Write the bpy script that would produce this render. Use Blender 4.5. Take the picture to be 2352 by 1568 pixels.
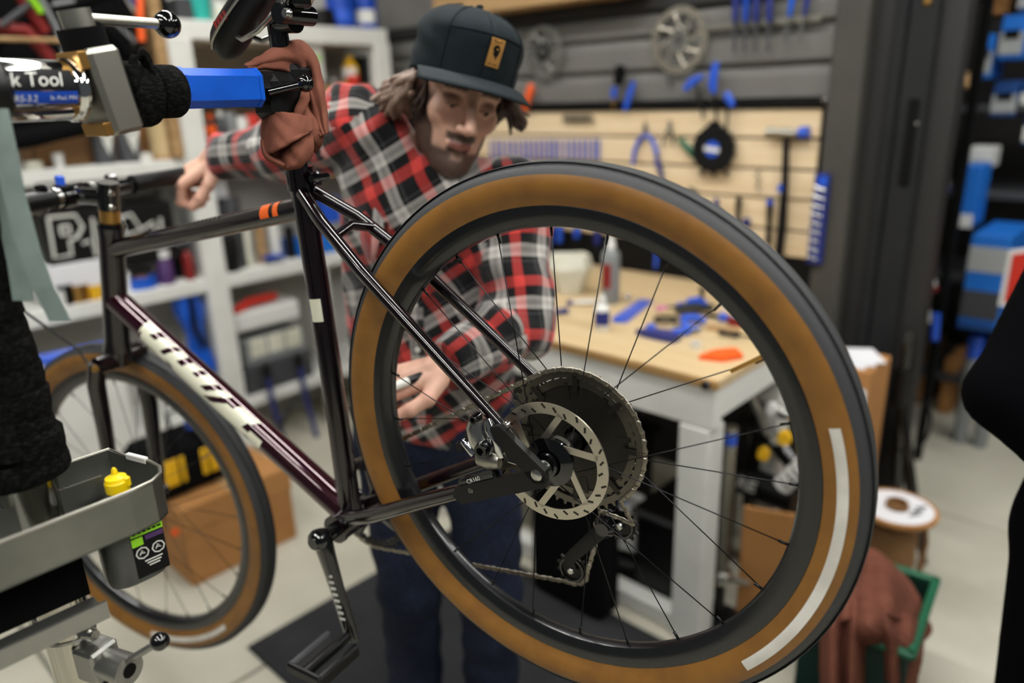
import bpy, math, random
import numpy as np
from mathutils import Vector, Matrix
random.seed(7); np.random.seed(7)
for _o in list(bpy.data.objects): bpy.data.objects.remove(_o)
SC = bpy.context.scene; COL = SC.collection
pi = math.pi
# ------------------------------------------------------------------ camera
F, CX, CY, HC = 1700.0, 1176.0, 784.0, 1.6
RM = np.array([[0.678,-0.251,0.691],[-0.734,-0.192,0.651],[-0.031,-0.949,-0.314]])   # camera axes (right, down, forward) in room axes
_u,_s,_vt = np.linalg.svd(RM); RM = _u@_vt
CAM = np.array([0,0,HC])
cam = bpy.data.cameras.new('camera'); camo = bpy.data.objects.new('camera', cam); COL.objects.link(camo)
cam.sensor_width = 36; cam.lens = 36*F/2352; cam.clip_start = .05
_m = Matrix(((RM[0,0],-RM[0,1],-RM[0,2]),(RM[1,0],-RM[1,1],-RM[1,2]),(RM[2,0],-RM[2,1],-RM[2,2]))).to_4x4()
_m.translation = Vector(CAM); camo.matrix_world = _m
cam.dof.use_dof = True; cam.dof.focus_distance = 0.96; cam.dof.aperture_fstop = 1.5; cam.dof.aperture_blades = 9
SC.camera = camo
SC.view_settings.view_transform = 'Standard'; SC.view_settings.look = 'None'
SC.view_settings.gamma = 1; SC.view_settings.use_curve_mapping = False
SC.view_settings.exposure = 0.0
SC.cycles.max_bounces = 7; SC.cycles.diffuse_bounces = 4; SC.cycles.glossy_bounces = 4
# ------------------------------------------------------------------ ambient light of the shop
wd = bpy.data.worlds.new('world'); SC.world = wd; wd.use_nodes = True
wd.node_tree.nodes['Background'].inputs[0].default_value = (.80,.86,.9,1)
wd.node_tree.nodes['Background'].inputs[1].default_value = 0.09
LAMP_W = 41.0
# ------------------------------------------------------------------ pixel (2352x1568) -> place
def ray(px,py): return RM@np.array([(px-CX)/F,(py-CY)/F,1.0])
def at(px,py,d): return CAM+ray(px,py)*d
def atX(px,py,X): r=ray(px,py); return CAM+r*(X/r[0])
def atY(px,py,Y): r=ray(px,py); return CAM+r*(Y/r[1])
def atZ(px,py,Z=0.0): r=ray(px,py); return CAM+r*((Z-HC)/r[2])
def nrm(v): v=np.asarray(v,float); return v/np.linalg.norm(v)
def A(*v): return np.array(v,float)
def frame(ax, hint=(0,0,1)):
    w=nrm(ax); h=np.array(hint,float)
    if abs(w@h)/np.linalg.norm(h)>.98: h=A(1,0,0) if abs(w[0])<.9 else A(0,1,0)
    u=nrm(np.cross(h,w)); v=np.cross(w,u); return u,v,w
def rotz(a): c,s=math.cos(a),math.sin(a); return np.array([[c,-s,0],[s,c,0],[0,0,1.0]])
def rotax(ax,a): return np.array(Matrix.Rotation(a,3,Vector(ax)))
# ------------------------------------------------------------------ mesh builder
class MB:
    def __init__(s): s.v=[]; s.f=[]; s.n=0
    def add(s,vs,fs):
        vs=np.asarray(vs,float).reshape(-1,3); s.v.append(vs); s.f.extend([tuple(i+s.n for i in f) for f in fs]); s.n+=len(vs); return s
    def box(s,c,sz,M=None,ch=0.0):
        c=np.asarray(c,float); h=np.asarray(sz,float)/2
        if ch<=0:
            vs=np.array([[x,y,z] for x in(-1,1) for y in(-1,1) for z in(-1,1)])*h
            fs=[(0,1,3,2),(4,6,7,5),(0,4,5,1),(2,3,7,6),(0,2,6,4),(1,5,7,3)]
        else:
            ch=min(ch,.49*2*h.min()); vs=[];idx={}
            for i,sx in enumerate((-1,1)):
                for j,sy in enumerate((-1,1)):
                    for k,sz_ in enumerate((-1,1)):
                        for ax in range(3):
                            p=np.array([sx,sy,sz_])*(h-ch); p[ax]=np.array([sx,sy,sz_])[ax]*h[ax]
                            idx[(i,j,k,ax)]=len(vs); vs.append(p)
            fs=[]
            I=lambda i,j,k,a: idx[(i,j,k,a)]
            for sgn in(0,1):
                fx=[I(sgn,0,0,0),I(sgn,1,0,0),I(sgn,1,1,0),I(sgn,0,1,0)]; fs.append(fx if sgn else fx[::-1])
                fy=[I(0,sgn,0,1),I(0,sgn,1,1),I(1,sgn,1,1),I(1,sgn,0,1)]; fs.append(fy if sgn else fy[::-1])
                fz=[I(0,0,sgn,2),I(1,0,sgn,2),I(1,1,sgn,2),I(0,1,sgn,2)]; fs.append(fz if sgn else fz[::-1])
            for a0 in(0,1):
                for b0 in(0,1):
                    fs.append((I(a0,b0,0,0),I(a0,b0,1,0),I(a0,b0,1,1),I(a0,b0,0,1)))
                    fs.append((I(a0,0,b0,0),I(a0,1,b0,0),I(a0,1,b0,2),I(a0,0,b0,2)))
                    fs.append((I(0,a0,b0,1),I(1,a0,b0,1),I(1,a0,b0,2),I(0,a0,b0,2)))
            for i in(0,1):
                for j in(0,1):
                    for k in(0,1): fs.append((I(i,j,k,0),I(i,j,k,1),I(i,j,k,2)))
            vs=np.array(vs)
        if M is not None: vs=vs@np.asarray(M).T
        return s.add(vs+c,fs)
    def tube(s,pts,r,n=12,closed=False,caps=True,flat=None,hint=(0,0,1)):
        pts=np.asarray(pts,float); m=len(pts); r=np.full(m,r) if np.isscalar(r) else np.asarray(r,float)
        T=np.zeros_like(pts)
        if closed: T=np.roll(pts,-1,0)-np.roll(pts,1,0)
        else: T[1:-1]=pts[2:]-pts[:-2]; T[0]=pts[1]-pts[0]; T[-1]=pts[-1]-pts[-2]
        T/=np.linalg.norm(T,axis=1)[:,None]+1e-12
        u,v,_=frame(T[0],hint); vs=[]
        for i in range(m):
            u=u-T[i]*(u@T[i]); u/=np.linalg.norm(u)+1e-12; v=np.cross(T[i],u)
            for k in range(n):
                a=2*pi*k/n; fl=1.0 if flat is None else flat
                vs.append(pts[i]+r[i]*(math.cos(a)*u+fl*math.sin(a)*v))
        fs=[]
        for i in range(m if closed else m-1):
            for k in range(n):
                i2=(i+1)%m; fs.append((i*n+k,i*n+(k+1)%n,i2*n+(k+1)%n,i2*n+k))
        if caps and not closed: fs.append(tuple(range(n))[::-1]); fs.append(tuple((m-1)*n+k for k in range(n)))
        return s.add(vs,fs)
    def cyl(s,p0,p1,r,r1=None,n=16,caps=True,flat=None,hint=(0,0,1)):
        return s.tube([p0,p1],[r,r if r1 is None else r1],n,caps=caps,flat=flat,hint=hint)
    def lathe(s,prof,o,ax=(0,0,1),n=24,hint=(0,0,1),a0=0,a1=2*pi,closed_prof=False,fl=1.0):
        u,v,w=frame(ax,hint); o=np.asarray(o,float); full=abs(a1-a0-2*pi)<1e-6; m=n if full else n+1
        vs=[]
        for k in range(m):
            a=a0+(a1-a0)*k/n; d=math.cos(a)*u+fl*math.sin(a)*v
            for (r,h) in prof: vs.append(o+d*r+w*h)
        q=len(prof); fs=[]
        for k in range(n):
            k2=(k+1)%m
            for i in range(q if closed_prof else q-1):
                j=(i+1)%q
                fs.append((k*q+i,k2*q+i,k2*q+j,k*q+j))
        return s.add(vs,fs)
    def sphere(s,c,r,sc=(1,1,1),n=14,m=9,M=None):
        vs=[];
        for i in range(m+1):
            t=pi*i/m
            for k in range(n):
                a=2*pi*k/n; vs.append((math.sin(t)*math.cos(a),math.sin(t)*math.sin(a),math.cos(t)))
        vs=np.array(vs)*r*np.asarray(sc)
        if M is not None: vs=vs@np.asarray(M).T
        fs=[(i*n+k,(i+1)*n+k,(i+1)*n+(k+1)%n,i*n+(k+1)%n) for i in range(m) for k in range(n)]
        return s.add(vs+np.asarray(c,float),fs)
    def prism(s,poly,o,u,v,th,both=True):
        u=np.asarray(u,float); v=np.asarray(v,float); o=np.asarray(o,float); w=nrm(np.cross(u,v)); n=len(poly)
        P=np.array([o+u*x+v*y for x,y in poly]); vs=np.vstack([P,P+w*th])
        fs=[tuple(range(n))[::-1],tuple(range(n,2*n))]+[(i,(i+1)%n,n+(i+1)%n,n+i) for i in range(n)]
        return s.add(vs,fs)
    def grid(s,G,closed_u=False):
        G=np.asarray(G,float); a,b=G.shape[:2]; fs=[]
        for i in range(a if closed_u else a-1):
            for j in range(b-1): i2=(i+1)%a; fs.append((i*b+j,i2*b+j,i2*b+j+1,i*b+j+1))
        return s.add(G.reshape(-1,3),fs)
    def arr(s): return np.vstack(s.v) if s.v else np.zeros((0,3))
MATS={}
def wloc(o):
    l=Vector((0,0,0))
    while o is not None: l=l+o.location; o=o.parent
    return np.array(l)
def obj(name,mb,mat,parent=None,smooth=35,kind=None,loc=None):
    V=mb.arr(); me=bpy.data.meshes.new(name)
    if parent is not None: base=wloc(parent)
    elif loc is not None: base=np.asarray(loc,float)
    else: lo,hi=V.min(0),V.max(0); base=A((lo[0]+hi[0])/2,(lo[1]+hi[1])/2,lo[2])
    me.from_pydata((V-base).tolist(),[],mb.f); me.validate(); me.update()
    o=bpy.data.objects.new(name,me); COL.objects.link(o)
    if parent is not None: o.parent=parent
    else: o.location=Vector(base)
    if mat is not None:
        for m in (mat if isinstance(mat,(list,tuple)) else [mat]): me.materials.append(MATS[m] if isinstance(m,str) else m)
    if smooth:
        me.polygons.foreach_set('use_smooth',[True]*len(me.polygons))
        if smooth<180: me.set_sharp_from_angle(angle=math.radians(smooth))
    if kind: o['kind']=kind
    return o
def tag(o,label,cat,group=None):
    o['label']=label; o['category']=cat
    if group: o['group']=group
    return o
def thing(name,label,cat,loc,group=None):
    o=bpy.data.objects.new(name,None); COL.objects.link(o); o.location=Vector(loc); o.empty_display_size=.05
    return tag(o,label,cat,group)
def one(name,mb,mat,label,cat,group=None,smooth=35): return tag(obj(name,mb,mat,None,smooth),label,cat,group)
def struct(name,mb,mat,smooth=0,parent=None):
    o=obj(name,mb,mat,parent,smooth)
    if parent is None: o['kind']='structure'
    return o
def dup(root,loc,rz=None,label=None,rot=None):
    def cp(o,par):
        c=o.copy(); COL.objects.link(c); c.parent=par
        for ch in o.children: cp(ch,c)
        return c
    r=cp(root,None); r.location=Vector(loc)
    if rz is not None: r.rotation_euler=(0,0,rz)
    if rot is not None: r.rotation_euler=rot
    if label: r['label']=label
    return r
def share(src,name,loc,parent=None,rot=(0,0,0),sc=(1,1,1)):
    o=bpy.data.objects.new(name,src.data); COL.objects.link(o); o.parent=parent
    o.location=Vector(np.asarray(loc,float)-(wloc(parent) if parent else 0)); o.rotation_euler=rot; o.scale=sc
    return o
# ------------------------------------------------------------------ text as real mesh lettering
def text_polys(body,size,shear=0.0,bold=0.0):
    cu=bpy.data.curves.new('t','FONT'); cu.body=body; cu.size=size; cu.shear=shear; cu.offset=bold; cu.resolution_u=3
    o=bpy.data.objects.new('t',cu); COL.objects.link(o); bpy.context.view_layer.update()
    me=bpy.data.meshes.new_from_object(o); V=np.array([v.co for v in me.vertices]); Fs=[tuple(p.vertices) for p in me.polygons]
    bpy.data.objects.remove(o); bpy.data.curves.remove(cu); bpy.data.meshes.remove(me)
    return V[:,:2],Fs
def text_mb(body,size,o,u,v,shear=0.0,bold=0.0,center=True,th=.0004,wrap=None):
    P,Fs=text_polys(body,size,shear,bold); u=nrm(u); v=nrm(v); w=nrm(np.cross(u,v))
    if center: P=P-(P.max(0)+P.min(0))/2
    mb=MB()
    if wrap is None: mb.add(np.asarray(o)+P[:,:1]*u+P[:,1:]*v+w*th,Fs)
    else:   # wrap around a cylinder of radius wrap whose axis is u, o on the axis, w the outward middle
        a=P[:,1:]/wrap; mb.add(np.asarray(o)+P[:,:1]*u+(wrap+th)*(np.sin(a)*v+np.cos(a)*w),Fs)
    return mb
# ------------------------------------------------------------------ materials
def lin(c):
    if isinstance(c,str): c=tuple(int(c[i:i+2],16)/255 for i in(0,2,4))
    return tuple(x/12.92 if x<=.04045 else ((x+.055)/1.055)**2.4 for x in c)
def mat(name,col,rough=.5,metal=0.0,coat=0.0,noise=None,bump=None,spec=.5,emit=None,alpha=None,trans=0.0,stretch=None,sheen=0.0):
    m=bpy.data.materials.new(name); m.use_nodes=True; nt=m.node_tree; b=nt.nodes['Principled BSDF']
    c=lin(col)+(1,)
    b.inputs['Base Color'].default_value=c; b.inputs['Roughness'].default_value=rough; b.inputs['Metallic'].default_value=metal
    b.inputs['Coat Weight'].default_value=coat; b.inputs['Coat Roughness'].default_value=.04; b.inputs['Specular IOR Level'].default_value=spec
    if trans: b.inputs['Transmission Weight'].default_value=trans
    if sheen: b.inputs['Sheen Weight'].default_value=sheen
    if emit is not None: b.inputs['Emission Color'].default_value=lin(emit[0])+(1,); b.inputs['Emission Strength'].default_value=emit[1]
    tc=None
    if noise or bump:
        tc=nt.nodes.new('ShaderNodeTexCoord'); mp=nt.nodes.new('ShaderNodeMapping'); nt.links.new(tc.outputs['Object'],mp.inputs[0])
        if stretch: mp.inputs['Scale'].default_value=stretch
    if noise:   # (scale, other colour, low, high)
        sc,c2,lo,hi=noise
        t=nt.nodes.new('ShaderNodeTexNoise'); t.inputs['Scale'].default_value=sc; t.inputs['Detail'].default_value=4
        nt.links.new(mp.outputs[0],t.inputs['Vector'])
        mr=nt.nodes.new('ShaderNodeMapRange'); mr.inputs[1].default_value=lo; mr.inputs[2].default_value=hi
        nt.links.new(t.outputs[0],mr.inputs[0])
        mx=nt.nodes.new('ShaderNodeMix'); mx.data_type='RGBA'; mx.inputs[6].default_value=c; mx.inputs[7].default_value=lin(c2)+(1,)
        nt.links.new(mr.outputs[0],mx.inputs[0]); nt.links.new(mx.outputs[2],b.inputs['Base Color'])
    if bump:    # (scale, strength, distance)
        t=nt.nodes.new('ShaderNodeTexNoise'); t.inputs['Scale'].default_value=bump[0]; t.inputs['Detail'].default_value=3
        nt.links.new(mp.outputs[0],t.inputs['Vector']); bp=nt.nodes.new('ShaderNodeBump'); bp.inputs['Strength'].default_value=bump[1]
        bp.inputs['Distance'].default_value=bump[2]; nt.links.new(t.outputs[0],bp.inputs['Height']); nt.links.new(bp.outputs[0],b.inputs['Normal'])
    MATS[name]=m; return m
mat('concrete','bfbbab',.75,noise=(2.2,'a8a494',.35,.7),bump=(60,.15,.004))
mat('joint','6d6b62',.9)
mat('rubber_mat','131417',.85,noise=(5,'212226',.4,.7),bump=(90,.4,.003))
mat('wall_paint','b9b7b0',.7,noise=(3,'a9a7a0',.4,.7))
mat('slat_grey','6c6a65',.6,noise=(4,'646260',.4,.7),spec=.3)
mat('dark_rail','1d1b1a',.6)
mat('plywood','e0cba8',.55,noise=(7,'d3b88f',.35,.75),stretch=(1,.25,6))
mat('benchtop','cbb48c',.55,noise=(6,'bb9f74',.4,.75),stretch=(5,.3,1),bump=(40,.08,.002))
mat('ply_edge','b08a55',.6,noise=(60,'8a6a3e',.4,.6),stretch=(.05,.05,6))
mat('raw_wood','a8875c',.7,noise=(8,'8a6a42',.4,.7),stretch=(1,.2,3))
mat('white_paint','dbdbd5',.5,noise=(5,'cbcbc4',.45,.75),bump=(25,.1,.003))
mat('black_frame','070707',.6,spec=.2)
mat('pillar_grey','46443f',.55,noise=(6,'403e3a',.4,.7),spec=.25)
mat('pillar_dark','202122',.6,noise=(6,'1b1c1d',.4,.7),spec=.2)
mat('black','040404',.6,spec=.15)
mat('black_plastic','070708',.4,spec=.35)
mat('black_gloss','060607',.12,coat=.6)
mat('black_matte','060607',.9,spec=.12)
mat('frame_paint','070204',.2,.2,coat=.8,noise=(700,'1d0a13',.45,.7))
mat('frame_maroon','2b0915',.14,.55,coat=1.0,noise=(700,'430f22',.45,.7))
mat('cream_decal','dcdbc4',.22,coat=.7)
mat('orange_decal','e8621c',.25,coat=.7)
mat('tread','2c2d2f',.62,bump=(240,.25,.002))
mat('tread_stop','232425',.6)
mat('gum','82581f',.5,noise=(25,'744c1a',.4,.7))
mat('tire_label','d8d6cd',.4,noise=(14,'b5b2a8',.35,.7),stretch=(1,1,1))
mat('rim_black','0e0f11',.3,coat=.4)
mat('spoke_steel','2a2b2c',.3,.9)
mat('steel','b9b9b4',.24,1.0)
mat('steel_brushed','a9a79c',.38,1.0,bump=(300,.05,.001),stretch=(1,1,.1))
mat('rotor_steel','c9c2b2',.33,1.0,bump=(120,.15,.001))
mat('cog_steel','6b675e',.35,1.0)
mat('cog_dark','3a3833',.4,.9)
mat('chrome','d9d9d9',.07,1.0)
mat('post_chrome','b8b5ab',.14,1.0)
mat('cast_alu','9a9a95',.38,.9,bump=(180,.3,.0015))
mat('tray_alu','8a8b85',.38,.9,noise=(9,'75766f',.4,.7),bump=(70,.06,.002))
mat('chain_steel','8b8578',.35,.9)
mat('brass','b58a4a',.3,.9)
mat('clamp_blue','0f58c8',.3,coat=.5,noise=(14,'0c4bb0',.4,.7))
mat('tool_blue','1a4fc0',.4,coat=.2)
mat('tool_blue_dark','16246e',.45)
mat('label_black','060608',.6,spec=.2)
mat('label_white','d6d6ce',.45)
mat('label_blue','123f9e',.5,spec=.25)
mat('webbing','080808',.95,bump=(420,.9,.003),noise=(160,'1f1f1d',.48,.62),spec=.08,stretch=(1,1,3))
mat('strap_green','6c7a74',.7,noise=(30,'5f6d67',.4,.7))
mat('rag','75493b',.97,noise=(14,'643d31',.4,.75),bump=(320,.4,.002),spec=.08)
mat('yellow_cap','f3cf0a',.35)
mat('bottle_smoke','4a4b48',.3,noise=(6,'3f403d',.4,.6))
mat('lime','8fd41c',.5)
mat('cardboard','a97742',.8,noise=(6,'9a6a38',.4,.7))
mat('cardboard_dark','7d5a35',.85,noise=(6,'6d4d2c',.4,.7))
mat('paper','d9d9dc',.8)
mat('white_plastic','d8d8d4',.4)
mat('offwhite_plastic','d3d2c2',.45,noise=(9,'bdbda6',.45,.7))
mat('grey_plastic','7c7f80',.45)
mat('dark_grey','3a3b3e',.6)
mat('teal','2aa99c',.4)
mat('red','c22a1c',.45)
mat('red_dark','7a1512',.5)
mat('orange','ea5a14',.4)
mat('yellow','e6b416',.55,noise=(20,'d9a20e',.4,.7))
mat('green','0c5a3c',.5)
mat('green_dark','082a22',.6)
mat('purple','46285c',.5)
mat('tan_cord','c9b083',.8,bump=(200,.5,.003),stretch=(1,1,4))
mat('blue_box','1469c4',.5)
mat('blue_box_dark','0d3f7c',.55)
mat('box_grey','9a9d9c',.6)
mat('pink','cf7fa0',.5)
mat('cloth_black','030305',.97,spec=.05)
mat('denim','171c2c',.9,noise=(90,'20273c',.4,.65),bump=(400,.3,.002),spec=.2)
mat('cap_cloth','0f171b',.9,noise=(40,'131d22',.4,.7),bump=(600,.3,.001),spec=.25)
mat('cap_brim','121b20',.8,bump=(500,.3,.001),spec=.3)
mat('leather_tan','a97a3a',.6,noise=(40,'9a6c30',.4,.7))
mat('tee_black','0d0d0f',.9)
mat('shoe','141415',.7)
mat('lamp_glow','ffffff',.5,emit=('fdfcf8',LAMP_W))
# ================================================================== room shell
WX, WY = 2.65, 3.5        # pegboard wall, shelf wall
# floor: slabs with recessed saw joints
fl=MB().box((2.4,1.2,-.06),(9.4,7.6,.1)); FLOOR=struct('floor',fl,'joint')
xs=[-2.2,.35,2.975,5.0,7.0]; ys=[-2.5,-.6,1.81,3.5,4.9]
for i in range(4):
    for j in range(4):
        g=.006; w=xs[i+1]-xs[i]-2*g; d=ys[j+1]-ys[j]-2*g
        obj('slab',MB().box(((xs[i]+xs[i+1])/2,(ys[j]+ys[j+1])/2,-.01),(w,d,.02),ch=.003),'concrete',FLOOR,0)
struct('ceiling',MB().box((2.4,1.2,3.25),(9.4,7.6,.1)),'pillar_dark')
struct('wall_left',MB().box((2.4,WY+.05,1.6),(9.4,.1,3.2)),'wall_paint')
# pegboard wall: core, slats above, planks below
W=MB().box((WX+.06,(WY+.62)/2,1.6),(.08,WY-.62,3.2)); WALL=struct('wall_right',W,'dark_rail')
zs=[1.552,1.675,1.8,1.893]
for i in range(3):
    yy0,yy1=.985,WY-.02
    z0,z1=zs[i]+.004,zs[i+1]-.004
    prof=[(WX+.02,z0),(WX,z0+.012),(WX,z1-.03),(WX+.008,z1-.012),(WX+.02,z1)]
    m=MB(); vs=[(x,y,z) for y in(yy0,yy1) for x,z in prof]; q=len(prof)
    m.add(vs,[(k,k+1,q+k+1,q+k) for k in range(q-1)]+[tuple(range(q))[::-1],tuple(range(q,2*q))])
    obj('slat',m,'slat_grey',WALL,0)
obj('rail',MB().box((WX+.012,(.985+WY)/2,1.918),(.05,WY-.985,.046),ch=.004),'dark_rail',WALL,0)
for i in range(4):
    z0=1.945+i*.2; obj('slat',MB().box((WX+.015,(.985+WY)/2,z0+.098),(.03,WY-.985,.19),ch=.004),'slat_grey',WALL,0)
struct('trim_1',MB().box((WX-.01,1.95,1.545),(.05,1.95,.014),ch=.002),'black_frame')
struct('trim_2',MB().box((WX-.008,.992,1.27),(.04,.022,.55),ch=.002),'black_frame')
ysP=[1.006,1.72,2.9]; zsP=[1.008,1.105,1.217,1.321,1.428,1.535]
for j in range(2):
    for i in range(5):
        obj('plank',MB().box((WX+.0,(ysP[j]+ysP[j+1])/2,(zsP[i]+zsP[i+1])/2),(.03,ysP[j+1]-ysP[j]-.002,zsP[i+1]-zsP[i]-.009),ch=.004),'plywood',WALL,0)
obj('backsplash',MB().box((WX+.005,1.95,.935),(.03,1.95,.135),ch=.003),'black_frame',WALL,0)
# grey column and dark steel uprights at the end of the wall
pc=struct('trim_3',MB().box((WX+.0,.932,1.6),(.09,.106,3.2),ch=.006),'pillar_grey')
obj('bolt',MB().lathe([(0,.008),(.006,.008),(.009,.004),(.009,0)],atX(1893,228,WX-.046),(-1,0,0),12),'steel',pc)
struct('trim_4',MB().box((WX+.06,.85,1.6),(.06,.06,3.2),ch=.003),'black_frame')
pd=struct('trim_5',MB().box((WX+.03,.8,1.6),(.05,.042,3.2),ch=.005).box((WX+.03,.732,1.6),(.08,.084,3.2),ch=.006),'pillar_dark')
p_=atX(2083,365,WX-.011); obj('slot',MB().box((WX-.011,p_[1],1.42),(.012,.03,.27),ch=.004),'black',pd)
obj('bolt',MB().lathe([(0,.008),(.008,.008),(.012,.003),(.012,0)],atX(2130,3,WX-.012),(-1,0,0),12),'brass',pd)
obj('bolt',MB().lathe([(0,.005),(.005,.004),(.006,0)],atX(2107,284,WX-.012),(-1,0,0),10),'steel',pd)
# far dark shelving room behind, back wall
struct('wall_back',MB().box((5.25,-.6,1.6),(.1,7.0,3.2)),'dark_rail')
# wooden header board lying along the top of the slat wall
hb=MB().box((WX-.06,2.25,2.02),(.16,1.1,.14),ch=.004); one('header_board',hb,'raw_wood','rough tan wooden board along the top of the grey slat wall above the cap','board')
# ceiling strip lights
def strip(x,y,rz,label):
    t=thing('ceiling_light',label,'light',(x,y,3.12),'strip lights on the ceiling')
    t2=obj('housing',MB().box((x,y,3.165),(1.5,.22,.07),ch=.01),'white_plastic',t)
    obj('diffuser',MB().box((x,y,3.118),(1.42,.15,.025),ch=.008),'lamp_glow',t)
    t.rotation_euler=(0,0,rz)
strip(1.2,.95,pi/2,'long white strip light over the middle of the bicycle')
strip(1.15,2.45,pi/2,'long white strip light over the white shelving')
strip(-.35,1.35,pi/2,'long white strip light left of the repair stand')
strip(-.35,-.35,pi/2,'strip light added behind the camera to light the faces turned to it')  # added fill lamp for upright faces that look toward the camera
strip(-1.7,.5,pi/2,'strip light added far behind the camera as more fill')  # another added lamp, same fill from farther back
strip(1.2,-.75,pi/2,'long white strip light to the right of the camera')
strip(.5,-1.75,pi/2,'extra strip light added well to the right behind the camera as fill')  # added out of view because the lower right came out too dark
strip(2.3,-1.5,pi/2,'extra strip light added past the bystander to brighten the right side')  # added with the one before to lift the right side
strip(3.3,-.15,pi/2,'strip light added to brighten the open floor on the right')  # added lamp, set here to brighten the floor below
# black rubber floor mat
c=[atZ(570,1490,.0)]
mt=MB().box((1.22,1.1,.006),(.86,1.63,.012),ch=.004); one('floor_mat',mt,'rubber_mat','black rubber anti-fatigue mat lying on the concrete under the wheel','mat')
# ================================================================== bicycle
BN=nrm(RM@A(-.515,.265,-.815)); BN[2]=0; BN=nrm(BN); BA=A(BN[1],-BN[0],0)
if BA[1]<0: BA=-BA
BB_=A(0,0,1.0)
HR=A(.684,.553,1.161)
def bk(u,v,o=0.0): return HR+BA*u+BB_*v+BN*o
BIKE=thing('bicycle','dark maroon-black gravel bicycle with tan-wall tyres clamped in the repair stand','bicycle',bk(.45,-.75,0))
def wheel(name,ctr,ax,up,label_arc,nsp,rotor):
    u,v,w=frame(ax,up)       # w = axle toward viewer side
    ho=MB()
    prof=[(.014,-.055),(.014,-.05),(.024,-.046),(.024,-.04),(.014,-.03),(.013,.028),(.026,.036),(.026,.042),(.016,.046),(.016,.058),(.010,.06),(0,.06)]
    ho.lathe(prof,ctr,w,28,up)
    wh=obj(name,ho,'black_gloss',BIKE,40)
    # tyre
    def arc(a0,a1,n): 
        return [(.3415+.0245*math.cos(t),.0235*math.sin(t)) for t in np.linspace(a0,a1,n)]
    tr=MB().lathe([(.3415+.0265*math.cos(t),.0238*math.sin(t)) for t in np.linspace(-1.12,1.12,13)],ctr,w,120,up); obj('tyre_tread',tr,'tread',wh,60)
    # tread ribs
    for o,th in((-.009,.9),(.009,.9)):
        rb=MB().lathe([(.3666,o-.0035),(.3675,o-.003),(.3675,o+.003),(.3666,o+.0035)],ctr,w,120,up); obj('tread_rib',rb,'tread_stop',wh,30)
    for s in(1,-1):
        sw=MB().lathe([(r,s*o) for r,o in((.3535,.0215),(.3495,.0229),(.343,.0238),(.335,.0226),(.327,.0187),(.320,.0146),(.316,.0132))][::s],ctr,w,120,up)
        obj('sidewall',sw,'gum',wh,180)
    # rim
    rp=[(.3165,-.0142),(.318,-.0125),(.311,-.0118),(.311,.0118),(.318,.0125),(.3165,.0142),(.308,.0142),(.299,.0125),(.2915,.008),(.289,0),(.2915,-.008),(.299,-.0125),(.308,-.0142)]
    obj('rim',MB().lathe(rp,ctr,w,120,up,closed_prof=True),'rim_black',wh,40)
    # label print on the near sidewall
    def sector(a0,a1,r0,r1,lift,mat_,nm):
        G=[]
        S=[(.3495,.0229),(.343,.0238),(.335,.0226),(.327,.0187)]
        rr=np.linspace(r0,r1,5); oo=np.interp(rr,[.327,.335,.343,.3495],[.0187,.0226,.0238,.0229])
        for t in np.linspace(a0,a1,40):
            d=math.cos(t)*u+math.sin(t)*v
            G.append([ctr+d*r+w*(o+lift) for r,o in zip(rr,oo)])
        obj(nm,MB().grid(G),mat_,wh,180)
    for la in label_arc: sector(*la,.0006,'tire_label','tyre_label')
    # spokes
    for k in range(nsp):
        side=1 if k%2 else -1; a=2*pi*(k+.25)/nsp; b_=a+(1 if (k//2)%2 else -1)*1.15
        fl=.024*(math.cos(b_)*u+math.sin(b_)*v)+w*(.039 if side>0 else -.043)
        en=.2905*(math.cos(a)*u+math.sin(a)*v)+w*side*.002
        sp=MB().cyl(ctr+fl,ctr+en,.0008,n=5); obj('spoke',sp,'spoke_steel',wh,180)
        obj('nipple',MB().cyl(ctr+en*1.0-nrm(en)*.012,ctr+en,.0018,n=6),'spoke_steel',wh,180)
    va=MB(); d=math.cos(.6)*u+math.sin(.6)*v; va.cyl(ctr+d*.29,ctr+d*.25,.0028,n=8); obj('valve',va,'brass',wh)
    if rotor:
        ro=rotor; c=ctr+w*ro
        r=MB().lathe([(.080,-.0009),(.080,.0009),(.0655,.0009),(.0655,-.0009)],c,w,96,up,closed_prof=True); rt=obj('rotor',r,'rotor_steel',wh,30)
        for k in range(6):
            a=2*pi*k/6+.3; p0=c+.067*(math.cos(a)*u+math.sin(a)*v); p1=c+.03*(math.cos(a+.55)*u+math.sin(a+.55)*v)
            U=nrm(p1-p0); m=MB().box((p0+p1)/2,(np.linalg.norm(p1-p0)+.004,.0085,.0018),np.array([U,np.cross(w,U),w]).T); obj('rotor_arm',m,'rotor_steel',rt,30)
        for k in range(30):
            a=2*pi*k/30; rr=.070+.006*((k%3)/2); p=c+rr*(math.cos(a)*u+math.sin(a)*v)
            U=math.cos(a+.7)*u+math.sin(a+.7)*v; m=MB().box(p+w*.0007,(.0075,.0028,.001),np.array([U,np.cross(w,U),w]).T); obj('rotor_slot',m,'cog_dark',rt,0)
        obj('rotor_carrier',MB().lathe([(.033,-.002),(.033,.002),(.018,.006),(.018,-.002)],c,w,32,up,closed_prof=True),'black_gloss',rt,30)
    return wh,u,v,w
def ang(ctr,u,v,p): d=np.asarray(p)-ctr; return math.atan2(d@v,d@u)
def wheel_hit(px,py,ctr,w,o): r=ray(px,py); t=((ctr+w*o-CAM)@w)/(r@w); return CAM+r*t
u_,v_,w_=frame(BN,(0,0,1))
a0=ang(HR,u_,v_,wheel_hit(1895,985,HR,BN,.022)); a1=ang(HR,u_,v_,wheel_hit(1690,1505,HR,BN,.022))
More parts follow.
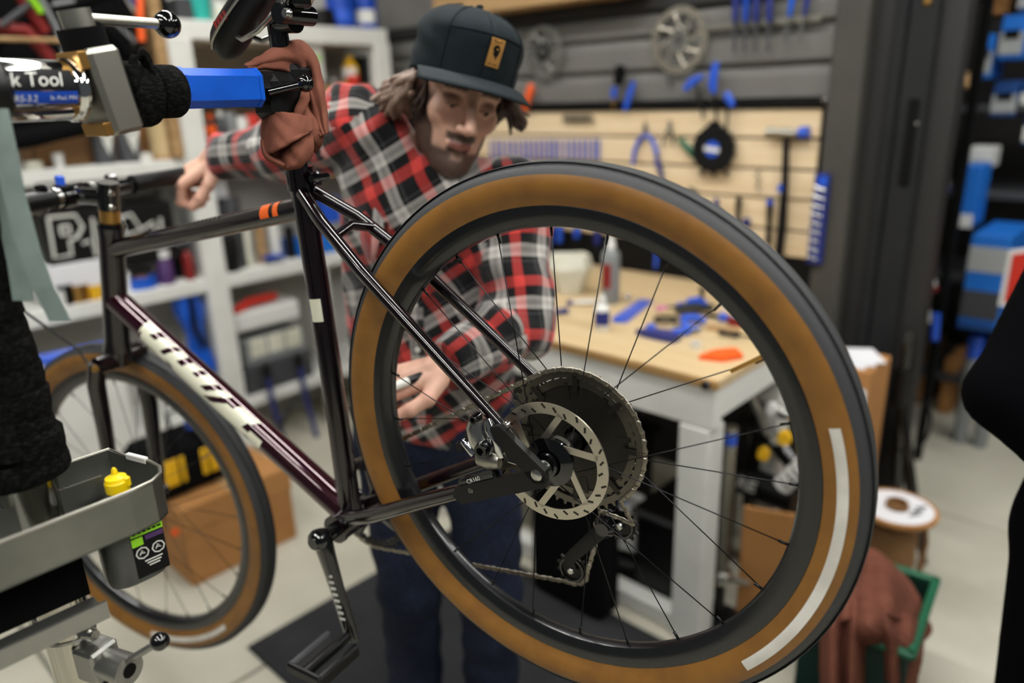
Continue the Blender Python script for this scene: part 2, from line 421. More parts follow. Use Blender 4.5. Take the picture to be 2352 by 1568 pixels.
RW,ru,rv,rw=wheel('rear_wheel',HR,BN,(0,0,1),[(a0,a1,.3315,.3435)],24,.045)
FH=CAM+RM@A(-.8377,.3636,1.649); FN=nrm(RM@A(-.386,.267,-.883)); FH=FH-FN*.012
fu,fv,fw=frame(FN,(0,0,1))
b0=ang(FH,fu,fv,wheel_hit(345,1438,FH,FN,.022)); b1=ang(FH,fu,fv,wheel_hit(520,1442,FH,FN,.022))
FW,_,_,_=wheel('front_wheel',FH,FN,(0,0,1),[(b0,b1,.329,.3405)],24,None)
# cassette: separate cogs with teeth
cog_r=[.100,.088,.077,.068,.060,.053,.047,.042,.037,.033,.029]
cas=MB().lathe([(.016,-.024),(.016,-.064),(.0,-.064)],HR,BN,20); CAS=obj('freehub',cas,'black_gloss',RW,40)
for k,r in enumerate(cog_r):
    nt=int(r*2*pi/.0127); o=-.026-.0036*k; pts=[]
    for i in range(nt):
        for (f,dr) in((0,-.003),(.3,-.003),(.45,.003),(.6,.003),(.75,-.003)):
            t=2*pi*(i+f)/nt; pts.append((math.cos(t)*(r+dr),math.sin(t)*(r+dr)))
    m=MB(); N=len(pts); inn=max(r-.012,.018)
    vs=[];
    for h in(-.0009,.0009):
        vs+= [HR+BN*(o+h)+u_*x+v_*y for x,y in pts]
        vs+= [HR+BN*(o+h)+(u_*x+v_*y)*(inn/math.hypot(x,y)) for x,y in pts]
    fs=[]
    for i in range(N):
        j=(i+1)%N
        fs+=[(2*N+i,2*N+j,3*N+j,3*N+i),(i,N+i,N+j,j),(i,j,2*N+j,2*N+i),(N+i,3*N+i,3*N+j,N+j)]
    m.add(vs,fs); cg=obj('cog',m,'cog_steel' if k else 'cog_steel',RW,25)
    if k<4:
        for q in range(8):
            t=2*pi*q/8+k*.2; U=math.cos(t)*u_+math.sin(t)*v_; p=HR+BN*(o)+U*(inn-.008)
            obj('cog_arm',MB().box(p,(.024,.007,.0018),np.array([U,np.cross(BN,U),BN]).T),'cog_dark',cg,0)
    else: obj('cog_web',MB().lathe([(inn+.001,.0),(.017,0)],HR+BN*o,BN,24),'cog_dark',cg)
# big-cog back plate look: dark spider behind
obj('cog_spider',MB().lathe([(.086,-.0305),(.03,-.0285),(.018,-.0285)],HR,BN,40),'cog_dark',RW,180)
# ---- frame
FR=obj('frame',MB().cyl(bk(.402,-.222,-.036),bk(.402,-.222,.036),.0225,n=24).cyl(bk(.402,-.222,.036),bk(.402,-.222,.043),.024,n=24),'frame_paint',BIKE,40)
def part(n,mb,m='frame_paint',par=None,sm=40): return obj(n,mb,m,par or FR,sm)
BBp=bk(.405,-.215); CLU=bk(.428,.30); HT0=bk(.937,.235); HT1=bk(.997,-.012)
SP0=bk(.431,.345)
part('seat_tube',MB().tube([BBp,bk(.415,.05),SP0],[.0185,.0175,.0175],24))
part('seat_collar',MB().cyl(bk(.4305,.318),bk(.431,.352),.0205,n=24).box(bk(.402,.336),(.014,.02,.02),ch=.003))
obj('collar_bolt',MB().cyl(bk(.393,.337,.016),bk(.393,.337,-.016),.0055,n=10),'black_gloss',FR)
part('top_tube',MB().tube([bk(.432,.292),bk(.68,.243),bk(.935,.193)],[.0165,.0165,.0175],24))
part('head_tube',MB().tube([HT0,HT0*.92+HT1*.08,(HT0+HT1)/2,HT1*.92+HT0*.08,HT1],[.0245,.0225,.0225,.0235,.027],28))
obj('headset_cap',MB().cyl(HT0,HT0+(HT0-HT1)*.035,.0235,.021,n=24),'black_gloss',FR)
obj('headset_spacer',MB().cyl(HT0+(HT0-HT1)*.035,HT0+(HT0-HT1)*.17,.0175,n=24),'brass',FR)
DT0=bk(.965,.09); DT1=bk(.405,-.218)
part('down_tube',MB().tube([DT0,DT0*.6+DT1*.4,DT1],[.0225,.0235,.0235],28),'frame_maroon')
# seat stays / chain stays / bridge / dropouts
for s in(1,-1):
    part('seat_stay',MB().tube([bk(.418,.315,s*.012),bk(.36,.278,s*.036),bk(.28,.22,s*.052),bk(.045,.035,s*.066)],[.0095,.0095,.0092,.0078],18))
    part('chain_stay',MB().tube([bk(.395,-.21,s*.024),bk(.31,-.166,s*.046),bk(.2,-.105,s*.058),bk(.105,-.055,s*.066)],[.0125,.0125,.0115,.0105],18))
    # dropout plate
    poly=[(.055,.042),(.038,.046),(.006,.016),(-.013,.006),(-.014,-.010),(.0,-.017),(.05,-.040),(.108,-.070),(.118,-.066),(.118,-.056),(.105,-.046),(.07,-.026),(.048,-.006),(.045,.012)]
    o=bk(0,0,s*.066); dm=MB()
    for (q0,q1,w0,w1) in(((.058,.044),(-.004,-.004),.011,.013),((.120,-.063),(-.004,-.006),.0125,.0125)):
        e0,e1=A(*q0),A(*q1); d_=e1-e0; d_=d_/np.hypot(*d_); pp=A(-d_[1],d_[0]); sg=[tuple(e0+pp*w0),tuple(e0-d_*w0*.8),tuple(e0-pp*w0),tuple(e1-pp*w1),tuple(e1+d_*w1*.8),tuple(e1+pp*w1)]
        dm.prism(sg,o+BN*.005,BA,BB_,-.010)
    part('dropout',dm,'black_plastic',sm=30)
    obj('axle_end',MB().lathe([(0,.012),(.006,.012),(.011,.009),(.012,0),(.012,-.008)],bk(0,-.002,s*.07),BN*s,24),'steel' if s>0 else 'black_gloss',FR)
part('stay_bridge',MB().tube([bk(.335,.262,.042),bk(.342,.272,0),bk(.335,.262,-.042)],.007,14))
part('stay_bridge',MB().tube([bk(.315,-.168,.046),bk(.315,-.168,-.046)],.009,14))
for (u,v,o) in((.046,.052,.07),(.062,.035,.072),(.10,-.05,.075)): obj('mount_bolt',MB().lathe([(0,.006),(.004,.006),(.0055,.003),(.0055,0)],bk(u,v,o),BN,12),'steel',FR)
# guide bosses
for (u,v) in((.412,-.02),(.413,.06)): obj('bottle_boss',MB().cyl(bk(u+.016,v),bk(u+.021,v),.0055,n=10),'steel',FR)
for f in(.36,.72):
    p=DT0*(1-f)+DT1*f; obj('cable_guide',MB().cyl(p-nrm(A(0,0,1)+BA*-.2)*.024,p-nrm(A(0,0,1))*.032,.006,n=10),'black_gloss',FR)
# down-tube lettering: cream print wrapped over the near flank of the tube
dv=DT1-DT0; L=np.linalg.norm(dv); dx=dv/L; dn=nrm(BN-dx*(BN@dx)); du=np.cross(dn,dx)
if du[2]<0: du=-du
s0,s1=.155,.685        # fraction along the tube
def cream(s,t):        # s 0..1 along, t -1 (bottom) .. 1 (top)
    if s<.02 and t<-.2+s*20: return t>.2 and s>.012
    for c,w,t0,t1,sl in((.105,.018,.45,1.1,.05),(.215,.020,-1.1,-.25,-.06),(.235,.014,.1,1.1,.06),(.345,.018,.35,1.1,.05),(.455,.015,.5,1.1,.05),(.575,.018,.25,1.1,.09),(.69,.022,-.2,.75,.13),(.715,.03,.55,1.1,.05),(.815,.014,-1.1,-.45,-.08),(.90,.018,.1,.4,.04),(.96,.05,.3,1.1,.06)):
        if t0-.15<t<t1 and abs(s-c-sl*(t-.5))<w*1.35: return False
    if s>.93 and t<-.9+(s-.93)*6: return False
    if abs(t)>.95 and (int(s*9)%2): return False
    return True
G=MB(); NS,NT=240,28; idx={}
vs=[]
for i in range(NS+1):
    s=i/NS; c=DT0+dv*(s0+(s1-s0)*s); rr=.0225+.001*min(1,(s0+(s1-s0)*s)/.4)+.0005
    for j in range(NT+1):
        t=-1+2*j/NT; an=.28+t*1.12; vs.append(c+rr*(math.cos(an)*dn+math.sin(an)*du))
fs=[(i*(NT+1)+j,(i+1)*(NT+1)+j,(i+1)*(NT+1)+j+1,i*(NT+1)+j+1) for i in range(NS) for j in range(NT) if cream((i+.5)/NS,-1+2*(j+.5)/NT)]
G.add(vs,fs); obj('lettering',G,'cream_decal',FR,180)
# orange bands on the top tube, gold model script, seat tube label
def band(p0,p1,f0,f1,r,a0,a1,m,nm):
    d=p1-p0; x=nrm(d); nn=nrm(BN-x*(BN@x)); uu=np.cross(nn,x); uu=uu if uu[2]>0 else -uu; H=[]
    for f in np.linspace(f0,f1,6): H.append([p0+d*f+r*(math.cos(t)*nn+math.sin(t)*uu) for t in np.linspace(a0,a1,12)])
    obj(nm,MB().grid(H),m,FR,180)
T0,T1=bk(.432,.292),bk(.935,.193)
band(T0,T1,.115,.155,.0171,-.2,2.0,'orange_decal','orange_band'); band(T0,T1,.075,.098,.0171,-.2,2.0,'orange_decal','orange_band')
band(bk(.409,-.1),bk(.431,.345),.50,.58,.0185,-.1,.9,'cream_decal','seat_tube_label')
for k in range(11): band(T0,T1,.36+k*.021,.372+k*.021,.0171,.75,1.25,'steel','script_mark')
for k in range(9): band(bk(.31,-.166,.046),bk(.105,-.055,.066),.25+k*.045,.275+k*.045,.0122,.75,1.2,'brass','script_mark')
# seatpost, saddle
sd=nrm(SP0-bk(.415,.05)); PT=SP0+sd*.20
obj('seatpost',MB().cyl(SP0-sd*.02,PT,.0136,n=20),'black_gloss',BIKE)
HD=bk(.405,.545)
SAD=obj('seatpost_head',MB().tube([PT,HD],[.0136,.016],16).cyl(bk(.405,.552,.03),bk(.405,.552,-.03),.013,n=16).box(bk(.405,.568),(.03,.05,.018),ch=.004),'black_gloss',BIKE)
obj('head_bolt',MB().lathe([(0,.008),(.005,.008),(.007,.004),(.007,0)],bk(.385,.55,.03),BN,12),'steel',SAD)
sx=nrm(BA*-.235+BB_*.122); sz=nrm(np.cross(BN,sx)); sz=sz if sz[2]>0 else -sz
N0=bk(.578,.532)
def sp(f,w,h): return N0+sx*f*.275+BN*w+sz*h
G1=[]
for f in np.linspace(0,1,26):
    wd=.0235+.004*math.sin(pi*min(1,f*1.8))+.052*max(0,(f-.42)/.58)**1.6
    cf=math.sqrt(max(0,1-(1-min(1,f/.13))**2)); wd*=.12+.88*cf
    row=[]
    for t in np.linspace(0,2*pi,25)[:-1]:
        c_,s_=math.cos(t),math.sin(t)
        hh=(.020 if s_>0 else .032*(1-.45*f))*s_*(.25+.75*cf)
        dr=-.010*(1-f)**3*6*.3 + .012*f*f
        row.append(sp(f,wd*np.sign(c_)*abs(c_)**.75,hh+dr+.0))
    G1.append(row)
sm_=MB(); Ga=np.array(G1); Ga=np.concatenate([Ga,Ga[:,:1]],1); sm_.grid(Ga)
SDL=obj('saddle',sm_,'black_plastic',BIKE,60)
for s in(1,-1):
    tr=[]
    for f in np.linspace(.03,.75,14):
        wd=.0242+.004*math.sin(pi*min(1,f*1.8))+.052*max(0,(f-.42)/.58)**1.6
        wd*=.12+.88*math.sqrt(max(0,1-(1-min(1,f/.13))**2))
        tr.append(sp(f,s*wd,-.004-.018*(1-f)**3+.012*f*f))
    obj('saddle_piping',MB().tube(tr,.0022,8),'steel_brushed',SDL)
    obj('rail',MB().tube([sp(.20,s*.012,-.026),sp(.26,s*.018,-.044),sp(.40,s*.022,-.054),sp(.62,s*.022,-.054),sp(.72,s*.026,-.04),sp(.84,s*.036,-.004)],.0036,10),'steel',SDL)
for k,x in enumerate((.17,.20,.23,.26)): obj('saddle_print',MB().box(sp(x,.0278,-.008),(.005,.001,.012),np.array([sx,BN,sz]).T),'red_dark',SDL,0)
# fork, stem, bars
SA=nrm(HT1-HT0); fs_=nrm(FN-SA*(FN@SA))
FK=obj('fork',MB().tube([HT1,HT1+SA*.03],[.027,.024],24).tube([HT1+SA*.02+fs_*.05,HT1+SA*.022,HT1+SA*.02-fs_*.05],[.017,.021,.017],18),'frame_paint',BIKE,40)
for s in(1,-1):
    obj('fork_blade',MB().tube([HT1+SA*.012+fs_*s*.05,HT1+SA*.06+fs_*s*.053,FH*.4+HT1*.6+fs_*s*.056,FH+fs_*s*.056+A(0,0,.01)],[.016,.0185,.017,.0125],18,flat=.8),'frame_paint',FK)
    obj('fork_end',MB().cyl(FH+fs_*s*.05,FH+fs_*s*.068,.014,n=16),'frame_paint',FK)
obj('crown_bolt',MB().lathe([(0,.008),(.006,.007),(.008,0)],HT1+SA*.02+fs_*.055+A(0,-.01,0),fs_,12),'brass',FK)
ST0=HT0-SA*.055
fwd=nrm(np.cross(fs_,SA)); fwd=fwd if fwd[1]>0 else -fwd
BC=ST0+fwd*.095+A(0,0,-.02)
STM=obj('stem',MB().cyl(ST0+SA*.022,ST0-SA*.022,.019,n=20).tube([ST0,BC],[.0165,.0165],16).cyl(BC-fs_*.022,BC+fs_*.022,.0215,n=20),'black_gloss',BIKE,40)
for s in(-1,1): obj('stem_bolt',MB().lathe([(0,.006),(.005,.005),(.006,0)],ST0-fwd*.017+SA*.013*s+fs_*.01,-fwd,10),'steel',STM)
obj('top_cap',MB().cyl(ST0-SA*.022,ST0-SA*.028,.018,n=18),'black_gloss',STM)
HB=MB(); L_=.2 
HB.tube([BC-fs_*.36,BC-fs_*.12,BC-fs_*.04,BC,BC+fs_*.04,BC+fs_*.12,BC+fs_*.30],[.0125,.0125,.0158,.0158,.0158,.0125,.0125],16)
HBO=obj('handlebar',HB,'black_gloss',BIKE,50)
for s in(1,-1):
    obj('grip',MB().tube([BC+fs_*s*(.13 if s<0 else .045),BC+fs_*s*.19,BC+fs_*s*(.365 if s<0 else .305)],[.0185,.0175,.0175],16),'black_plastic',HBO)
    obj('bar_ring',MB().lathe([(.0165,-.005),(.0195,-.005),(.0195,.005),(.0165,.005)],BC+fs_*s*.036,fs_,20,closed_prof=True),'steel',HBO)
    hp=BC+fs_*s*(.085 if s<0 else .06); ho=obj('brake_perch',MB().tube([hp-SA*-.0,hp+SA*.02+fwd*.01,hp+SA*.03+fwd*.03-fs_*s*.02],[.019,.014,.010],12).box(hp-A(0,0,-.018),(.02,.022,.016),ch=.004),'black_gloss',HBO)
    obj('brake_lever',MB().tube([hp+SA*.03+fwd*.03,hp+SA*.035+fwd*.045+fs_*s*.05,hp+SA*.03+fwd*.05+fs_*s*.12],[.008,.006,.006],10,flat=.5),'black_gloss',ho); obj('perch_bolt',MB().lathe([(0,.006),(.005,.005),(.006,0)],hp+SA*.03+fwd*.03-BN*0,BN,10),'steel',ho)
obj('bar_clamp',MB().lathe([(.016,-.010),(.0225,-.010),(.0225,.010),(.016,.010)],BC+fs_*.018,fs_,20,closed_prof=True),'black_gloss',HBO)
obj('blue_tab',MB().box(BC+fs_*.02+A(0,0,.028),(.014,.016,.02),ch=.003),'tool_blue',HBO)
# cables: brake hose from the bar to the fork
obj('brake_hose',MB().tube([BC+fs_*.12+A(0,0,-.01),BC+fs_*.16+fwd*.09-A(0,0,.1),HT1+fwd*.14+fs_*.08+A(0,0,.06),HT1+fwd*.05+fs_*.05,HT1+SA*.04+fs_*.05],.0026,8),'black_plastic',BIKE)
hz=[atZ(90,787,.0)]
# ---- crankset
CR=bk(.402,-.222)
CRK=obj('crankset',MB().cyl(bk(.402,-.222,-.07),bk(.402,-.222,.085),.0125,n=20),'black_gloss',BIKE)
ca=nrm(bk(.352,-.385,.09)-bk(.396,-.2,.09)); 
c0=bk(.396,-.215,.078); c1=c0+ca*.172
arm=MB().tube([c0-ca*.012,c0,c0+ca*.03,c0+ca*.09,c0+ca*.15,c1+ca*.012],[.017,.0205,.0175,.0145,.0135,.0125],20,flat=.62,hint=BN)
obj('crank_arm',arm,'black_gloss',CRK,50)
obj('crank_cap',MB().lathe([(0,.014),(.010,.014),(.016,.008),(.018,0)],c0+BN*.006,BN,24),'black_gloss',CRK)
cu=nrm(np.cross(BN,ca))
for k in range(8): obj('arm_print',MB().box(c0+ca*(.062+.011*k)+BN*.0092-cu*.003*(1 if cu[0]<0 else -1),(.004,.011,.0008),np.array([ca,cu,BN]).T),'label_white',CRK,0)
pe=c1+BN*.06
PED=obj('pedal',MB().cyl(c1+BN*.0,c1+BN*.03,.008,n=12).cyl(c1+BN*.025,c1+BN*.10,.009,n=14),'black_plastic',CRK)
for s in(1,-1):
    obj('pedal_cage',MB().box(pe+BA*s*.03-A(0,0,.004),(.012,.085,.022),np.array([BA,BN,BB_]).T,ch=.003),'dark_grey' if s>0 else 'black_plastic',PED)
obj('pedal_cage',MB().box(pe+BN*.042,(.07,.01,.018),np.array([BA,BN,BB_]).T,ch=.003),'black_plastic',PED)
# right crank arm and chainring
ro=-.044; NT_=40; rr_=.0805
pts=[]
for i in range(NT_):
    for f,dr in((0,-.003),(.3,-.003),(.45,.0035),(.6,.0035),(.75,-.003)): t=2*pi*(i+f)/NT_; pts.append((math.cos(t)*(rr_+dr),math.sin(t)*(rr_+dr)))
N=len(pts); vs=[]
for h in(-.0015,.0015):
    vs+=[bk(.402+x,-.222+y,ro+h) for x,y in pts]; vs+=[bk(.402+x*.86,-.222+y*.86,ro+h) for x,y in pts]
fs=[]
for i in range(N):
    j=(i+1)%N; fs+=[(2*N+i,2*N+j,3*N+j,3*N+i),(i,N+i,N+j,j),(i,j,2*N+j,2*N+i),(N+i,3*N+i,3*N+j,N+j)]
obj('chainring',MB().add(vs,fs),'black_plastic',CRK,25)
for k in range(4):
    a=2*pi*k/4+.5; obj('spider_arm',MB().tube([bk(.402,-.222,ro),bk(.402+.072*math.cos(a),-.222+.072*math.sin(a),ro)],[.014,.008],10,flat=.4,hint=BN),'black_gloss',CRK)
obj('crank_arm',MB().tube([bk(.402,-.222,-.07),bk(.402,-.222,-.07)-ca*.172],[.017,.0125],16,flat=.6,hint=BN),'black_gloss',CRK)
# ---- rear derailleur and chain
J1=(-.057,-.128); J2=(.018,-.225); jo=-.052
RD=obj('rear_derailleur',MB().tube([bk(-.005,-.03,-.07),bk(-.02,-.07,-.078),bk(-.035,-.105,-.07)],[.012,.014,.012],14,flat=.7,hint=BN),'black_gloss',BIKE)
for s in(1,-1):
    poly=[]
    P1=np.array(J1)*.75+np.array(J2)*.25
    obj('cage_plate',MB().tube([bk(J1[0]+.02,J1[1]-.004,jo+s*.006),bk(J1[0]+.034,J1[1]-.024,jo+s*.006),bk(J2[0]+.002,J2[1]+.02,jo+s*.006),bk(J2[0],J2[1],jo+s*.006)],[.014,.010,.009,.011],12,flat=.16,hint=BN),'black_plastic',RD)
obj('cage_pivot',MB().lathe([(0,.02),(.010,.02),(.016,.014),(.018,-.012),(0,-.012)],bk(J1[0]+.02,J1[1]-.004,jo),BN,20),'black_gloss',RD)
for (c,nt) in((J1,12),(J2,12)):
    pts=[]
    for i in range(nt):
        for f,dr in((0,-.003),(.25,-.003),(.42,.002),(.58,.002),(.75,-.003)): t=2*pi*(i+f)/nt; pts.append(((.0245+dr)*math.cos(t),(.0245+dr)*math.sin(t)))
    jw=obj('jockey_wheel',MB().prism(pts,bk(c[0],c[1],jo-.0015),BA,BB_,-.003),'black_plastic',RD,25)
    obj('jockey_ring',MB().lathe([(.017,.003),(.0195,.003),(.0195,.0042),(.017,.0042)],bk(c[0],c[1],jo),BN,24,closed_prof=True),'black_gloss',jw)
    obj('jockey_bolt',MB().lathe([(0,.006),(.004,.006),(.0055,.004),(.006,.0)],bk(c[0],c[1],jo+.003),BN,14),'steel',jw)
def chain_path():
    P=[]; co=-.044; C=A(.402,-.222); r=.0805; R2=.100
    # top run: from chainring top to cassette front-top, around the cog, to jockeys, lower run, around chainring
    def circ(c,rad,a0,a1,n,o): return [bk(c[0]+rad*math.cos(t),c[1]+rad*math.sin(t),o) for t in np.linspace(a0,a1,n)]
    d=C-A(0,0); th=math.atan2(d[1],d[0]); dist=np.hypot(*d); off=math.acos((R2-r)/dist)
    aT=th+off
    P+=circ((0,0),R2,aT,aT+2.95,60,-.026)                 # over the cog (counter-clockwise from front to back)
    P+=[bk(J1[0]-.0225,J1[1]+.012,-.045)]
    P+=circ(J1,.0245,pi-.4,pi+1.0,6,jo)[1:] if False else []
    P+=[bk(J1[0]+.012,J1[1]+.024,-.05),bk(J1[0]+.024,J1[1]+.004,jo),bk(J1[0]+.028,J1[1]-.02,jo)] if False else []
    P+=[bk(-.03,-.108,-.045),bk(-.03,-.13,jo),bk(-.022,-.16,jo),bk(-.012,-.2,jo)]
    P+=circ(J2,.0245,pi-.1,3*pi/2+.25,9,jo)
    return P,aT
cp,aT=chain_path()
C2=A(.402,-.222)
low=[bk(C2[0]+.0805*math.cos(t),C2[1]+.0805*math.sin(t),-.044) for t in np.linspace(-pi/2-.12,aT-2*pi+2*pi if aT>0 else aT,34)]
full=np.array(cp+low+[cp[0]])
seg=np.linalg.norm(np.diff(full,axis=0),axis=1); cs=np.concatenate([[0],np.cumsum(seg)]); Lc=cs[-1]; nl=int(Lc/.0127)
def cpt(s): s=s%Lc; i=min(np.searchsorted(cs,s,'right')-1,len(seg)-1); f=(s-cs[i])/seg[i]; return full[i]*(1-f)+full[i+1]*f
CH=None
mA=None
CHAIN=obj('chain',MB().cyl(cpt(0)-BN*.0035,cpt(0)+BN*.0035,.0038,n=8),'chain_steel',BIKE)
lk=MB(); 
for k in range(nl):
    p0,p1=cpt(k*Lc/nl),cpt((k+1)*Lc/nl); x=nrm(p1-p0); y=nrm(np.cross(BN,x)); wv=np.cross(x,y); o=.0032 if k%2 else .0022
    for s in(1,-1):
        lk=MB().tube([p0-x*.0035+wv*s*o,p0+wv*s*o,(p0+p1)/2+wv*s*o,p1+wv*s*o,p1+x*.0035+wv*s*o],[.0022,.0042,.003,.0042,.0022],8,flat=.22,hint=wv)
        obj('chain_plate',lk,'chain_steel',CHAIN,180) if nl<260 and s>0 else CHAIN
# ---- disc brake caliper
def ck2(px,py,o): r=ray(px,py); t=((HR+BN*o-CAM)@BN)/(r@BN); return CAM+r*t
CAL=obj('brake_caliper',MB().tube([ck2(1100,1020,.066),ck2(1122,1040,.066),ck2(1145,1058,.066)],[.012,.018,.012],14,flat=.8,hint=BN),'cast_alu',BIKE,40)
obj('caliper_arm',MB().tube([ck2(1095,955,.078),ck2(1088,985,.080),ck2(1095,1010,.080),ck2(1112,1035,.078)],[.0085,.0115,.0135,.014],16,flat=.55,hint=BN),'steel',CAL)
obj('caliper_arm',MB().tube([ck2(1118,962,.074),ck2(1124,985,.076),ck2(1138,1015,.076),ck2(1152,1050,.074)],[.005,.0085,.008,.005],14,flat=.7,hint=BN),'chrome',CAL)
obj('caliper_body',MB().tube([ck2(1098,1052,.074),ck2(1122,1056,.074),ck2(1148,1062,.074)],[.010,.013,.009],14,flat=.7,hint=BN),'steel_brushed',CAL)
for (px,py,r) in((1112,1030,.0105),(1095,958,.0065)): obj('caliper_bolt',MB().lathe([(0,.004),(r*.45,.004),(r*.5,.010),(r*.85,.010),(r,.005),(r,-.004)],ck2(px,py,.084),BN,22),'black_gloss',CAL)
obj('cable_anchor',MB().tube([ck2(1064,1012,.076),ck2(1076,1022,.077),ck2(1092,1040,.076)],[.005,.0075,.008],12),'chrome',CAL)
obj('cable_anchor',MB().cyl(ck2(1072,1012,.078),ck2(1073,990,.078),.0026,n=10),'black_plastic',CAL); obj('cable_anchor',MB().lathe([(0,.006),(.006,.006),(.008,0)],ck2(1060,1024,.076),BN,14),'black_plastic',CAL)
obj('caliper_mount',MB().box(bk(.092,-.036,.071),(.066,.014,.016),np.array([nrm(BA*.9+BB_*-.45),BN,nrm(BB_*.9+BA*.45)]).T,ch=.003),'black_gloss',CAL)
obj('caliper_pad',MB().box(ck2(1143,1003,.066),(.005,.008,.018),np.array([BA,BN,BB_]).T,ch=.002),'red',CAL)
x_=nrm(BA*-.87+BB_*.47); t_=text_mb('CR160',.0085,bk(.096,-.034,.0785),x_,nrm(np.cross(BN,x_)),center=True); obj('caliper_print',t_,'label_white',CAL,0)
# floating hub shell detail: silver ring
obj('hub_ring',MB().lathe([(.0265,.022),(.0265,.03),(.024,.03),(.024,.022)],HR,BN,32,closed_prof=True),'steel',RW)
# ================================================================== repair stand
CLA=bk(.431+.0,.46); CLA=bk(.4335,.46)
def ck(t,du=0.0,dz=0.0): return CLA+BN*t+BA*du+BB_*dz
PX,PY=ck(.442)[0],ck(.442)[1]
PZ=CLA[2]
STD=thing('repair_stand','chrome bicycle repair stand with blue clamp jaws and strap-wrapped post','stand',(PX,PY,0))
obj('post',MB().cyl(A(PX,PY,.04),A(PX,PY,PZ+.03),.0265,n=32),'post_chrome',STD)
obj('base_plate',MB().lathe([(0,.03),(.06,.03),(.25,.018),(.26,.0),(0,0)],A(PX,PY,0),(0,0,1),32),'black_plastic',STD)
# clamp head
HDm=obj('clamp_barrel',MB().lathe([(0,.40),(.0305,.40),(.0305,.315),(.029,.311),(.0,.311)][::-1],ck(0),BN,36),'chrome',STD)
obj('barrel_collar',MB().lathe([(.0305,.315),(.033,.311),(.033,.305),(.028,.300),(.018,.298)],ck(0),BN,36),'chrome',STD)
obj('end_hub',MB().lathe([(0,.49),(.035,.49),(.041,.48),(.041,.405),(.036,.40),(.036,.386),(.031,.38),(.0,.38)],ck(0),BN,36),'black_plastic',STD)
# decals on the barrel: black panel with lettering, blue strip
ua=-BN; 
def barrel_patch(t0,t1,a0,a1,m,nm,lift=.0004,r=.0305):
    G=[]
    for t in np.linspace(t0,t1,6):
        row=[]
        for q in np.linspace(a0,a1,14): row.append(ck(t)+(r+lift)*(math.cos(q)*cn+math.sin(q)*BB_))
        G.append(row)
    return obj(nm,MB().grid(G),m,HDm,180)
cn=nrm(np.cross(BB_,BN)); cn=cn if cn@(-ray(120,200))>0 else -cn
barrel_patch(.318,.395,-.04,.66,'label_black','label')
barrel_patch(.318,.395,-.46,-.06,'label_blue','label')
def barrel_text(body,size,t,q,m,shear=0.0,bold=0.0):
    P,Fs=text_polys(body,size,shear,bold); P=P-(P.max(0)+P.min(0))/2
    a=q+P[:,1]/.0305; V=np.array([ck(t)-BN*x+(.0305+.0021)*(math.cos(k)*cn+math.sin(k)*BB_) for x,k in zip(P[:,0],a)])
    obj('lettering',MB().add(V,Fs),m,HDm,0)
barrel_text('Park Tool',.0190,.3685,.31,'label_white',.22,0.0)
barrel_text('PRS-3.2',.0085,.373,-.26,'label_white',.1)
barrel_text('St. Paul, MN',.0055,.334,-.26,'label_white')
# square steel cam housing with handle
fx=nrm(BB_*.985+BN*.17); fy=nrm(np.cross(fx,cn)); M_=np.array([fy,cn,fx]).T
CAMB=obj('cam_housing',MB().box(ck(.276,0,-.002)+cn*.004,(.038,.062,.090),M_,ch=.005),'steel_brushed',STD)
obj('cam_bush',MB().box(ck(.276)+fy*.023*(1 if fy@BN>0 else -1)+fx*.033+cn*.010,(.010,.042,.018),M_,ch=.001),'brass',STD); obj('cam_bush',MB().box(ck(.276)+fy*.023*(1 if fy@BN>0 else -1)-fx*.038+cn*.010,(.010,.042,.014),M_,ch=.001),'brass',STD)
top=ck(.283,0,.041)+cn*.004; 
obj('cam_cap',MB().cyl(top,top+fx*.022,.0235,n=28),'black_matte',CAMB)
obj('handle_hub',MB().cyl(top+fx*.022,top+fx*.040,.0165,n=28),'steel_brushed',CAMB)
h0=top+fx*.031; h1=h0-BN*.098
obj('handle_rod',MB().cyl(h0,h1,.0058,n=16),'steel_brushed',CAMB)
obj('handle_ball',MB().sphere(h1-BN*.010,.0155,n=20,m=14),'black_gloss',CAMB)
obj('clamp_tube',MB().lathe([(0,.24),(.022,.24),(.022,.10),(0,.10)][::-1],ck(0),BN,28),'chrome',STD)
# webbing straps wound round the tube
wb=MB().lathe([(.024,.254),(.034,.253),(.0365,.250),(.0365,.224),(.035,.219),(.024,.218)],ck(0,0,-.006),BN,40); W1=obj('webbing_strap',wb,'webbing',STD)
obj('webbing_strap',MB().lathe([(.022,.215),(.028,.214),(.0305,.212),(.0305,.184),(.029,.181),(.022,.18)],ck(0,0,-.003),BN,36),'webbing',STD)
# folded end of the strap standing up
Gs=[]
for i,t in enumerate(np.linspace(0,1,12)):
    o=ck(.245-.02*t,0,.028+.016*math.sin(t*pi)-.012*t)+cn*(.012-.0*t); Gs.append([o+cn*.02*math.cos(1.2*s)-BN*.004*s+BB_*.006*math.sin(3*s) for s in np.linspace(-1,1,6)])
obj('strap_tail',MB().grid(Gs),'webbing',STD)
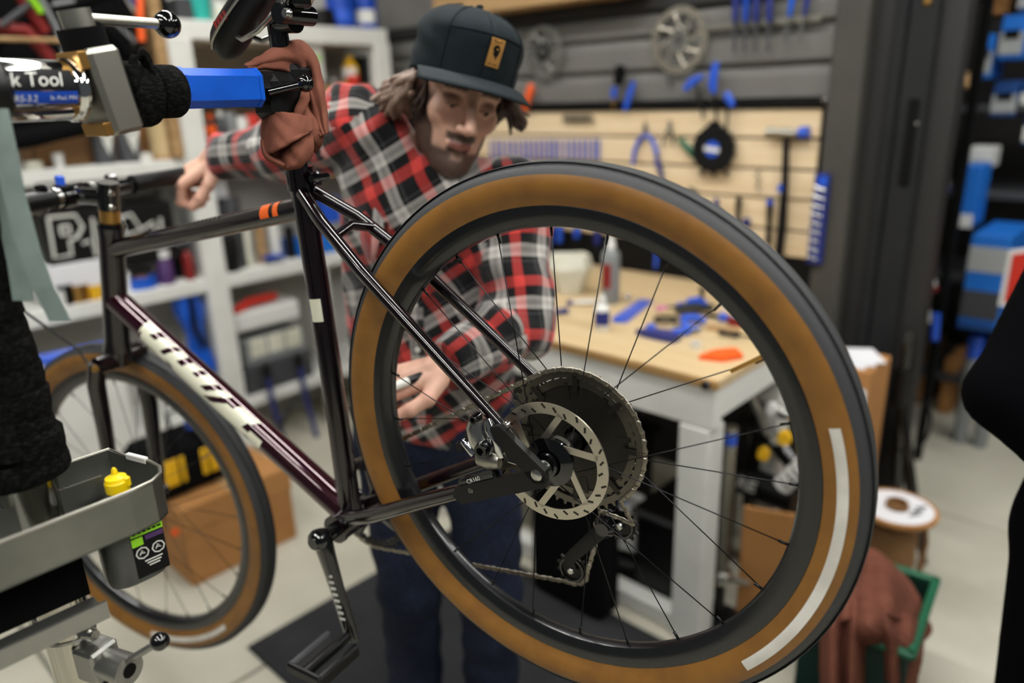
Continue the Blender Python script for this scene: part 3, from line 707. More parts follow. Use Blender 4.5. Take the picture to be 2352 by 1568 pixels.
# blue jaw sleeve (chamfered square section)
def octo(t0,t1,hw,hh,chf,rx=0):
    pr=[(-hw+chf,-hh),(hw-chf,-hh),(hw,-hh+chf),(hw,hh-chf),(hw-chf,hh),(-hw+chf,hh),(-hw,hh-chf),(-hw,-hh+chf)]
    m=MB(); vs=[ck(t)+cn*x+BB_*y for t in(t0,t1) for x,y in pr]; q=8
    return m.add(vs,[(k,(k+1)%q,q+(k+1)%q,q+k) for k in range(q)]+[tuple(range(q))[::-1],tuple(range(q,2*q))])
JW=obj('jaw_sleeve',octo(.068,.182,.022,.0235,.009),'clamp_blue',STD,20)
obj('sleeve_lip',octo(.064,.070,.0232,.0247,.0095),'clamp_blue',JW,20); obj('sleeve_lip',octo(.178,.184,.0232,.0247,.0095),'clamp_blue',JW,20)
obj('jaw',octo(.005,.066,.018,.021,.006).box(ck(.025,0,-.012),(.05,.052,.06),np.array([BN,cn,BB_]).T,ch=.01),'black_plastic',STD,20)
obj('jaw',MB().box(ck(-.012,0,0),(.05,.05,.07),np.array([BN,cn,BB_]).T,ch=.012),'black_plastic',STD,20)
j0=ck(.035)+cn*.022; j1=ck(.016)+cn*.05+BB_*.004
JL=obj('jaw_lever',MB().cyl(ck(.055)+cn*.02-BB_*.006,j1,.006,n=12),'black_gloss',STD); obj('lever_ball',MB().sphere(j1,.0115,n=18,m=12),'black_gloss',JL)
# strap-wrapped upper post
rs_=np.random.RandomState(5); zt=1.222
for i in range(13):
    hgt=rs_.uniform(.022,.036); rr=.041+rs_.uniform(-.003,.004)-.0006*i
    prof=[(.026,-.002),(rr-.003,-.001),(rr,.003),(rr+.0008,hgt*.5),(rr,hgt+.001),(rr-.004,hgt+.005),(.026,hgt+.005)]
    obj('post_wrap',MB().lathe(prof,A(PX,PY,zt),nrm(A(rs_.uniform(-.12,.12),rs_.uniform(-.12,.12),1)),36),'webbing',STD); zt+=hgt*.92
for k,(z_,w_) in enumerate(((1.285,.05),(1.40,.04))):
    G=[[A(PX,PY,z_+dz)+.0475*(math.cos(q)*A(-math.cos(.6),-math.sin(.6),0)+math.sin(q)*A(math.sin(.6),-math.cos(.6),0)) for q in np.linspace(-.3,.8,10)] for dz in(-w_/2,w_/2)]
    obj('wrap_tab',MB().grid(G),'webbing',STD)
# grey-green strap hanging in two tails
def ribbon(pts,wd,side,m,name,par,th=.002):
    pts=np.asarray(pts); Gf=[];
    for i,p in enumerate(pts):
        Gf.append([p-side*wd/2,p+side*wd/2])
    Gf=np.array(Gf); mbr=MB().grid(Gf); nn=nrm(np.cross(Gf[-1,0]-Gf[0,0],side))
    b=Gf+nn*th; vs=np.concatenate([Gf.reshape(-1,3),b.reshape(-1,3)]); n=len(pts); fs=[]
    for i in range(n-1):
        fs+=[(2*i,2*i+1,2*i+3,2*i+2),(2*n+2*i,2*n+2*i+2,2*n+2*i+3,2*n+2*i+1),(2*i,2*i+2,2*n+2*i+2,2*n+2*i),(2*i+1,2*n+2*i+1,2*n+2*i+3,2*i+3)]
    fs+=[(0,2*n,2*n+1,1),(2*n-2,2*n-1,4*n-1,4*n-2)]
    return obj(name,MB().add(vs,fs),m,par,0)
sdir=nrm(RM@A(1,0,0)); dS=.71
pts1=[at(px,py,d) for px,py,d in((-5,250,.70),(12,330,.70),(35,450,.705),(68,570,.71),(100,660,.715),(128,712,.72),(140,738,.722))]
SG=thing('hanging_strap','grey-green webbing strap hanging in two tails off the stand head','strap',at(60,500,.71)-A(0,0,.25))
ribbon(pts1,.0205,sdir,'strap_green','strap_tail',SG)
pts2=[at(px,py,d) for px,py,d in((-14,290,.715),(0,400,.72),(20,500,.725),(42,600,.73),(55,690,.735))]
ribbon(pts2,.020,sdir,'strap_green','strap_tail',SG)
# tool tray round the post
TZ=1.2; TH=.052
TR=thing('tool_tray','brushed aluminium tool tray fixed round the stand post','tray',(PX+.02,.9,TZ-TH-.03))
out=[(-.14,.80),(.235,.808),(.262,.813),(.277,.825),(.283,.842),(.281,.866),(.268,.905),(.262,.94),(-.14,.94)]
def wallring(poly,z0,z1,th,m,name,par,skip=()):
    P=np.array(poly); c=P.mean(0); n=len(P); mbx=MB()
    for i in range(n):
        if i in skip: continue
        a_,b_=P[i],P[(i+1)%n]; d=b_-a_; d=d/np.linalg.norm(d); nn=A(-d[1],d[0])
        vs=[(a_[0],a_[1],z0),(b_[0],b_[1],z0),(b_[0],b_[1],z1),(a_[0],a_[1],z1)]
        q=[(x+nn[0]*th,y+nn[1]*th,z) for x,y,z in vs]
        mbx.add(vs+q,[(0,1,2,3),(4,7,6,5),(3,2,6,7),(0,4,5,1),(0,3,7,4),(1,5,6,2)])
    return obj(name,mbx,m,par,0)
wallring(out,TZ-TH,TZ,.0022,'tray_alu','tray_wall',TR)
obj('tray_floor',MB().prism(out,A(0,0,TZ-TH),A(1,0,0),A(0,1,0),.002),'tray_alu',TR,0)
rim=[A(x,y,TZ) for x,y in out]; obj('tray_rim',MB().tube(rim+[rim[0]],.0022,8),'steel_brushed',TR)
obj('tray_divider',MB().box((.045,.874,TZ-.02),(.37,.002,.04)),'tray_alu',TR,0)
obj('rim_clip',MB().box(((.268+.281)/2,(.905+.866)/2,TZ+.0005),(.006,.034,.008),rotz(.30),ch=.001),'white_plastic',TR,0)
far=[(.10,1.0),(.17,1.0),(.215,1.04),(.235,1.09),(.20,1.13),(.10,1.13)]
wallring(far,TZ-TH,TZ+.01,.0022,'tray_alu','tray_wall',TR); rim=[A(x,y,TZ+.01) for x,y in far]; obj('tray_rim',MB().tube(rim+[rim[0]],.002,8),'steel_brushed',TR)
obj('tray_floor',MB().prism(far,A(0,0,TZ-TH),A(1,0,0),A(0,1,0),.002),'tray_alu',TR,0)
obj('tray_arm',MB().box((.12,.965,TZ-TH-.004),(.04,.11,.006)),'tray_alu',TR,0)
# channel bracket under the tray
obj('tray_bracket',MB().box((.105,.80,TZ-TH-.068),(.165,.004,.020)).box((.105,.825,TZ-TH-.079),(.165,.05,.003)).box((.024,.83,TZ-TH-.04),(.003,.06,.08)),'cast_alu',TR,0); obj('tray_bracket',MB().box((.105,.86,TZ-TH-.04),(.165,.004,.075)),'black_matte',TR,0)  # second piece: black plate standing in for the shaded inside of the channel
# bottle standing through the tray
bo=A(.236,.846,TZ-.125)
BT=thing('oil_bottle','smoky dark bottle with a yellow flip cap standing in the tool tray','bottle',bo)
def sqlathe(prof,o,n=28,p=.7,sx=1,sy=1,rz=0):
    m=MB(); vs=[]
    for (r,h) in prof:
        for k in range(n):
            a=2*pi*k/n; c_,s_=math.cos(a),math.sin(a); x=r*sx*np.sign(c_)*abs(c_)**p; y=r*sy*np.sign(s_)*abs(s_)**p
            q=rotz(rz)@A(x,y,0); vs.append(o+q+A(0,0,h))
    q=len(prof); fs=[(i*n+k,i*n+(k+1)%n,(i+1)*n+(k+1)%n,(i+1)*n+k) for i in range(q-1) for k in range(n)]
    fs.append(tuple(range(n))[::-1]); fs.append(tuple((q-1)*n+k for k in range(n)))
    return m.add(vs,fs)
obj('bottle_body',sqlathe([(.024,0),(.028,.003),(.029,.01),(.029,.088),(.026,.098),(.012,.108),(.0095,.110),(.0095,.114)],bo,p=.65,sx=1.12,sy=.85),'bottle_smoke',BT)
cz=bo+A(0,0,.113); capm=MB().lathe([(0,0),(.0125,0),(.0128,.002),(.0128,.012),(.0118,.013),(.0112,.017),(.006,.0195),(.0035,.021),(.003,.026),(.0015,.0285),(0,.0285)],cz,(0,0,1),28)
CP=obj('cap',capm,'yellow_cap',BT,40); obj('cap_tab',MB().box(cz+rotz(-.8)@A(.0125,0,.011),(.006,.007,.013),rotz(-.8),ch=.002),'yellow_cap',CP)
# bottle label (faces camera-left: -Y side)
ly=bo[1]-.0248
obj('label',MB().box((bo[0]+.012,ly-.0002,bo[2]+.040),(.036,.0008,.062)),'label_black',BT,0)
obj('label_stripe',MB().box((bo[0]+.012,ly-.0010,bo[2]+.066),(.036,.0006,.008)),'lime',BT,0)
obj('label_stripe',MB().box((bo[0]+.000,ly-.0010,bo[2]+.055),(.0125,.0006,.010)),'lime',BT,0)
obj('label_stripe',MB().box((bo[0]+.019,ly-.0010,bo[2]+.057),(.020,.0006,.006)),'purple',BT,0)
for k,xx in enumerate((.003,.021)):
    obj('hazard_octagon',MB().lathe([(.0062,0),(.0076,0),(.0076,.0005),(.0062,.0005)],A(bo[0]+xx,ly-.0014,bo[2]+.040),(0,-1,0),8,closed_prof=True),'label_white',BT,0)
    obj('hazard_symbol',MB().tube([A(bo[0]+xx-.003,ly-.0012,bo[2]+.038),A(bo[0]+xx,ly-.0012,bo[2]+.043),A(bo[0]+xx+.003,ly-.0012,bo[2]+.0385),A(bo[0]+xx-.002,ly-.0012,bo[2]+.0405)],.0007,6),'label_white',BT,0)
for k in range(3): obj('label_line',MB().box((bo[0]+.014,ly-.0010,bo[2]+.028-.0035*k),(.020-.004*k,.0005,.0014)),'label_white',BT,0)
for k in range(6): obj('label_line',MB().box((bo[0]-.002+.0056*k,ly-.0014,bo[2]+.066),(.0042,.0003,.0022)),'label_black',BT,0)
# shiny cut cable ends lying in the tray
for k in range(22):
    p=A(random.uniform(.13,.215),random.uniform(.882,.93),TZ-.022+random.uniform(0,.014)); d=nrm(np.random.randn(3)*A(1,1,.35)); l=random.uniform(.008,.02)
    one('cable_end',MB().cyl(p-d*l/2,p+d*l/2,.0011,n=6),'chrome','small shiny cut cable end lying in the aluminium tray','cable end','cut cable ends in the tray')
hp=MB().sphere((.17,.908,TZ-.047),.05,(1.0,.55,.5),n=16,m=10); 
# lower lever clamp on the post
lc=A(PX,PY,1.0-.05); LC=thing('post_clamp','cast metal clamp with black ball lever on the stand post','clamp',lc-A(0,0,.03))
q=nrm(at(300,1480,.83)-lc); q[2]=0; q=nrm(q); q2=A(-q[1],q[0],0)
zc=.99
obj('collar',MB().lathe([(.0268,-.001),(.0285,-.001),(.0285,.0022),(.0268,.0022)],A(PX,PY,zc+.025),nrm(A(.1,.1,1)),36,closed_prof=True),'steel',LC)
c0_=A(PX,PY,zc); obj('clamp_block',MB().box(c0_+q*.040,(.034,.036,.042),np.array([q,q2,A(0,0,1)]).T,ch=.003),'cast_alu',LC)
obj('clamp_barrel',MB().cyl(c0_+q*.056,c0_+q*.092,.0175,.0185,n=24),'cast_alu',LC)
obj('barrel_bore',MB().lathe([(.0085,0),(0,0)],c0_+q*.0925,q,20),'black',LC)
l0=c0_+q*.082+A(0,0,.006); l1=at(445,1425,.80); l1=l0+nrm(l1-l0)*.072
obj('lever_rod',MB().cyl(l0,l1,.0042,n=12),'cast_alu',LC); obj('lever_ball',MB().sphere(l1,.0105,n=18,m=12),'black_gloss',LC)
s1=at(238,1418,.83); obj('wing_bolt',MB().cyl(A(PX,PY,zc+.035)+q*.027,A(PX,PY,zc+.035)+q*.041,.008,n=12).cyl(A(PX,PY,zc+.035)+q*.041,A(PX,PY,zc+.035)+q*.047,.006,n=12),'steel',LC)
obj('wing_bolt',MB().cyl(A(PX,PY,zc+.03)-q*.027,A(PX,PY,zc+.03)-q*.055,.0055,n=12).box(A(PX,PY,zc+.03)-q*.055,(.006,.02,.016),np.array([q,q2,A(0,0,1)]).T,ch=.002),'steel',LC)
# ================================================================== figures: smooth implicit surfaces turned into meshes
def rcone(p,a,b,r1,r2):
    ba=b-a; l2=ba@ba; pa=p-a
    h=np.clip((pa@ba)/l2,0,1); d=pa-h[:,None]*ba
    return np.sqrt((d*d).sum(1))-(r1+(r2-r1)*h)
def ell(p,c,r,M=None):
    q=p-c
    if M is not None: q=q@M
    r=np.asarray(r,float); k=np.sqrt(((q/r)**2).sum(1)); return (k-1)*r.min()*1.0 if False else k*(k-1)/(np.sqrt(((q/(r*r))**2).sum(1))+1e-9)
def smin(a,b,k):
    h=np.clip(.5+.5*(b-a)/k,0,1); return b*(1-h)+a*h-k*h*(1-h)
def smax(a,b,k): return -smin(-a,-b,k)
def nets(fn,lo,hi,st):
    lo=np.asarray(lo,float); n=(np.ceil((np.asarray(hi)-lo)/st)).astype(int)+1
    X,Y,Z=[lo[i]+st*np.arange(n[i]) for i in range(3)]
    P=np.stack(np.meshgrid(X,Y,Z,indexing='ij'),-1).reshape(-1,3); V=np.empty(len(P))
    for i in range(0,len(P),400000): V[i:i+400000]=fn(P[i:i+400000])
    V=V.reshape(n); S=V<0
    c=n-1; acc=np.zeros(tuple(c)+(3,)); cnt=np.zeros(tuple(c))
    for ax in range(3):
        o=[0,1,2]; o.remove(ax)
        for d1 in(0,1):
            for d2 in(0,1):
                s0=[None]*3; s1=[None]*3
                s0[ax]=slice(0,c[ax]); s1[ax]=slice(1,c[ax]+1)
                for q,dd in zip(o,(d1,d2)): s0[q]=slice(dd,dd+c[q]); s1[q]=s0[q]
                a_,b_=V[tuple(s0)],V[tuple(s1)]; m=(a_<0)!=(b_<0); t=np.where(m,a_/np.where(m,a_-b_,1),0)
                off=np.zeros(3); off[o[0]]=d1; off[o[1]]=d2
                pt=np.zeros(tuple(c)+(3,)); pt[...,:]=off; pt[...,ax]+=t
                acc+=pt*m[...,None]; cnt+=m
    mask=cnt>0; idx=-np.ones(tuple(c),int); idx[mask]=np.arange(mask.sum())
    base=np.stack(np.meshgrid(*[np.arange(k) for k in c],indexing='ij'),-1)
    verts=lo+st*(base[mask]+acc[mask]/cnt[mask][:,None]); faces=[]
    for ax in range(3):
        o=[0,1,2]; o.remove(ax); b_,d_=o
        s0=[slice(1,c[k]) for k in range(3)]; s0[ax]=slice(0,c[ax]); s1=list(s0); s1[ax]=slice(1,c[ax]+1)
        A0,A1=S[tuple(s0)],S[tuple(s1)]
        for flip in(False,True):
            w=np.argwhere((A0&~A1) if not flip else (~A0&A1))
            if len(w)==0: continue
            w=w.copy(); 
            for k in range(3):
                if k!=ax: w[:,k]+=1
            def g(db,dd): q=w.copy(); q[:,b_]+=db; q[:,d_]+=dd; return idx[q[:,0],q[:,1],q[:,2]]
            f=np.stack([g(-1,-1),g(0,-1),g(0,0),g(-1,0)],1)
            if (ax==1)!=flip: f=f[:,::-1]
            faces.append(f)
    return verts,np.concatenate(faces)
def mesh_np(name,V,Fc,mats_,parent,attr=None,base=None):
    me=bpy.data.meshes.new(name); b=wloc(parent) if parent is not None else base
    me.from_pydata((V-b).tolist(),[],Fc.tolist()); me.update(); me.polygons.foreach_set('use_smooth',[True]*len(me.polygons))
    o=bpy.data.objects.new(name,me); COL.objects.link(o)
    if parent is not None: o.parent=parent
    else: o.location=Vector(base)
    for m in mats_: me.materials.append(MATS[m])
    if attr is not None:
        at_=me.color_attributes.new('tint','FLOAT_COLOR','POINT'); at_.data.foreach_set('color',np.concatenate([attr,np.ones((len(attr),1))],1).ravel())
    return o
def skin_mat(name,rough=.5):
    m=bpy.data.materials.new(name); m.use_nodes=True; nt=m.node_tree; b=nt.nodes['Principled BSDF']
    a=nt.nodes.new('ShaderNodeAttribute'); a.attribute_name='tint'; nz=nt.nodes.new('ShaderNodeTexNoise'); nz.inputs['Scale'].default_value=90
    tc=nt.nodes.new('ShaderNodeTexCoord'); nt.links.new(tc.outputs['Object'],nz.inputs['Vector'])
    mr=nt.nodes.new('ShaderNodeMapRange'); mr.inputs[3].default_value=.82; mr.inputs[4].default_value=1.15; nt.links.new(nz.outputs[0],mr.inputs[0])
    mx=nt.nodes.new('ShaderNodeMix'); mx.data_type='RGBA'; mx.blend_type='MULTIPLY'; mx.inputs[0].default_value=1
    nt.links.new(a.outputs['Color'],mx.inputs[6]); nt.links.new(mr.outputs[0],mx.inputs[7]); nt.links.new(mx.outputs[2],b.inputs['Base Color'])
    b.inputs['Roughness'].default_value=rough; b.inputs['Subsurface Weight'].default_value=.12; b.inputs['Subsurface Radius'].default_value=(.012,.005,.003); b.inputs['Subsurface Scale'].default_value=.6
    MATS[name]=m
skin_mat('skin')
# plaid: two sets of stripes read from a wrapped cloth coordinate
def plaid_mat():
    m=bpy.data.materials.new('plaid_flannel'); m.use_nodes=True; nt=m.node_tree; b=nt.nodes['Principled BSDF']
    a=nt.nodes.new('ShaderNodeAttribute'); a.attribute_name='cloth'; sp=nt.nodes.new('ShaderNodeSeparateXYZ'); nt.links.new(a.outputs['Vector'],sp.inputs[0])
    def stripes(sock,per,off):
        d=nt.nodes.new('ShaderNodeMath'); d.operation='MULTIPLY_ADD'; d.inputs[1].default_value=1/per; d.inputs[2].default_value=off; nt.links.new(sock,d.inputs[0])
        f=nt.nodes.new('ShaderNodeMath'); f.operation='FRACT'; nt.links.new(d.outputs[0],f.inputs[0])
        r=nt.nodes.new('ShaderNodeValToRGB'); r.color_ramp.interpolation='CONSTANT'; nt.links.new(f.outputs[0],r.inputs[0])
        st=[(0,'08080a'),(.20,'bb3a35'),(.40,'08080a'),(.58,'b4b0aa'),(.66,'98948f'),(.74,'b4b0aa'),(.82,'08080a'),(.88,'38383a'),(.93,'08080a')]
        e=r.color_ramp.elements
        while len(e)<len(st): e.new(.5)
        for k,(p,c) in enumerate(st): e[k].position=p; e[k].color=lin(c)+(1,)
        return r.outputs[0]
    s1=stripes(sp.outputs[0],.100,.1); s2=stripes(sp.outputs[1],.100,.35)
    mx=nt.nodes.new('ShaderNodeMix'); mx.data_type='RGBA'; mx.inputs[0].default_value=.5; nt.links.new(s1,mx.inputs[6]); nt.links.new(s2,mx.inputs[7])
    nt.links.new(mx.outputs[2],b.inputs['Base Color']); b.inputs['Roughness'].default_value=.95; b.inputs['Sheen Weight'].default_value=.25; b.inputs['Specular IOR Level'].default_value=.2
    n=nt.nodes.new('ShaderNodeTexNoise'); n.inputs['Scale'].default_value=30; tc=nt.nodes.new('ShaderNodeTexCoord'); nt.links.new(tc.outputs['Object'],n.inputs['Vector'])
    bp=nt.nodes.new('ShaderNodeBump'); bp.inputs['Strength'].default_value=.35; bp.inputs['Distance'].default_value=.01; nt.links.new(n.outputs[0],bp.inputs['Height']); nt.links.new(bp.outputs[0],b.inputs['Normal'])
    MATS['plaid_flannel']=m
plaid_mat()
def cloth_coords(o,segs,wid):
    # each face takes the nearest limb axis; corners get (length along, girth) on that limb
    me=o.data; b=wloc(o.parent) if o.parent else np.array(o.location)
    V=np.array([v.co for v in me.vertices])+b; Fp=[list(p.vertices) for p in me.polygons]
    at_=me.attributes.new('cloth','FLOAT_VECTOR','CORNER'); buf=np.zeros((len(me.loops),3)); li=0
    Cn=np.array([V[f].mean(0) for f in Fp]); D=[]
    for a,b2,r,u0,off in segs:
        ba=b2-a; h=np.clip(((Cn-a)@ba)/(ba@ba),0,1); D.append(np.linalg.norm(Cn-a-h[:,None]*ba,axis=1)-r)
    W=np.argmin(np.array(D),0)
    for f,w,c in zip(Fp,W,Cn):
        a,b2,r,u0,off=segs[w]; x=nrm(b2-a); u=nrm(u0-x*(u0@x)); v=np.cross(x,u)
        ca=math.atan2((c-a)@v,(c-a)@u)
        for k in f:
            d=V[k]-a; an=math.atan2(d@v,d@u); an+=2*pi*round((ca-an)/(2*pi)); cu_,cv_=d@x+off[0],an*r+off[1]
            if len(off)>3: cu_,cv_=(V[k]-PEL)@tu,(V[k]-PEL)@tl
            if len(off)>2: cu_,cv_=cu_*math.cos(off[2])-cv_*math.sin(off[2]),cu_*math.sin(off[2])+cv_*math.cos(off[2])
            buf[li]=(cu_,cv_,0); li+=1
    at_.data.foreach_set('vector',buf.ravel())
SK=np.array(lin('d2a690')); SKD=np.array(lin('a8705c'))
def hand_prims(wr,dr,back,th,curl,sc=1.0,spread=.12,thumb=(.5,.35,.25)):
    """wr wrist, dr wrist->knuckle, back out of the back of the hand, th toward the thumb side; curl per finger (index..little) three bends"""
    dr=nrm(dr); th=nrm(th-dr*(th@dr)); bk_=nrm(np.cross(dr,th)); bk_=bk_ if bk_@back>0 else -bk_
    pr=[]; L=[(.041,.026,.022),(.046,.029,.023),(.042,.027,.022),(.033,.021,.019)]; R=[.0098,.0102,.0096,.0084]; K=[.098,.100,.095,.086]; off=[.031,.010,-.011,-.031]
    nails=[]
    for i in range(4):
        kn=wr+sc*(dr*K[i]+th*off[i]); pr.append((wr+sc*(th*off[i]*.55+dr*.012),kn,.015*sc,.0118*sc))
        d=nrm(dr+th*spread*(off[i]/.03)); p=kn
        ax=nrm(np.cross(bk_,d)); a=0
        for j in range(3):
            d=nrm(rotax(ax,curl[i][j])@d); q=p+d*L[i][j]*sc; pr.append((p,q,R[i]*(1-.08*j)*sc,R[i]*(1-.08*(j+1))*sc)); p=q
        nails.append((p,d))
    pr.append((wr+sc*dr*.01,wr+sc*(dr*.07),.021*sc,.019*sc))
    b0=wr+sc*(dr*.018+th*.022-bk_*.006); d1=nrm(dr*.62+th*.72-bk_*thumb[2]); b1=b0+d1*.045*sc
    d2=nrm(dr*(.62+thumb[0])+th*(.45-thumb[1])-bk_*(thumb[2]+.1)); b2=b1+d2*.034*sc; d3=nrm(d2+dr*.25-th*thumb[1]*.5); b3=b2+d3*.027*sc
    pr+=[(b0,b1,.0175*sc,.0125*sc),(b1,b2,.012*sc,.0112*sc),(b2,b3,.0112*sc,.0092*sc)]
    return pr
def hand_mesh(pr,extra,st=.0021):
    pts=np.array([q for a,b,_,_ in pr+extra for q in(a,b)]); lo,hi=pts.min(0)-.03,pts.max(0)+.03
    def f(p):
        d=None
        for i,(a,b,r1,r2) in enumerate(pr+extra):
            e=rcone(p,a,b,r1,r2); d=e if d is None else smin(d,e,.0055)
        return d
    return nets(f,lo,hi,st)
def ridg(p,a,b,k): return 1-np.abs(np.sin(p@A(*a)+k*np.sin(p@A(*b))))
# shop rag: sheets folded over the jaw and bundled round the seatpost, laid out from control points
def crom(P,n):
    P=np.asarray(P,float); m=len(P); t=np.linspace(0,m-1,n); out=[]
    for x in t:
        k=min(int(x),m-2); f=x-k; p0,p1,p2,p3=P[max(k-1,0)],P[k],P[k+1],P[min(k+2,m-1)]
        out.append(.5*((2*p1)+(-p0+p2)*f+(2*p0-5*p1+4*p2-p3)*f*f+(-p0+3*p1-3*p2+p3)*f**3))
    return np.array(out)
def sheet(ctrl,n,m,wr=.0012,seed=0):
    G=np.array([[at(*c) for c in row] for row in ctrl]); G=np.array([crom(r,m) for r in G]); G=np.swapaxes(np.array([crom(c,n) for c in np.swapaxes(G,0,1)]),0,1)
    k=G.reshape(-1,3); w=wr*(np.sin(k@A(140,60,90)+3*np.sin(k@A(50,-70,40))+seed)+.6*np.sin(k@A(-230,150,200)+2*np.sin(k@A(90,60,-70))))
    return (k+np.outer(w,RM@A(0,0,1))).reshape(n,m,3)
hood=[]
for k,(o,i_,dd) in enumerate((((562,150),(572,158),.985),((605,126),(618,159),1.005),((645,103),(660,166),1.025),((690,94),(684,190),1.045),((724,128),(694,224),1.05),((740,185),(702,258),1.045),((748,245),(716,288),1.04),((754,306),(738,314),1.035))):
    o,i_=A(*o),A(*i_); row=[]; sc=min(1,.25+.25*k) if k<4 else max(.3,1-.22*(k-3))
    for f,dz in((.04,.040),(0,.006),(.22,-.016),(.42,-.004 if k>3 else -.021),(.60,-.015),(.78,-.003 if k>2 else -.014),(.92,-.012),(1,0),(.97,.022)):
        q=o*(1-f)+i_*f; row.append((q[0],q[1],dd+dz*sc))
    hood.append(row)
RGM=MB()
RGM.grid(sheet(hood,60,44,.0014,1))
RGM.grid(sheet([[(606,256,1.03),(640,258,1.0),(680,262,1.0),(716,270,1.03)],[(600,295,1.022),(640,288,.993),(685,288,.995),(717,300,1.02)],[(603,330,1.018),(640,322,.986),(680,310,.99),(713,302,1.015)],[(610,354,1.010),(640,343,.984),(680,320,.988),(708,305,1.012)],[(615,350,1.026),(642,336,1.004),(682,314,1.01),(708,302,1.022)]],34,34,.0012,2))
RGM.grid(sheet([[(618,346,1.03),(645,332,1.022),(685,308,1.02),(716,296,1.03)],[(636,362,1.018),(652,350,1.004),(690,332,1.000),(720,332,1.022)],[(644,376,1.014),(662,366,.998),(694,358,.998),(717,356,1.022)],[(650,386,1.016),(664,388,1.004),(690,382,1.006),(708,366,1.028)],[(656,380,1.05),(668,384,1.045),(690,376,1.045),(702,362,1.05)]],32,32,.0012,3))
RGM.grid(sheet([[(600,320,1.02),(603,350,1.01),(620,370,1.004),(652,385,1.006)],[(603,322,1.012),(609,350,1.002),(624,365,.998),(654,380,1.0)],[(608,326,1.02),(615,348,1.012),(630,358,1.01),(656,370,1.012)]],14,26,.0006,4))
RGM.grid(sheet([[(690,200,1.045),(712,232,1.05),(738,262,1.05)],[(686,235,1.035),(706,262,1.03),(740,290,1.04)],[(682,262,1.03),(706,292,1.025),(744,312,1.04)],[(692,292,1.03),(716,318,1.03),(738,336,1.045)],[(704,330,1.05),(718,345,1.05),(726,352,1.06)]],24,24,.0016,5))
RGM.tube([at(702,200,1.035),at(700,228,1.025),at(688,252,1.018),at(682,274,1.015)],[.004,.006,.006,.004],10,flat=.6)
RGM.sphere(at(664,316,1.045),.03,(.95,.95,1.45),n=20,m=12)
RG=one('shop_rag',RGM,'rag','crumpled brown shop rag draped over the stand jaw and seatpost','rag',smooth=180)
md=RG.modifiers.new('thick','SOLIDIFY'); md.thickness=.0028; md.offset=0
# ---------------------------------------------------------------- the mechanic
PEL=A(.985,1.165,.90); NECK=at(958,408,1.40); SHR=at(815,292,1.43); SHL=at(1160,452,1.46)
ELR=at(668,345,1.50); WRR=at(507,357,1.60); ELL_=at(1190,742,1.42); WRL=at(1022,842,1.29)
MAN=thing('person','man in a dark cap and red plaid flannel shirt leaning over the bicycle','person',(PEL[0],PEL[1],.012))
tl=nrm(SHL-SHR); tu=nrm(NECK-PEL); tf=nrm(np.cross(tl,tu)); tf=tf if tf@(-ray(1000,600))>0 else -tf; tl=nrm(np.cross(tu,tf)); tl=tl if tl@(SHL-SHR)>0 else -tl
# head frame
hf=nrm(RM@A(.30,.47,-.83)); hu=RM@A(.27,-.84,-.38); hu=nrm(hu-hf*(hu@hf)); hl=np.cross(hu,hf)   # forward, up, person's left
HS=1.0; HO=at(1080,240,1.29)-hf*.082
def hp_(x,y,z): return HO+HS*(hf*x+hl*y+hu*z)
HM=np.stack([hf,hl,hu],1)
def head_sdf(p):
    q=(p-HO)@HM/HS; q[:,1:2]; s=np.abs(q[:,1]); m=np.stack([q[:,0],s,q[:,2]],1)
    E=lambda c,r: ell(m,A(*c),r); Sp=lambda c,r: np.linalg.norm(m-A(*c),axis=1)-r; K=lambda a,b,r1,r2: rcone(m,A(*a),A(*b),r1,r2)
    d=E((-.012,0,.035),(.098,.078,.09))
    d=smin(d,E((.020,0,-.045),(.066,.056,.084)),.03)
    d=smin(d,Sp((.066,0,-.116),.020),.025); d=smin(d,K((.0,.051,-.062),(.05,.022,-.116),.015,.013),.028)
    d=smin(d,Sp((.056,.045,-.026),.019),.022)
    d=smin(d,K((.082,0,.022),(.070,.046,.020),.011,.009),.016)
    d=smax(d,-(Sp((.098,.032,-.002),.0155)),.012)
    d=smin(d,Sp((.0755,.0315,-.003),.0135),.004)
    d=smin(d,K((.0765,.020,.001),(.0725,.043,-.001),.0098,.0085),.005)       # upper lids
    d=smin(d,K((.090,0,.012),(.119,0,-.036),.0080,.0105),.012)
    d=smin(d,Sp((.100,.0115,-.041),.008),.007); d=smin(d,K((.094,0,-.044),(.108,0,-.044),.008,.007),.006)
    d=smin(d,K((.0905,0,-.069),(.080,.021,-.073),.0058,.0035),.006); d=smin(d,K((.089,0,-.079),(.080,.017,-.077),.0060,.004),.006)
    d=smax(d,-K((.101,0,-.0735),(.085,.024,-.0745),.0018,.001),.003)
    d=smin(d,ell(m,A(-.006,.080,-.012),(.020,.009,.031)),.008)
    d=smin(d,K((-.018,0,-.06),(-.06,0,-.21),.054,.060),.03)
    return d*HS
cn_=[hp_(x,y,z) for x in(-.16,.14) for y in(-.11,.11) for z in(-.24,.14)]
HV,HFc=nets(head_sdf,np.min(cn_,0),np.max(cn_,0),.0032)
q=(HV-HO)@HM/HS; X_,Y_,Z_=q[:,0],np.abs(q[:,1]),q[:,2]
def sst(a,b,x): t=np.clip((x-a)/(b-a),0,1); return t*t*(3-2*t)
col=np.tile(SK,(len(q),1))
def paint(w,c): global col; col=col*(1-w[:,None])+np.array(lin(c))*w[:,None]
paint(.45*sst(.03,.0,np.hypot(X_-.085,Y_-.04)+np.abs(Z_+.03)*.6),'b9796a')
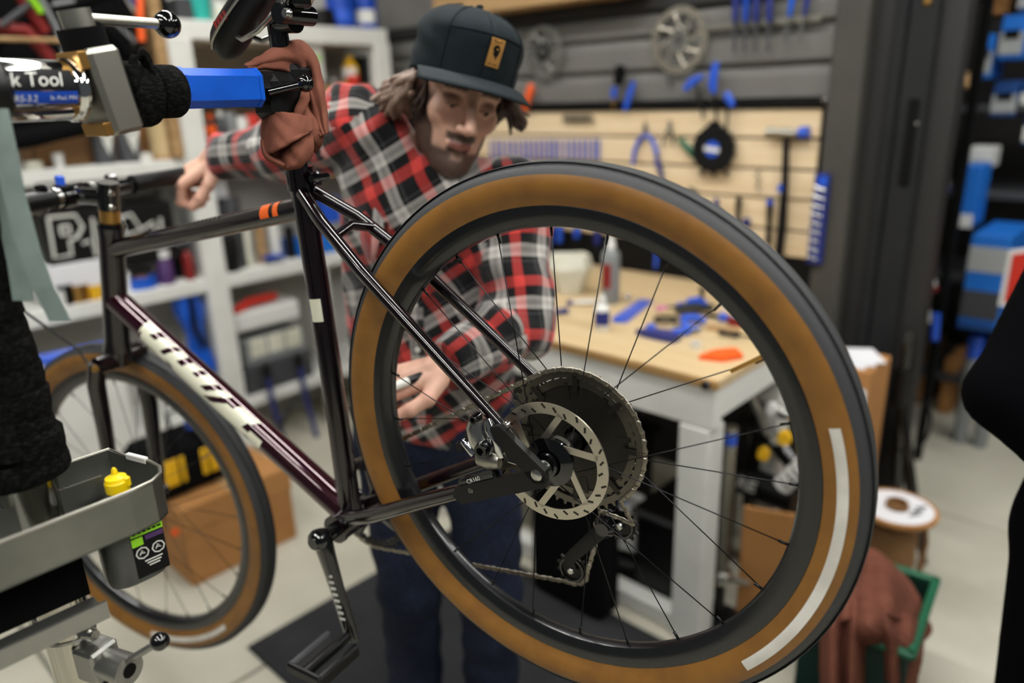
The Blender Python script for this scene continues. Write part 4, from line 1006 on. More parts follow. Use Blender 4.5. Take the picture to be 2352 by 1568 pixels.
beard=sst(-.050,-.066,Z_+.25*np.clip(X_-.085,0,1)-.55*sst(.03,.065,Y_)*.06)*sst(-.02,.005,X_)*sst(-.16,-.135,Z_+.2*X_)
beard=np.maximum(beard,sst(.040,.052,Y_)*sst(-.012,.01,X_)*sst(.02,-.01,Z_)*sst(.062,.05,X_))
mous=sst(.034,.026,Y_)*sst(-.050,-.054,Z_)*sst(-.068,-.064,Z_)*sst(.07,.08,X_)
chin_bare=sst(.016,.006,Y_)*sst(-.084,-.088,Z_)*sst(-.104,-.098,Z_)
neckfade=sst(-.118,-.140,Z_+.35*(.06-X_)*0)
beard=np.clip(np.maximum(beard*(1-.35*chin_bare),mous),0,1)*(1-.6*sst(-.12,-.17,Z_))
cheek=sst(.050,.058,X_)*sst(.018,.024,Y_)*sst(-.092,-.080,Z_); beard=np.maximum(beard*(1-.85*cheek),mous); paint(.93*beard,'2c1e17')
lips=sst(.0045,.002,np.abs(Z_+.0735)*.5)*sst(.024,.019,Y_)*sst(.078,.084,X_)*sst(.0125,.008,np.abs(Z_+.0735))
paint(.55*lips,'9c5a50')
br=sst(.0065,.003,np.abs(Z_-.024-.10*(Y_-.03)*sst(.03,.05,Y_)*-1))*sst(.010,.016,Y_)*sst(.056,.048,Y_)*sst(.05,.06,X_)
paint(.85*br,'2e211b')
ey=sst(.0105,.008,np.hypot(Y_-.0315,(Z_+.006)*2.0))*sst(.078,.082,X_); ey=ey*sst(-.004,-.007,Z_); paint(.35*ey,'b5a698'); paint(sst(.0055,.004,np.hypot(Y_-.0315,Z_+.009))*sst(.076,.080,X_)*sst(-.004,-.006,Z_),'221813'); paint(.8*sst(.0016,.0008,np.abs(Z_+.0055+.08*np.abs(Y_-.0315)))*sst(.016,.011,np.abs(Y_-.0315))*sst(.07,.075,X_),'2a1c17')
paint(.5*sst(.018,.010,np.hypot(Y_-.032,(Z_+.001)*1.2))*(1-ey),'7d4f40')  # darker ring round the eyes, socket shade put into the skin colour
# hands
hr_dir=nrm(at(424,396,1.60)-WRR); up_=A(0,0,1)
RH=hand_prims(WRR+hr_dir*.0,hr_dir+A(0,0,-.1),RM@A(0,-.6,-.8),RM@A(-.35,.75,-.55),[(.85,1.25,.8),(1.0,1.35,.8),(1.1,1.35,.8),(1.15,1.35,.8)],1.0,.05,(.45,.25,.35))
RV,RF=hand_mesh(RH,[(WRR-nrm(WRR-ELR)*.09,WRR+hr_dir*.02,.030,.0255)])
hl_dir=nrm(RM@A(-.92,.30,-.22))
LH=hand_prims(WRL,hl_dir,RM@A(-.2,-.75,.6),RM@A(-.1,.55,-.82),[(.35,.55,.4),(.8,1.1,.7),(1.0,1.2,.8),(1.1,1.2,.8)],1.06,.06,(.55,.25,.10))
LV,LF=hand_mesh(LH,[(WRL-nrm(WRL-ELL_)*.08,WRL+hl_dir*.02,.030,.0265)])
def handcol(V,pr):
    c=np.tile(SK*1.05,(len(V),1)); 
    for a,b,_,_ in pr:
        w=.5*np.exp(-(np.linalg.norm(V-b,axis=1)/.013)**2); c=c*(1-w[:,None])+np.array(lin('c07f70'))*w[:,None]
    return c
# core body under the clothes joins head and hands
def core(p):
    d=rcone(p,PEL+A(0,0,.05),(PEL+NECK)/2-tf*.03,.06,.06); d=smin(d,rcone(p,(PEL+NECK)/2-tf*.03,NECK-A(0,0,.10)-tf*.02,.06,.05),.03)
    for a,b,c_ in((SHR,ELR,WRR),(SHL,ELL_,WRL)): d=smin(d,rcone(p,a,b,.042,.034),.03); d=smin(d,rcone(p,b,c_,.034,.025),.02)
    d=smin(d,rcone(p,NECK-A(0,0,.1)-tf*.02,hp_(-.05,0,-.18),.05,.05),.03); return d
CV,CFc=nets(core,np.min([PEL,NECK,SHR,SHL,ELR,WRR,ELL_,WRL],0)-.14,np.max([PEL,NECK,SHR,SHL,ELR,WRR,ELL_,WRL],0)+.14,.011)
n1,n2,n3=len(HV),len(RV),len(LV)
BV=np.vstack([HV,RV,LV,CV]); BF=np.vstack([HFc,RF+n1,LF+n1+n2,CFc+n1+n2+n3])
bc=np.vstack([col,handcol(RV,RH),handcol(LV,LH),np.tile(SK,(len(CV),1))])
mesh_np('body',BV,BF,['skin'],MAN,bc)
# nails
# shirt
CH_=at(968,560,1.49)
def flatd(p,c,k=.62): q=p-c; f=q@tf; return p+np.outer(f*(1/k-1),tf)
def shirt(p):
    pp=flatd(p,CH_,.66)
    HEM=PEL+A(0,0,.02)
    d=rcone(pp,HEM-tu*.0,HEM+tu*.22,.172,.165)
    d=smin(d,rcone(pp,HEM+tu*.2,CH_+tu*.03,.165,.162),.06)
    d=smin(d,rcone(p,SHR+tl*.03-A(0,0,.02),SHR*.5+SHL*.5-A(0,0,.055),.080,.070),.06); d=smin(d,rcone(p,SHL-tl*.03-A(0,0,.02),SHR*.5+SHL*.5-A(0,0,.055),.080,.070),.06)
    d=smin(d,rcone(p,NECK-tu*.085,NECK-tu*.15,.055,.10),.05)
    for a,b,c_,r in((SHR,ELR,WRR,(.080,.062,.049)),(SHL,ELL_,WRL,(.084,.070,.050))):
        e=rcone(p,a,b,r[0],r[1]); e=smin(e,rcone(p,b,c_,r[1],r[2]),.02); d=smin(d,e,.022)
    # folds
    w=.0045*np.sin(p@A(38,21,47)+2*np.sin(p@A(17,-23,9)))+.003*np.sin(p@A(-61,44,70)+1.5*np.sin(p@A(12,31,-14)))
    # open bottom
    d=smax(d+w,-(p@tu-(HEM@tu)-.0+.012*np.sin((p@tl)*16)),.01)
    # neck hole and cuffs
    d=smax(d,-rcone(p,hp_(-.06,0,-.20),hp_(-.02,0,-.02),.058,.075),.01)
    d=smax(d,-rcone(p,WRR+nrm(WRR-ELR)*.002,WRR+nrm(WRR-ELR)*.2,.034,.034),.004); d=smax(d,(p-WRR)@nrm(WRR-ELR)-.004,.006)
    e=smax((p-WRL)@nrm(WRL-ELL_)-.004, np.linalg.norm(p-WRL,axis=1)-.12,.006)
    d=np.where(np.linalg.norm(p-WRL,axis=1)<.115,smax(d,np.where(rcone(p,ELL_,WRL,.08,.065)<.02,(p-WRL)@nrm(WRL-ELL_)-.004,-1),.004),d)
    return d
pts=np.array([PEL,NECK,SHR,SHL,ELR,WRR,ELL_,WRL])
SV,SF=nets(shirt,pts.min(0)-.19,pts.max(0)+.13,.0085)
SHT=mesh_np('flannel_shirt',SV,SF,['plaid_flannel'],MAN)
cloth_coords(SHT,[(PEL,NECK,.15,tf,(0,0,.5,1)),(NECK-tu*.02-tl*.02,SHR-tl*.03,.07,tu,(0,0,.5,1)),(SHR,ELR,.075,tu,(.05,.0)),(ELR,WRR,.055,A(0,0,1),(.02,.01)),(SHL,ELL_,.078,tf,(.03,.02)),(ELL_,WRL,.06,A(0,0,1),(.01,.03))],None)
# collar with two points, tee shirt neck
def collar():
    G=[]; c=NECK-tu*.055+tf*.020
    for i in range(41):
        a=-2.55+5.1*i/40      # 0 = back of the neck, ends meet at the front
        d=-math.cos(a)*tf*.080+math.sin(a)*tl*.080; fr=sst(1.5,2.5,np.array(abs(a)))
        top=c+d*.90+tu*(.052-.060*fr); mid=c+d*1.02+tu*(.058-.062*fr); low=c+d*(1.34+.14*fr)+tu*(.008-.080*fr)
        G.append([c+d*.95-tu*(.01+.06*fr),top,mid,(mid+low)/2+d*.04,low])
    return np.array(G)
co=obj('collar',MB().grid(collar()),'plaid_flannel',SHT,180); md=co.modifiers.new('thick','SOLIDIFY'); md.thickness=.003
cloth_coords(co,[(NECK-tl*.2,NECK+tl*.2,.06,tu,(.02,.05))],None)
TE=MB(); G=[]
for i in range(33):
    a=2*pi*i/32; row=[]
    for f in(.50,.54,.75,1.0,1.3):
        f2=f+.10*math.cos(a); row.append(hp_(-.018-.042*f2,0,-.06-.15*f2)+(hf*math.cos(a)+hl*math.sin(a))*(.054+.006*f2+(.003 if f>.5 else .0)+.05*max(0,f-.75)))
    G.append(row)
obj('tee_shirt',TE.grid(G),'tee_black',MAN,180)
# placket and buttons
pk=[]
for k in range(14):
    o=NECK-tu*(.10+.03*k)
    # march onto the shirt surface
    lo_,hi_=0.0,.3
    for _ in range(22):
        mid=(lo_+hi_)/2
        if shirt((o+tf*mid)[None])[0]<0: lo_=mid
        else: hi_=mid
    pk.append(o+tf*(lo_+.002))
pl_=np.array([[p-tl*.015,p+tl*.015] for p in pk]); po=obj('placket',MB().grid(pl_),'plaid_flannel',SHT,180); cloth_coords(po,[(PEL,NECK,.15,tf,(.03,.045))],None)
for k in(1,4,7,10): obj('button',MB().lathe([(0,.003),(.005,.003),(.0055,0)],pk[k],tf,12),'label_white',SHT)
# jeans
LG=[(tl*.095,.0),(-tl*.10,.0)]
def jeans(p):
    pp=flatd(p,PEL,.78); d=rcone(pp,PEL-tl*.07,PEL+tl*.07,.125,.125)
    for o,_ in LG:
        o=A(o[0],o[1],0); hip=PEL+o-A(0,0,.05); kn=A(hip[0],hip[1],.49)+A(-.02,-.03,0); an=A(hip[0]+.01,hip[1]+.02,.09)
        d=smin(d,rcone(p,hip,kn,.095,.072),.03); d=smin(d,rcone(p,kn,an,.072,.068),.02)
    d=d+.003*np.sin(p@A(20,30,60)+2*np.sin(p@A(25,-13,7)))
    return smax(d,.07-p[:,2],.005)
JV,JF=nets(jeans,A(PEL[0]-.30,PEL[1]-.30,.05),A(PEL[0]+.30,PEL[1]+.30,1.05),.011)
JN=mesh_np('jeans',JV,JF,['denim'],MAN)
for o,_ in LG:
    o=A(o[0],o[1],0); an=A(PEL[0]+o[0]+.01,PEL[1]+o[1]+.02,.0); fd=nrm(A(tf[0],tf[1],0)); sh=MB()
    G=[]
    for t in np.linspace(0,1,13):
        w=.042*math.sin(pi*min(1,.12+t*.80))**.5; h=np.interp(t,[0,.25,.45,.7,1],[.09,.10,.085,.06,.035]); c=an+fd*(-.07+.28*t)+A(0,0,.013)
        s_=nrm(np.cross(A(0,0,1),fd)); G.append([c+s_*w*math.cos(a)*1.0+A(0,0,max(0,math.sin(a))*h) for a in np.linspace(-.25,pi+.25,13)])
    so=obj('shoe',sh.grid(G),'shoe',MAN,180)
    obj('sole',MB().prism([(-.075+.29*t,-.046*math.sin(pi*min(1,.12+t*.8))**.5) for t in np.linspace(0,1,10)]+[(-.075+.29*t,.046*math.sin(pi*min(1,.12+t*.8))**.5) for t in np.linspace(1,0,10)],an+A(0,0,.0121),fd,np.cross(A(0,0,1),fd),.02),'black_matte',so)
# cap
def capp(a,z):  # angle round the head (0 = front), height 0..1
    fr=max(0,math.cos(a))
    bx,by=.108,.0885
    rx=bx*(1-.02*z)+.004*fr; ry=by*1.02
    k=(1-max(0,(z-.55)/.45)**2.2*.98)
    if z>.55: k=math.sqrt(max(0,1-((z-.55)/.45)**2))*.98+.02
    boxy=1+.10*fr**4*(1-abs(2*z-1))*.6
    x=math.cos(a)*rx*k*boxy*1.03; y=math.sin(a)*ry*k*1.06
    h=.044+.108*z+.012*fr**2*z*(1-z)*4 -.036*(1-z)*(-math.cos(a)*.5+.5) 
    w=.0028*math.sin(a*5+3*z*6)*math.sin(pi*z)*(1-fr)
    return hp_(x*(1+w*8)-.010,y*(1+w*8),h)
G=[[capp(2*pi*i/72,z) for z in np.linspace(0,1,22)] for i in range(73)]
CAP=obj('cap',MB().grid(G),'cap_cloth',MAN,180); md=CAP.modifiers.new('thick','SOLIDIFY'); md.thickness=.003; md.offset=-1
G=[]
for t in np.linspace(-1,1,33):
    a=t*1.28; row=[]
    for s in np.linspace(0,1,8):
        b0=capp(a,0.02); e=hp_(.170-.078*(abs(t)**2.4),t*.104,.036-.014*t*t)
        row.append(b0*(1-s)+e*s+hu*(.006*math.sin(pi*s)))
    G.append(row)
BRM=obj('cap_brim',MB().grid(G),'cap_brim',CAP,180); md=BRM.modifiers.new('thick','SOLIDIFY'); md.thickness=.0035; md.offset=0
for a in(-.75,.75,2.2,-2.2): obj('cap_seam',MB().tube([capp(a,z)+nrm(capp(a,z)-hp_(0,0,.03))*.0012 for z in np.linspace(0.02,.98,16)],.0011,6),'cap_cloth',CAP)
obj('cap_seam',MB().tube([capp(a,.60)+nrm(capp(a,.60)-hp_(0,0,.03))*.0012 for a in np.linspace(-.75,.75,14)],.0013,6),'cap_cloth',CAP)
obj('cap_button',MB().sphere(capp(0,1.0)+hu*.001,.007,(1,1,.6)),'cap_cloth',CAP)
# leather patch with a dark bird emblem
ap=.12; 
def pat(x,y,l=.0012): a=ap+x/.11; z=.37+y/.112; b=capp(a,z); return b+nrm(b-hp_(-.01,0,z*.1))*l
G=[[pat(x,y,.0022) for y in np.linspace(-.0215,.0215,8)] for x in np.linspace(-.0145,.0145,8)]
PT_=obj('leather_patch',MB().grid(G),'leather_tan',CAP,180)
bird=[(-.004,.009),(.001,.011),(.005,.009),(.008,.005),(.0085,.001),(.006,-.001),(.008,-.004),(.005,-.005),(.004,-.009),(.002,-.013),(.001,-.008),(-.003,-.006),(-.006,-.002),(-.0035,-.001),(-.007,.002),(-.0065,.006)]
obj('emblem',MB().add([pat(x,y,.0028) for x,y in bird],[tuple(range(len(bird)))]),'label_black',PT_,0)
eye=[(.002+.0025*math.cos(t),.004+.0016*math.sin(t)) for t in np.linspace(0,2*pi,8)[:-1]]; obj('emblem_eye',MB().add([pat(x,y,.0032) for x,y in eye],[tuple(range(7))]),'leather_tan',PT_,0)
for yy,ww in((.0175,.011),(.0150,.008),(-.0180,.010)): obj('patch_line',MB().add([pat(x,y,.0028) for x,y in((-ww,yy-.0006),(ww,yy-.0006),(ww,yy+.0006),(-ww,yy+.0006))],[(0,1,2,3)]),'label_black',PT_,0)
# hair: wavy locks under the cap
mat('hair_brown','6b5446',.5,noise=(60,'8c7668',.35,.7),spec=.6)
mat('hair_dark','33251e',.55,noise=(60,'4a3629',.4,.7),spec=.5)
rs=np.random.RandomState(3)
def lock(p0,dirs,l,r,m,wav,ph):
    pts=[];p=np.array(p0,float)
    for k in range(11):
        t=k/10; pts.append(p+wav*math.sin(t*7+ph)*.008*t+ hl*0); d=nrm(dirs[0]*(1-t)+dirs[1]*t); p=p+d*l/10
    rr=[r*math.sin(pi*(.16+.80*k/10))**.6 for k in range(11)]
    return MB().tube(pts,rr,7,flat=.7)
HAIR=obj('hair',MB().sphere(hp_(-.030,0,.005),.08,(1,1.0,.75),M=HM),'hair_dark',MAN,180)
for k in range(84):      # person's right side (left in the picture): light wavy mass swept back
    t=rs.rand(); x=.030-.115*t; z=.030-.02*t-rs.rand()*.012; y=-(.086-.22*max(0,-x-.05)**1.2)
    m='hair_brown' if rs.rand()<.8 else 'hair_dark'
    obj('lock',lock(hp_(x,y-.002-.010*rs.rand(),z-.03*rs.rand()),[nrm(-hl*.40-hu*.75-hf*.35+rs.randn(3)*.22),nrm(-hu*.55-hf*.85+hl*.1+rs.randn(3)*.3)],.06+.05*rs.rand(),.0080+.004*rs.rand(),m,nrm(rs.randn(3)),rs.rand()*6),m,HAIR,180)
for k in range(22):
    t=rs.rand(); x=.045-.09*t; z=.022-rs.rand()*.012; y=.084
    obj('lock',lock(hp_(x,y,z),[nrm(hl*.8-hu*.6-hf*.1+rs.randn(3)*.15),nrm(hl*.5-hu*.6-hf*.4+rs.randn(3)*.25)],.055+.035*rs.rand(),.0055+.003*rs.rand(),'hair_dark',nrm(rs.randn(3)),rs.rand()*6),'hair_dark',HAIR,180)
for k in range(20):      # sideburns and nape
    s=-1 if k<10 else 1; obj('lock',lock(hp_(.030-.01*rs.rand(),s*.073,.03-rs.rand()*.02),[nrm(-hu+hf*.1+rs.randn(3)*.08),nrm(-hu-hf*.2+rs.randn(3)*.1)],.05+.02*rs.rand(),.004,'hair_dark',nrm(rs.randn(3)),rs.rand()*6),'hair_dark',HAIR,180)
# marker held in the left hand
m0=at(904,888,1.215); m1=at(985,858,1.275); md_=nrm(m1-m0)
MK=thing('marker_pen','black marker pen with a pale blue cap held in the mechanic\'s hand','pen',m0-A(0,0,.01))
obj('pen_body',MB().tube([m0+md_*.028,m0+md_*.034,m1,m1+md_*.02],[.006,.0085,.0085,.007],14),'black_plastic',MK); obj('pen_cap',MB().tube([m0-md_*.02,m0+md_*.0,m0+md_*.03],[.006,.0078,.008],14),'label_white',MK)
# ---------------------------------------------------------------- bystander at the right edge
BX=at(2420,1250,1.22); bx,by=BX[0],BX[1]
BY_=thing('person','bystander in black clothes standing at the right edge with elbow bent','person',(bx,by,.0))
e_el=at(2312,905,1.2); e_sh=at(2520,540,1.25); e_hd=at(2520,1110,1.12); hipc=at(2462,1230,1.22)
hp1=A(hipc[0],hipc[1],.9); ank=A(hipc[0]+.01,hipc[1]+.03,.08); rg=nrm(RM@A(1,0,0)); rg[2]=0
shc=A(hipc[0],hipc[1],1.42)+rg*.06
def bys(p):
    d=rcone(p,hp1+rg*.05,hp1+rg*.17,.125,.125); d=smin(d,rcone(p,hp1+rg*.1+A(0,0,.1),shc+rg*.10-A(0,0,.12),.135,.16),.06)
    d=smin(d,rcone(p,shc+rg*.02,shc+rg*.26,.08,.08),.05)
    d=smin(d,rcone(p,e_sh,e_el,.075,.058),.03); d=smin(d,rcone(p,e_el,e_hd,.060,.048),.02)
    for o in(.03,.22):
        d=smin(d,rcone(p,hp1+rg*o-A(0,0,.04),A(hp1[0],hp1[1],.48)+rg*o,.105,.08),.03); d=smin(d,rcone(p,A(hp1[0],hp1[1],.48)+rg*o,A(hp1[0],hp1[1],.07)+rg*o,.08,.07),.02)
        d=smin(d,rcone(p,A(hp1[0],hp1[1],.05)+rg*o,A(hp1[0],hp1[1],.045)+rg*(o-.02)+A(-.10,-.12,0),.045,.04),.02)
    d=smin(d,rcone(p,shc+rg*.14+A(0,0,.05),shc+rg*.14+A(0,0,.16),.055,.055),.03)
    hc=shc+rg*.14+A(-.02,-.02,.27); d=smin(d,ell(p,hc,(.095,.085,.12)),.02); d=smin(d,ell(p,hc+nrm(A(-.7,-.7,0))*.09-A(0,0,.02),(.02,.02,.03)),.015)
    return smax(d,-p[:,2]+.001,.003)
PV,PF=nets(bys,A(bx-.45,by-.55,-.01),A(bx+.45,by+.35,1.9),.013)
hz_=shc+rg*.14+A(-.02,-.02,.27); dh=np.linalg.norm((PV-hz_)/A(1,1,1.2),axis=1)
fcd=nrm(A(-.7,-.7,0)); tint=np.tile(SK,(len(PV),1)); hairm=(((PV-hz_)@fcd<.03)&(PV[:,2]>hz_[2]-.06))|(PV[:,2]>hz_[2]+.055); tint[hairm]=np.array(lin('2a1e18'))
bo_=mesh_np('body',PV,PF,['cloth_black','skin'],BY_,tint); mi=np.zeros(len(PF),int); mi[(PV[PF].mean(1)[:,2]>shc[2]+.10)]=1; bo_.data.polygons.foreach_set('material_index',mi)
# ================================================================== workbench
BF,BR,BZ=1.69,.85,.87
WB=thing('workbench','white-framed workbench with a pale plywood top under the pegboard','workbench',(2.1,1.9,0))
obj('benchtop',MB().prism([(BF,BR),(2.25,BR),(2.635,1.06),(2.635,2.2),(BF,2.2)],A(0,0,BZ-.026),A(1,0,0),A(0,1,0),.026),'benchtop',WB,0)
obj('top_edge',MB().box((BF-.002,(BR+2.2)/2,BZ-.014),(.006,2.2-BR,.022)),'ply_edge',WB,0)
obj('apron',MB().box((BF+.022,(BR+2.2)/2,BZ-.088),(.04,2.2-BR-.01,.12),ch=.004),'white_paint',WB,0)
obj('apron',MB().box(((BF+2.25)/2,BR+.022,BZ-.075),(2.25-BF-.05,.035,.09),ch=.004),'white_paint',WB,0)
for (x,y) in((BF+.045,.915),(2.20,.915),(BF+.045,2.13),(2.56,2.13)): obj('leg',MB().box((x,y,(BZ-.15)/2),(.09,.095,BZ-.15),ch=.005),'white_paint',WB,0)
obj('stretcher',MB().box((BF+.045,1.56,.035),(.06,1.2,.06),ch=.004),'white_paint',WB,0)
k_=atX(1625,882,BF-.0); obj('knob',MB().lathe([(0,.02),(.010,.02),(.013,.014),(.012,.004),(.006,0)],k_+A(.002,0,0),(-1,0,0),16),'black_gloss',WB)
def bz(px,py,dz=0.0): return atZ(px,py,BZ+dz)
IR=nrm(A(RM[0,0],RM[1,0],0)); IF=nrm(A(RM[0,2],RM[1,2],0))        # picture right / away from viewer, on the level
def flat(name,pxs,h,m,label,cat,z=None,group=None,parent=None,zz=0.0):
    z=BZ+zz if z is None else z
    P=[atZ(px,py,z) for px,py in pxs]; o=P[0]; poly=[((p-o)[0],(p-o)[1]) for p in P]
    ar=sum(poly[i][0]*poly[(i+1)%len(poly)][1]-poly[(i+1)%len(poly)][0]*poly[i][1] for i in range(len(poly)))
    if ar<0: poly=poly[::-1]
    mb=MB().prism(poly,o+A(0,0,.0005),A(1,0,0),A(0,1,0),h)
    return obj(name,mb,m,parent,0) if parent is not None else one(name,mb,m,label,cat,group,0)
# caddy
c=bz(1308,672); CD=thing('plastic_caddy','off-white faceted plastic caddy with a hollow top on the bench','caddy',c)
def cad(z0,z1,s0,s1,m,nm):
    hexa=[(-.085,-.02),(-.05,-.065),(.055,-.065),(.09,-.01),(.07,.055),(-.07,.06)]
    vs=[]
    for z,s in((z0,s0),(z1,s1)): vs+=[c+IR*x*s+IF*y*s+A(0,0,z) for x,y in hexa]
    return obj(nm,MB().add(vs,[tuple(range(6))[::-1]]+[(i,(i+1)%6,6+(i+1)%6,6+i) for i in range(6)]),m,CD,0)
cad(0,.10,.55,1.0,'offwhite_plastic','body'); cad(.10,.15,1.0,.86,'offwhite_plastic','body')
hexa=[(-.085,-.02),(-.05,-.065),(.055,-.065),(.09,-.01),(.07,.055),(-.07,.06)]
vs=[c+IR*x*.86+IF*y*.86+A(0,0,.15) for x,y in hexa]+[c+IR*x*.55+IF*y*.55+A(0,0,.15) for x,y in hexa]+[c+IR*x*.4+IF*y*.4+A(0,0,.10) for x,y in hexa]
obj('hollow',MB().add(vs,[(i,(i+1)%6,6+(i+1)%6,6+i) for i in range(6)]+[(6+i,6+(i+1)%6,12+(i+1)%6,12+i) for i in range(6)]+[tuple(range(12,18))]),'offwhite_plastic',CD,0)
# aerosol
c=bz(1402,695); AE=thing('spray_can','tall grey aerosol spray can with white nozzle on the bench','spray can',c)
obj('can',MB().lathe([(0,0),(.031,0),(.033,.004),(.033,.175),(.030,.188),(.018,.20),(.014,.205)],c,n=28),'grey_plastic',AE); obj('can_label',MB().lathe([(.0333,.06),(.0333,.15)],c,n=20,a0=-2.2,a1=-.9),'red_dark',AE)
obj('nozzle',MB().lathe([(.016,.20),(.015,.225),(.009,.235),(.008,.25),(0,.252)],c,n=18),'white_plastic',AE)
c=bz(1383,757); SB=thing('lube_bottle','small white bottle with a dark blue label at the bench front','bottle',c)
obj('bottle_body',MB().lathe([(0,0),(.023,0),(.025,.003),(.025,.072),(.020,.082),(.011,.088),(.010,.092)],c,n=26),'white_plastic',SB); obj('bottle_label',MB().lathe([(.0253,.02),(.0253,.066)],c,n=20,a0=-2.6,a1=.2),'tool_blue_dark',SB); obj('cap',MB().lathe([(.0125,.09),(.0125,.105),(.007,.110),(.005,.122),(0,.123)],c,n=18),'white_plastic',SB)
flat('steel_rule',[(1405,735),(1470,690),(1500,694),(1440,742),(1412,742)],.006,'tool_blue','light blue flat alignment tool lying behind the small bottle','tool')
one('steel_ball',MB().sphere(bz(1441,694)+A(0,0,.018),.013),'chrome','shiny steel ball resting on the light blue tool','ball')
c=bz(1250,724); VT=thing('headset_press','blue clamp tool with dark handle at the bench left','tool',c)
obj('jaw',MB().tube([c-IR*.035+A(0,0,.035),c-IR*.01+A(0,0,.03),c+IR*.01+A(0,0,.012)],[.018,.016,.014],10),'tool_blue',VT); obj('handle',MB().tube([c+IR*.01+A(0,0,.014),c+IR*.05+A(0,0,.012),c+IR*.085+A(0,0,.016)],[.011,.009,.011],10),'tool_blue_dark',VT)
c=bz(1340,700); BRS=thing('plastic_scoop','white plastic brush handle lying in front of the caddy','brush',c); obj('handle',MB().tube([c-IR*.04+A(0,0,.012),c+A(0,0,.012),c+IR*.05+A(0,0,.012)],[.008,.013,.009],10,flat=.6),'white_plastic',BRS); obj('bristles',MB().box(c-IR*.05+A(0,0,.010),(.02,.018,.018),np.array([IR,IF,A(0,0,1)]).T,ch=.003),'tool_blue_dark',BRS)
flat('utility_knife',[(1460,768),(1480,776),(1545,790),(1562,782),(1555,772),(1500,764)],.018,'tool_blue_dark','dark blue flat knife handle lying near the bench edge','knife')
c=bz(1495,764); BKB=thing('threaded_knob','small blue knob standing behind the dark knife','knob',c); obj('knob',MB().lathe([(0,.028),(.012,.028),(.017,.022),(.017,.010),(.012,.006)],c,n=16),'tool_blue',BKB); obj('stud',MB().lathe([(.006,0),(.006,.008)],c,n=10),'steel',BKB)
# blue and black hand tools heaped on the right half
def driver(name,p0,p1,r,mh,mt,label,hf_=.55,mtip=None,lift=.014):
    a,b=bz(*p0)+A(0,0,lift),bz(*p1)+A(0,0,lift); t=thing(name,label,'tool',(a+b)/2-A(0,0,lift)); d=b-a
    obj('handle',MB().tube([a,a+d*.06,a+d*.25,a+d*(hf_-.06),a+d*hf_],[r*.6,r,r*.82,r,r*.7],12),mh,t); obj('shaft',MB().cyl(a+d*hf_,b,r*.38,n=10),mt,t)
    if mtip: obj('tip',MB().cyl(b-d*.22,b,r*.75,n=12),mtip,t)
    return t
driver('grip_tool',(1600,716),(1508,728),.013,'tool_blue','steel','blue handled driver with pink end lying on the bench',.5,'pink',lift=.03)
driver('offset_wrench',(1650,772),(1738,786),.009,'black_plastic','black_plastic','black wrench lying flat beside the wood offcut')
driver('puller_tool',(1545,775),(1610,764),.015,'tool_blue','steel','short blue crank puller standing nearest the orange wedge',.6)
driver('pedal_tool',(1690,742),(1622,732),.017,'tool_blue','black_plastic','thick blue handled tool in the heap on the right')
c=bz(1590,722); CT=thing('chain_tool','black and blue bench tool with an upright screw in the heap','tool',c)
obj('body',MB().tube([c-IR*.06+A(0,0,.02),c+A(0,0,.03),c+IR*.07+A(0,0,.022)],[.018,.028,.016],12,flat=.7),'black_plastic',CT); obj('screw',MB().cyl(c+IR*.03+A(0,0,.04),c+IR*.03+A(0,0,.085),.008,n=10).cyl(c+IR*.03+A(0,0,.085),c+IR*.03+A(0,0,.095),.013,n=12),'black_gloss',CT); obj('jaw',MB().tube([c-IR*.02+A(0,0,.045),c+IR*.02+A(0,0,.05),c+IR*.045+A(0,0,.035)],[.012,.014,.011],10),'tool_blue',CT)
c=bz(1580,752); DM=thing('crank_clamp','bright blue C-shaped clamp lying in the tool heap','clamp',c); obj('arm',MB().tube([c+IR*.055+IF*.0+A(0,0,.02),c+IR*.02+A(0,0,.032),c-IR*.015+A(0,0,.03),c-IR*.02-IF*.04+A(0,0,.016),c+IR*.02-IF*.06+A(0,0,.012)],[.011,.015,.016,.014,.011],12),'tool_blue',DM); obj('screw',MB().cyl(c-IR*.05-IF*.02+A(0,0,.012),c+IR*.03-IF*.02+A(0,0,.014),.005,n=10),'steel',DM)
c=bz(1530,742); one('cable_coil',MB().tube([c+IR*.04*math.cos(t)+IF*.035*math.sin(t)+A(0,0,.006+.001*t) for t in np.linspace(0,12,60)],.003,6),'black_plastic','black cable coiled on the bench behind the blue knob','cable')
c=bz(1692,745); TP=thing('tape_roll','red and white roll of tape at the heap\'s right end','tape',c); obj('roll',MB().lathe([(.02,0),(.03,0),(.03,.03),(.02,.03)],c,n=24,closed_prof=True),'red_dark',TP); obj('core',MB().lathe([(.016,.001),(.02,.001),(.02,.031),(.016,.031)],c,n=24,closed_prof=True),'white_plastic',TP)
c=bz(1672,705); one('paper_cup',MB().lathe([(0,0),(.022,0),(.03,.05),(.028,.05),(.021,.003)],c,n=20),'white_plastic','white plastic cup standing behind the tool heap','cup')
flat('wood_offcut',[(1620,758),(1690,770),(1700,764),(1632,752)],.012,'raw_wood','short wood offcut lying among the tools','wood')
c=bz(1598,800); one('clear_cap',MB().lathe([(0,0),(.014,0),(.016,.02),(.014,.02),(.012,.002)],c,n=18),'label_white','pale plastic cap standing by the bench front edge','cap')
flat('orange_wedge',[(1605,826),(1640,812),(1690,808),(1706,824),(1660,832)],.014,'orange','bright orange plastic wedge on the bench corner','wedge')
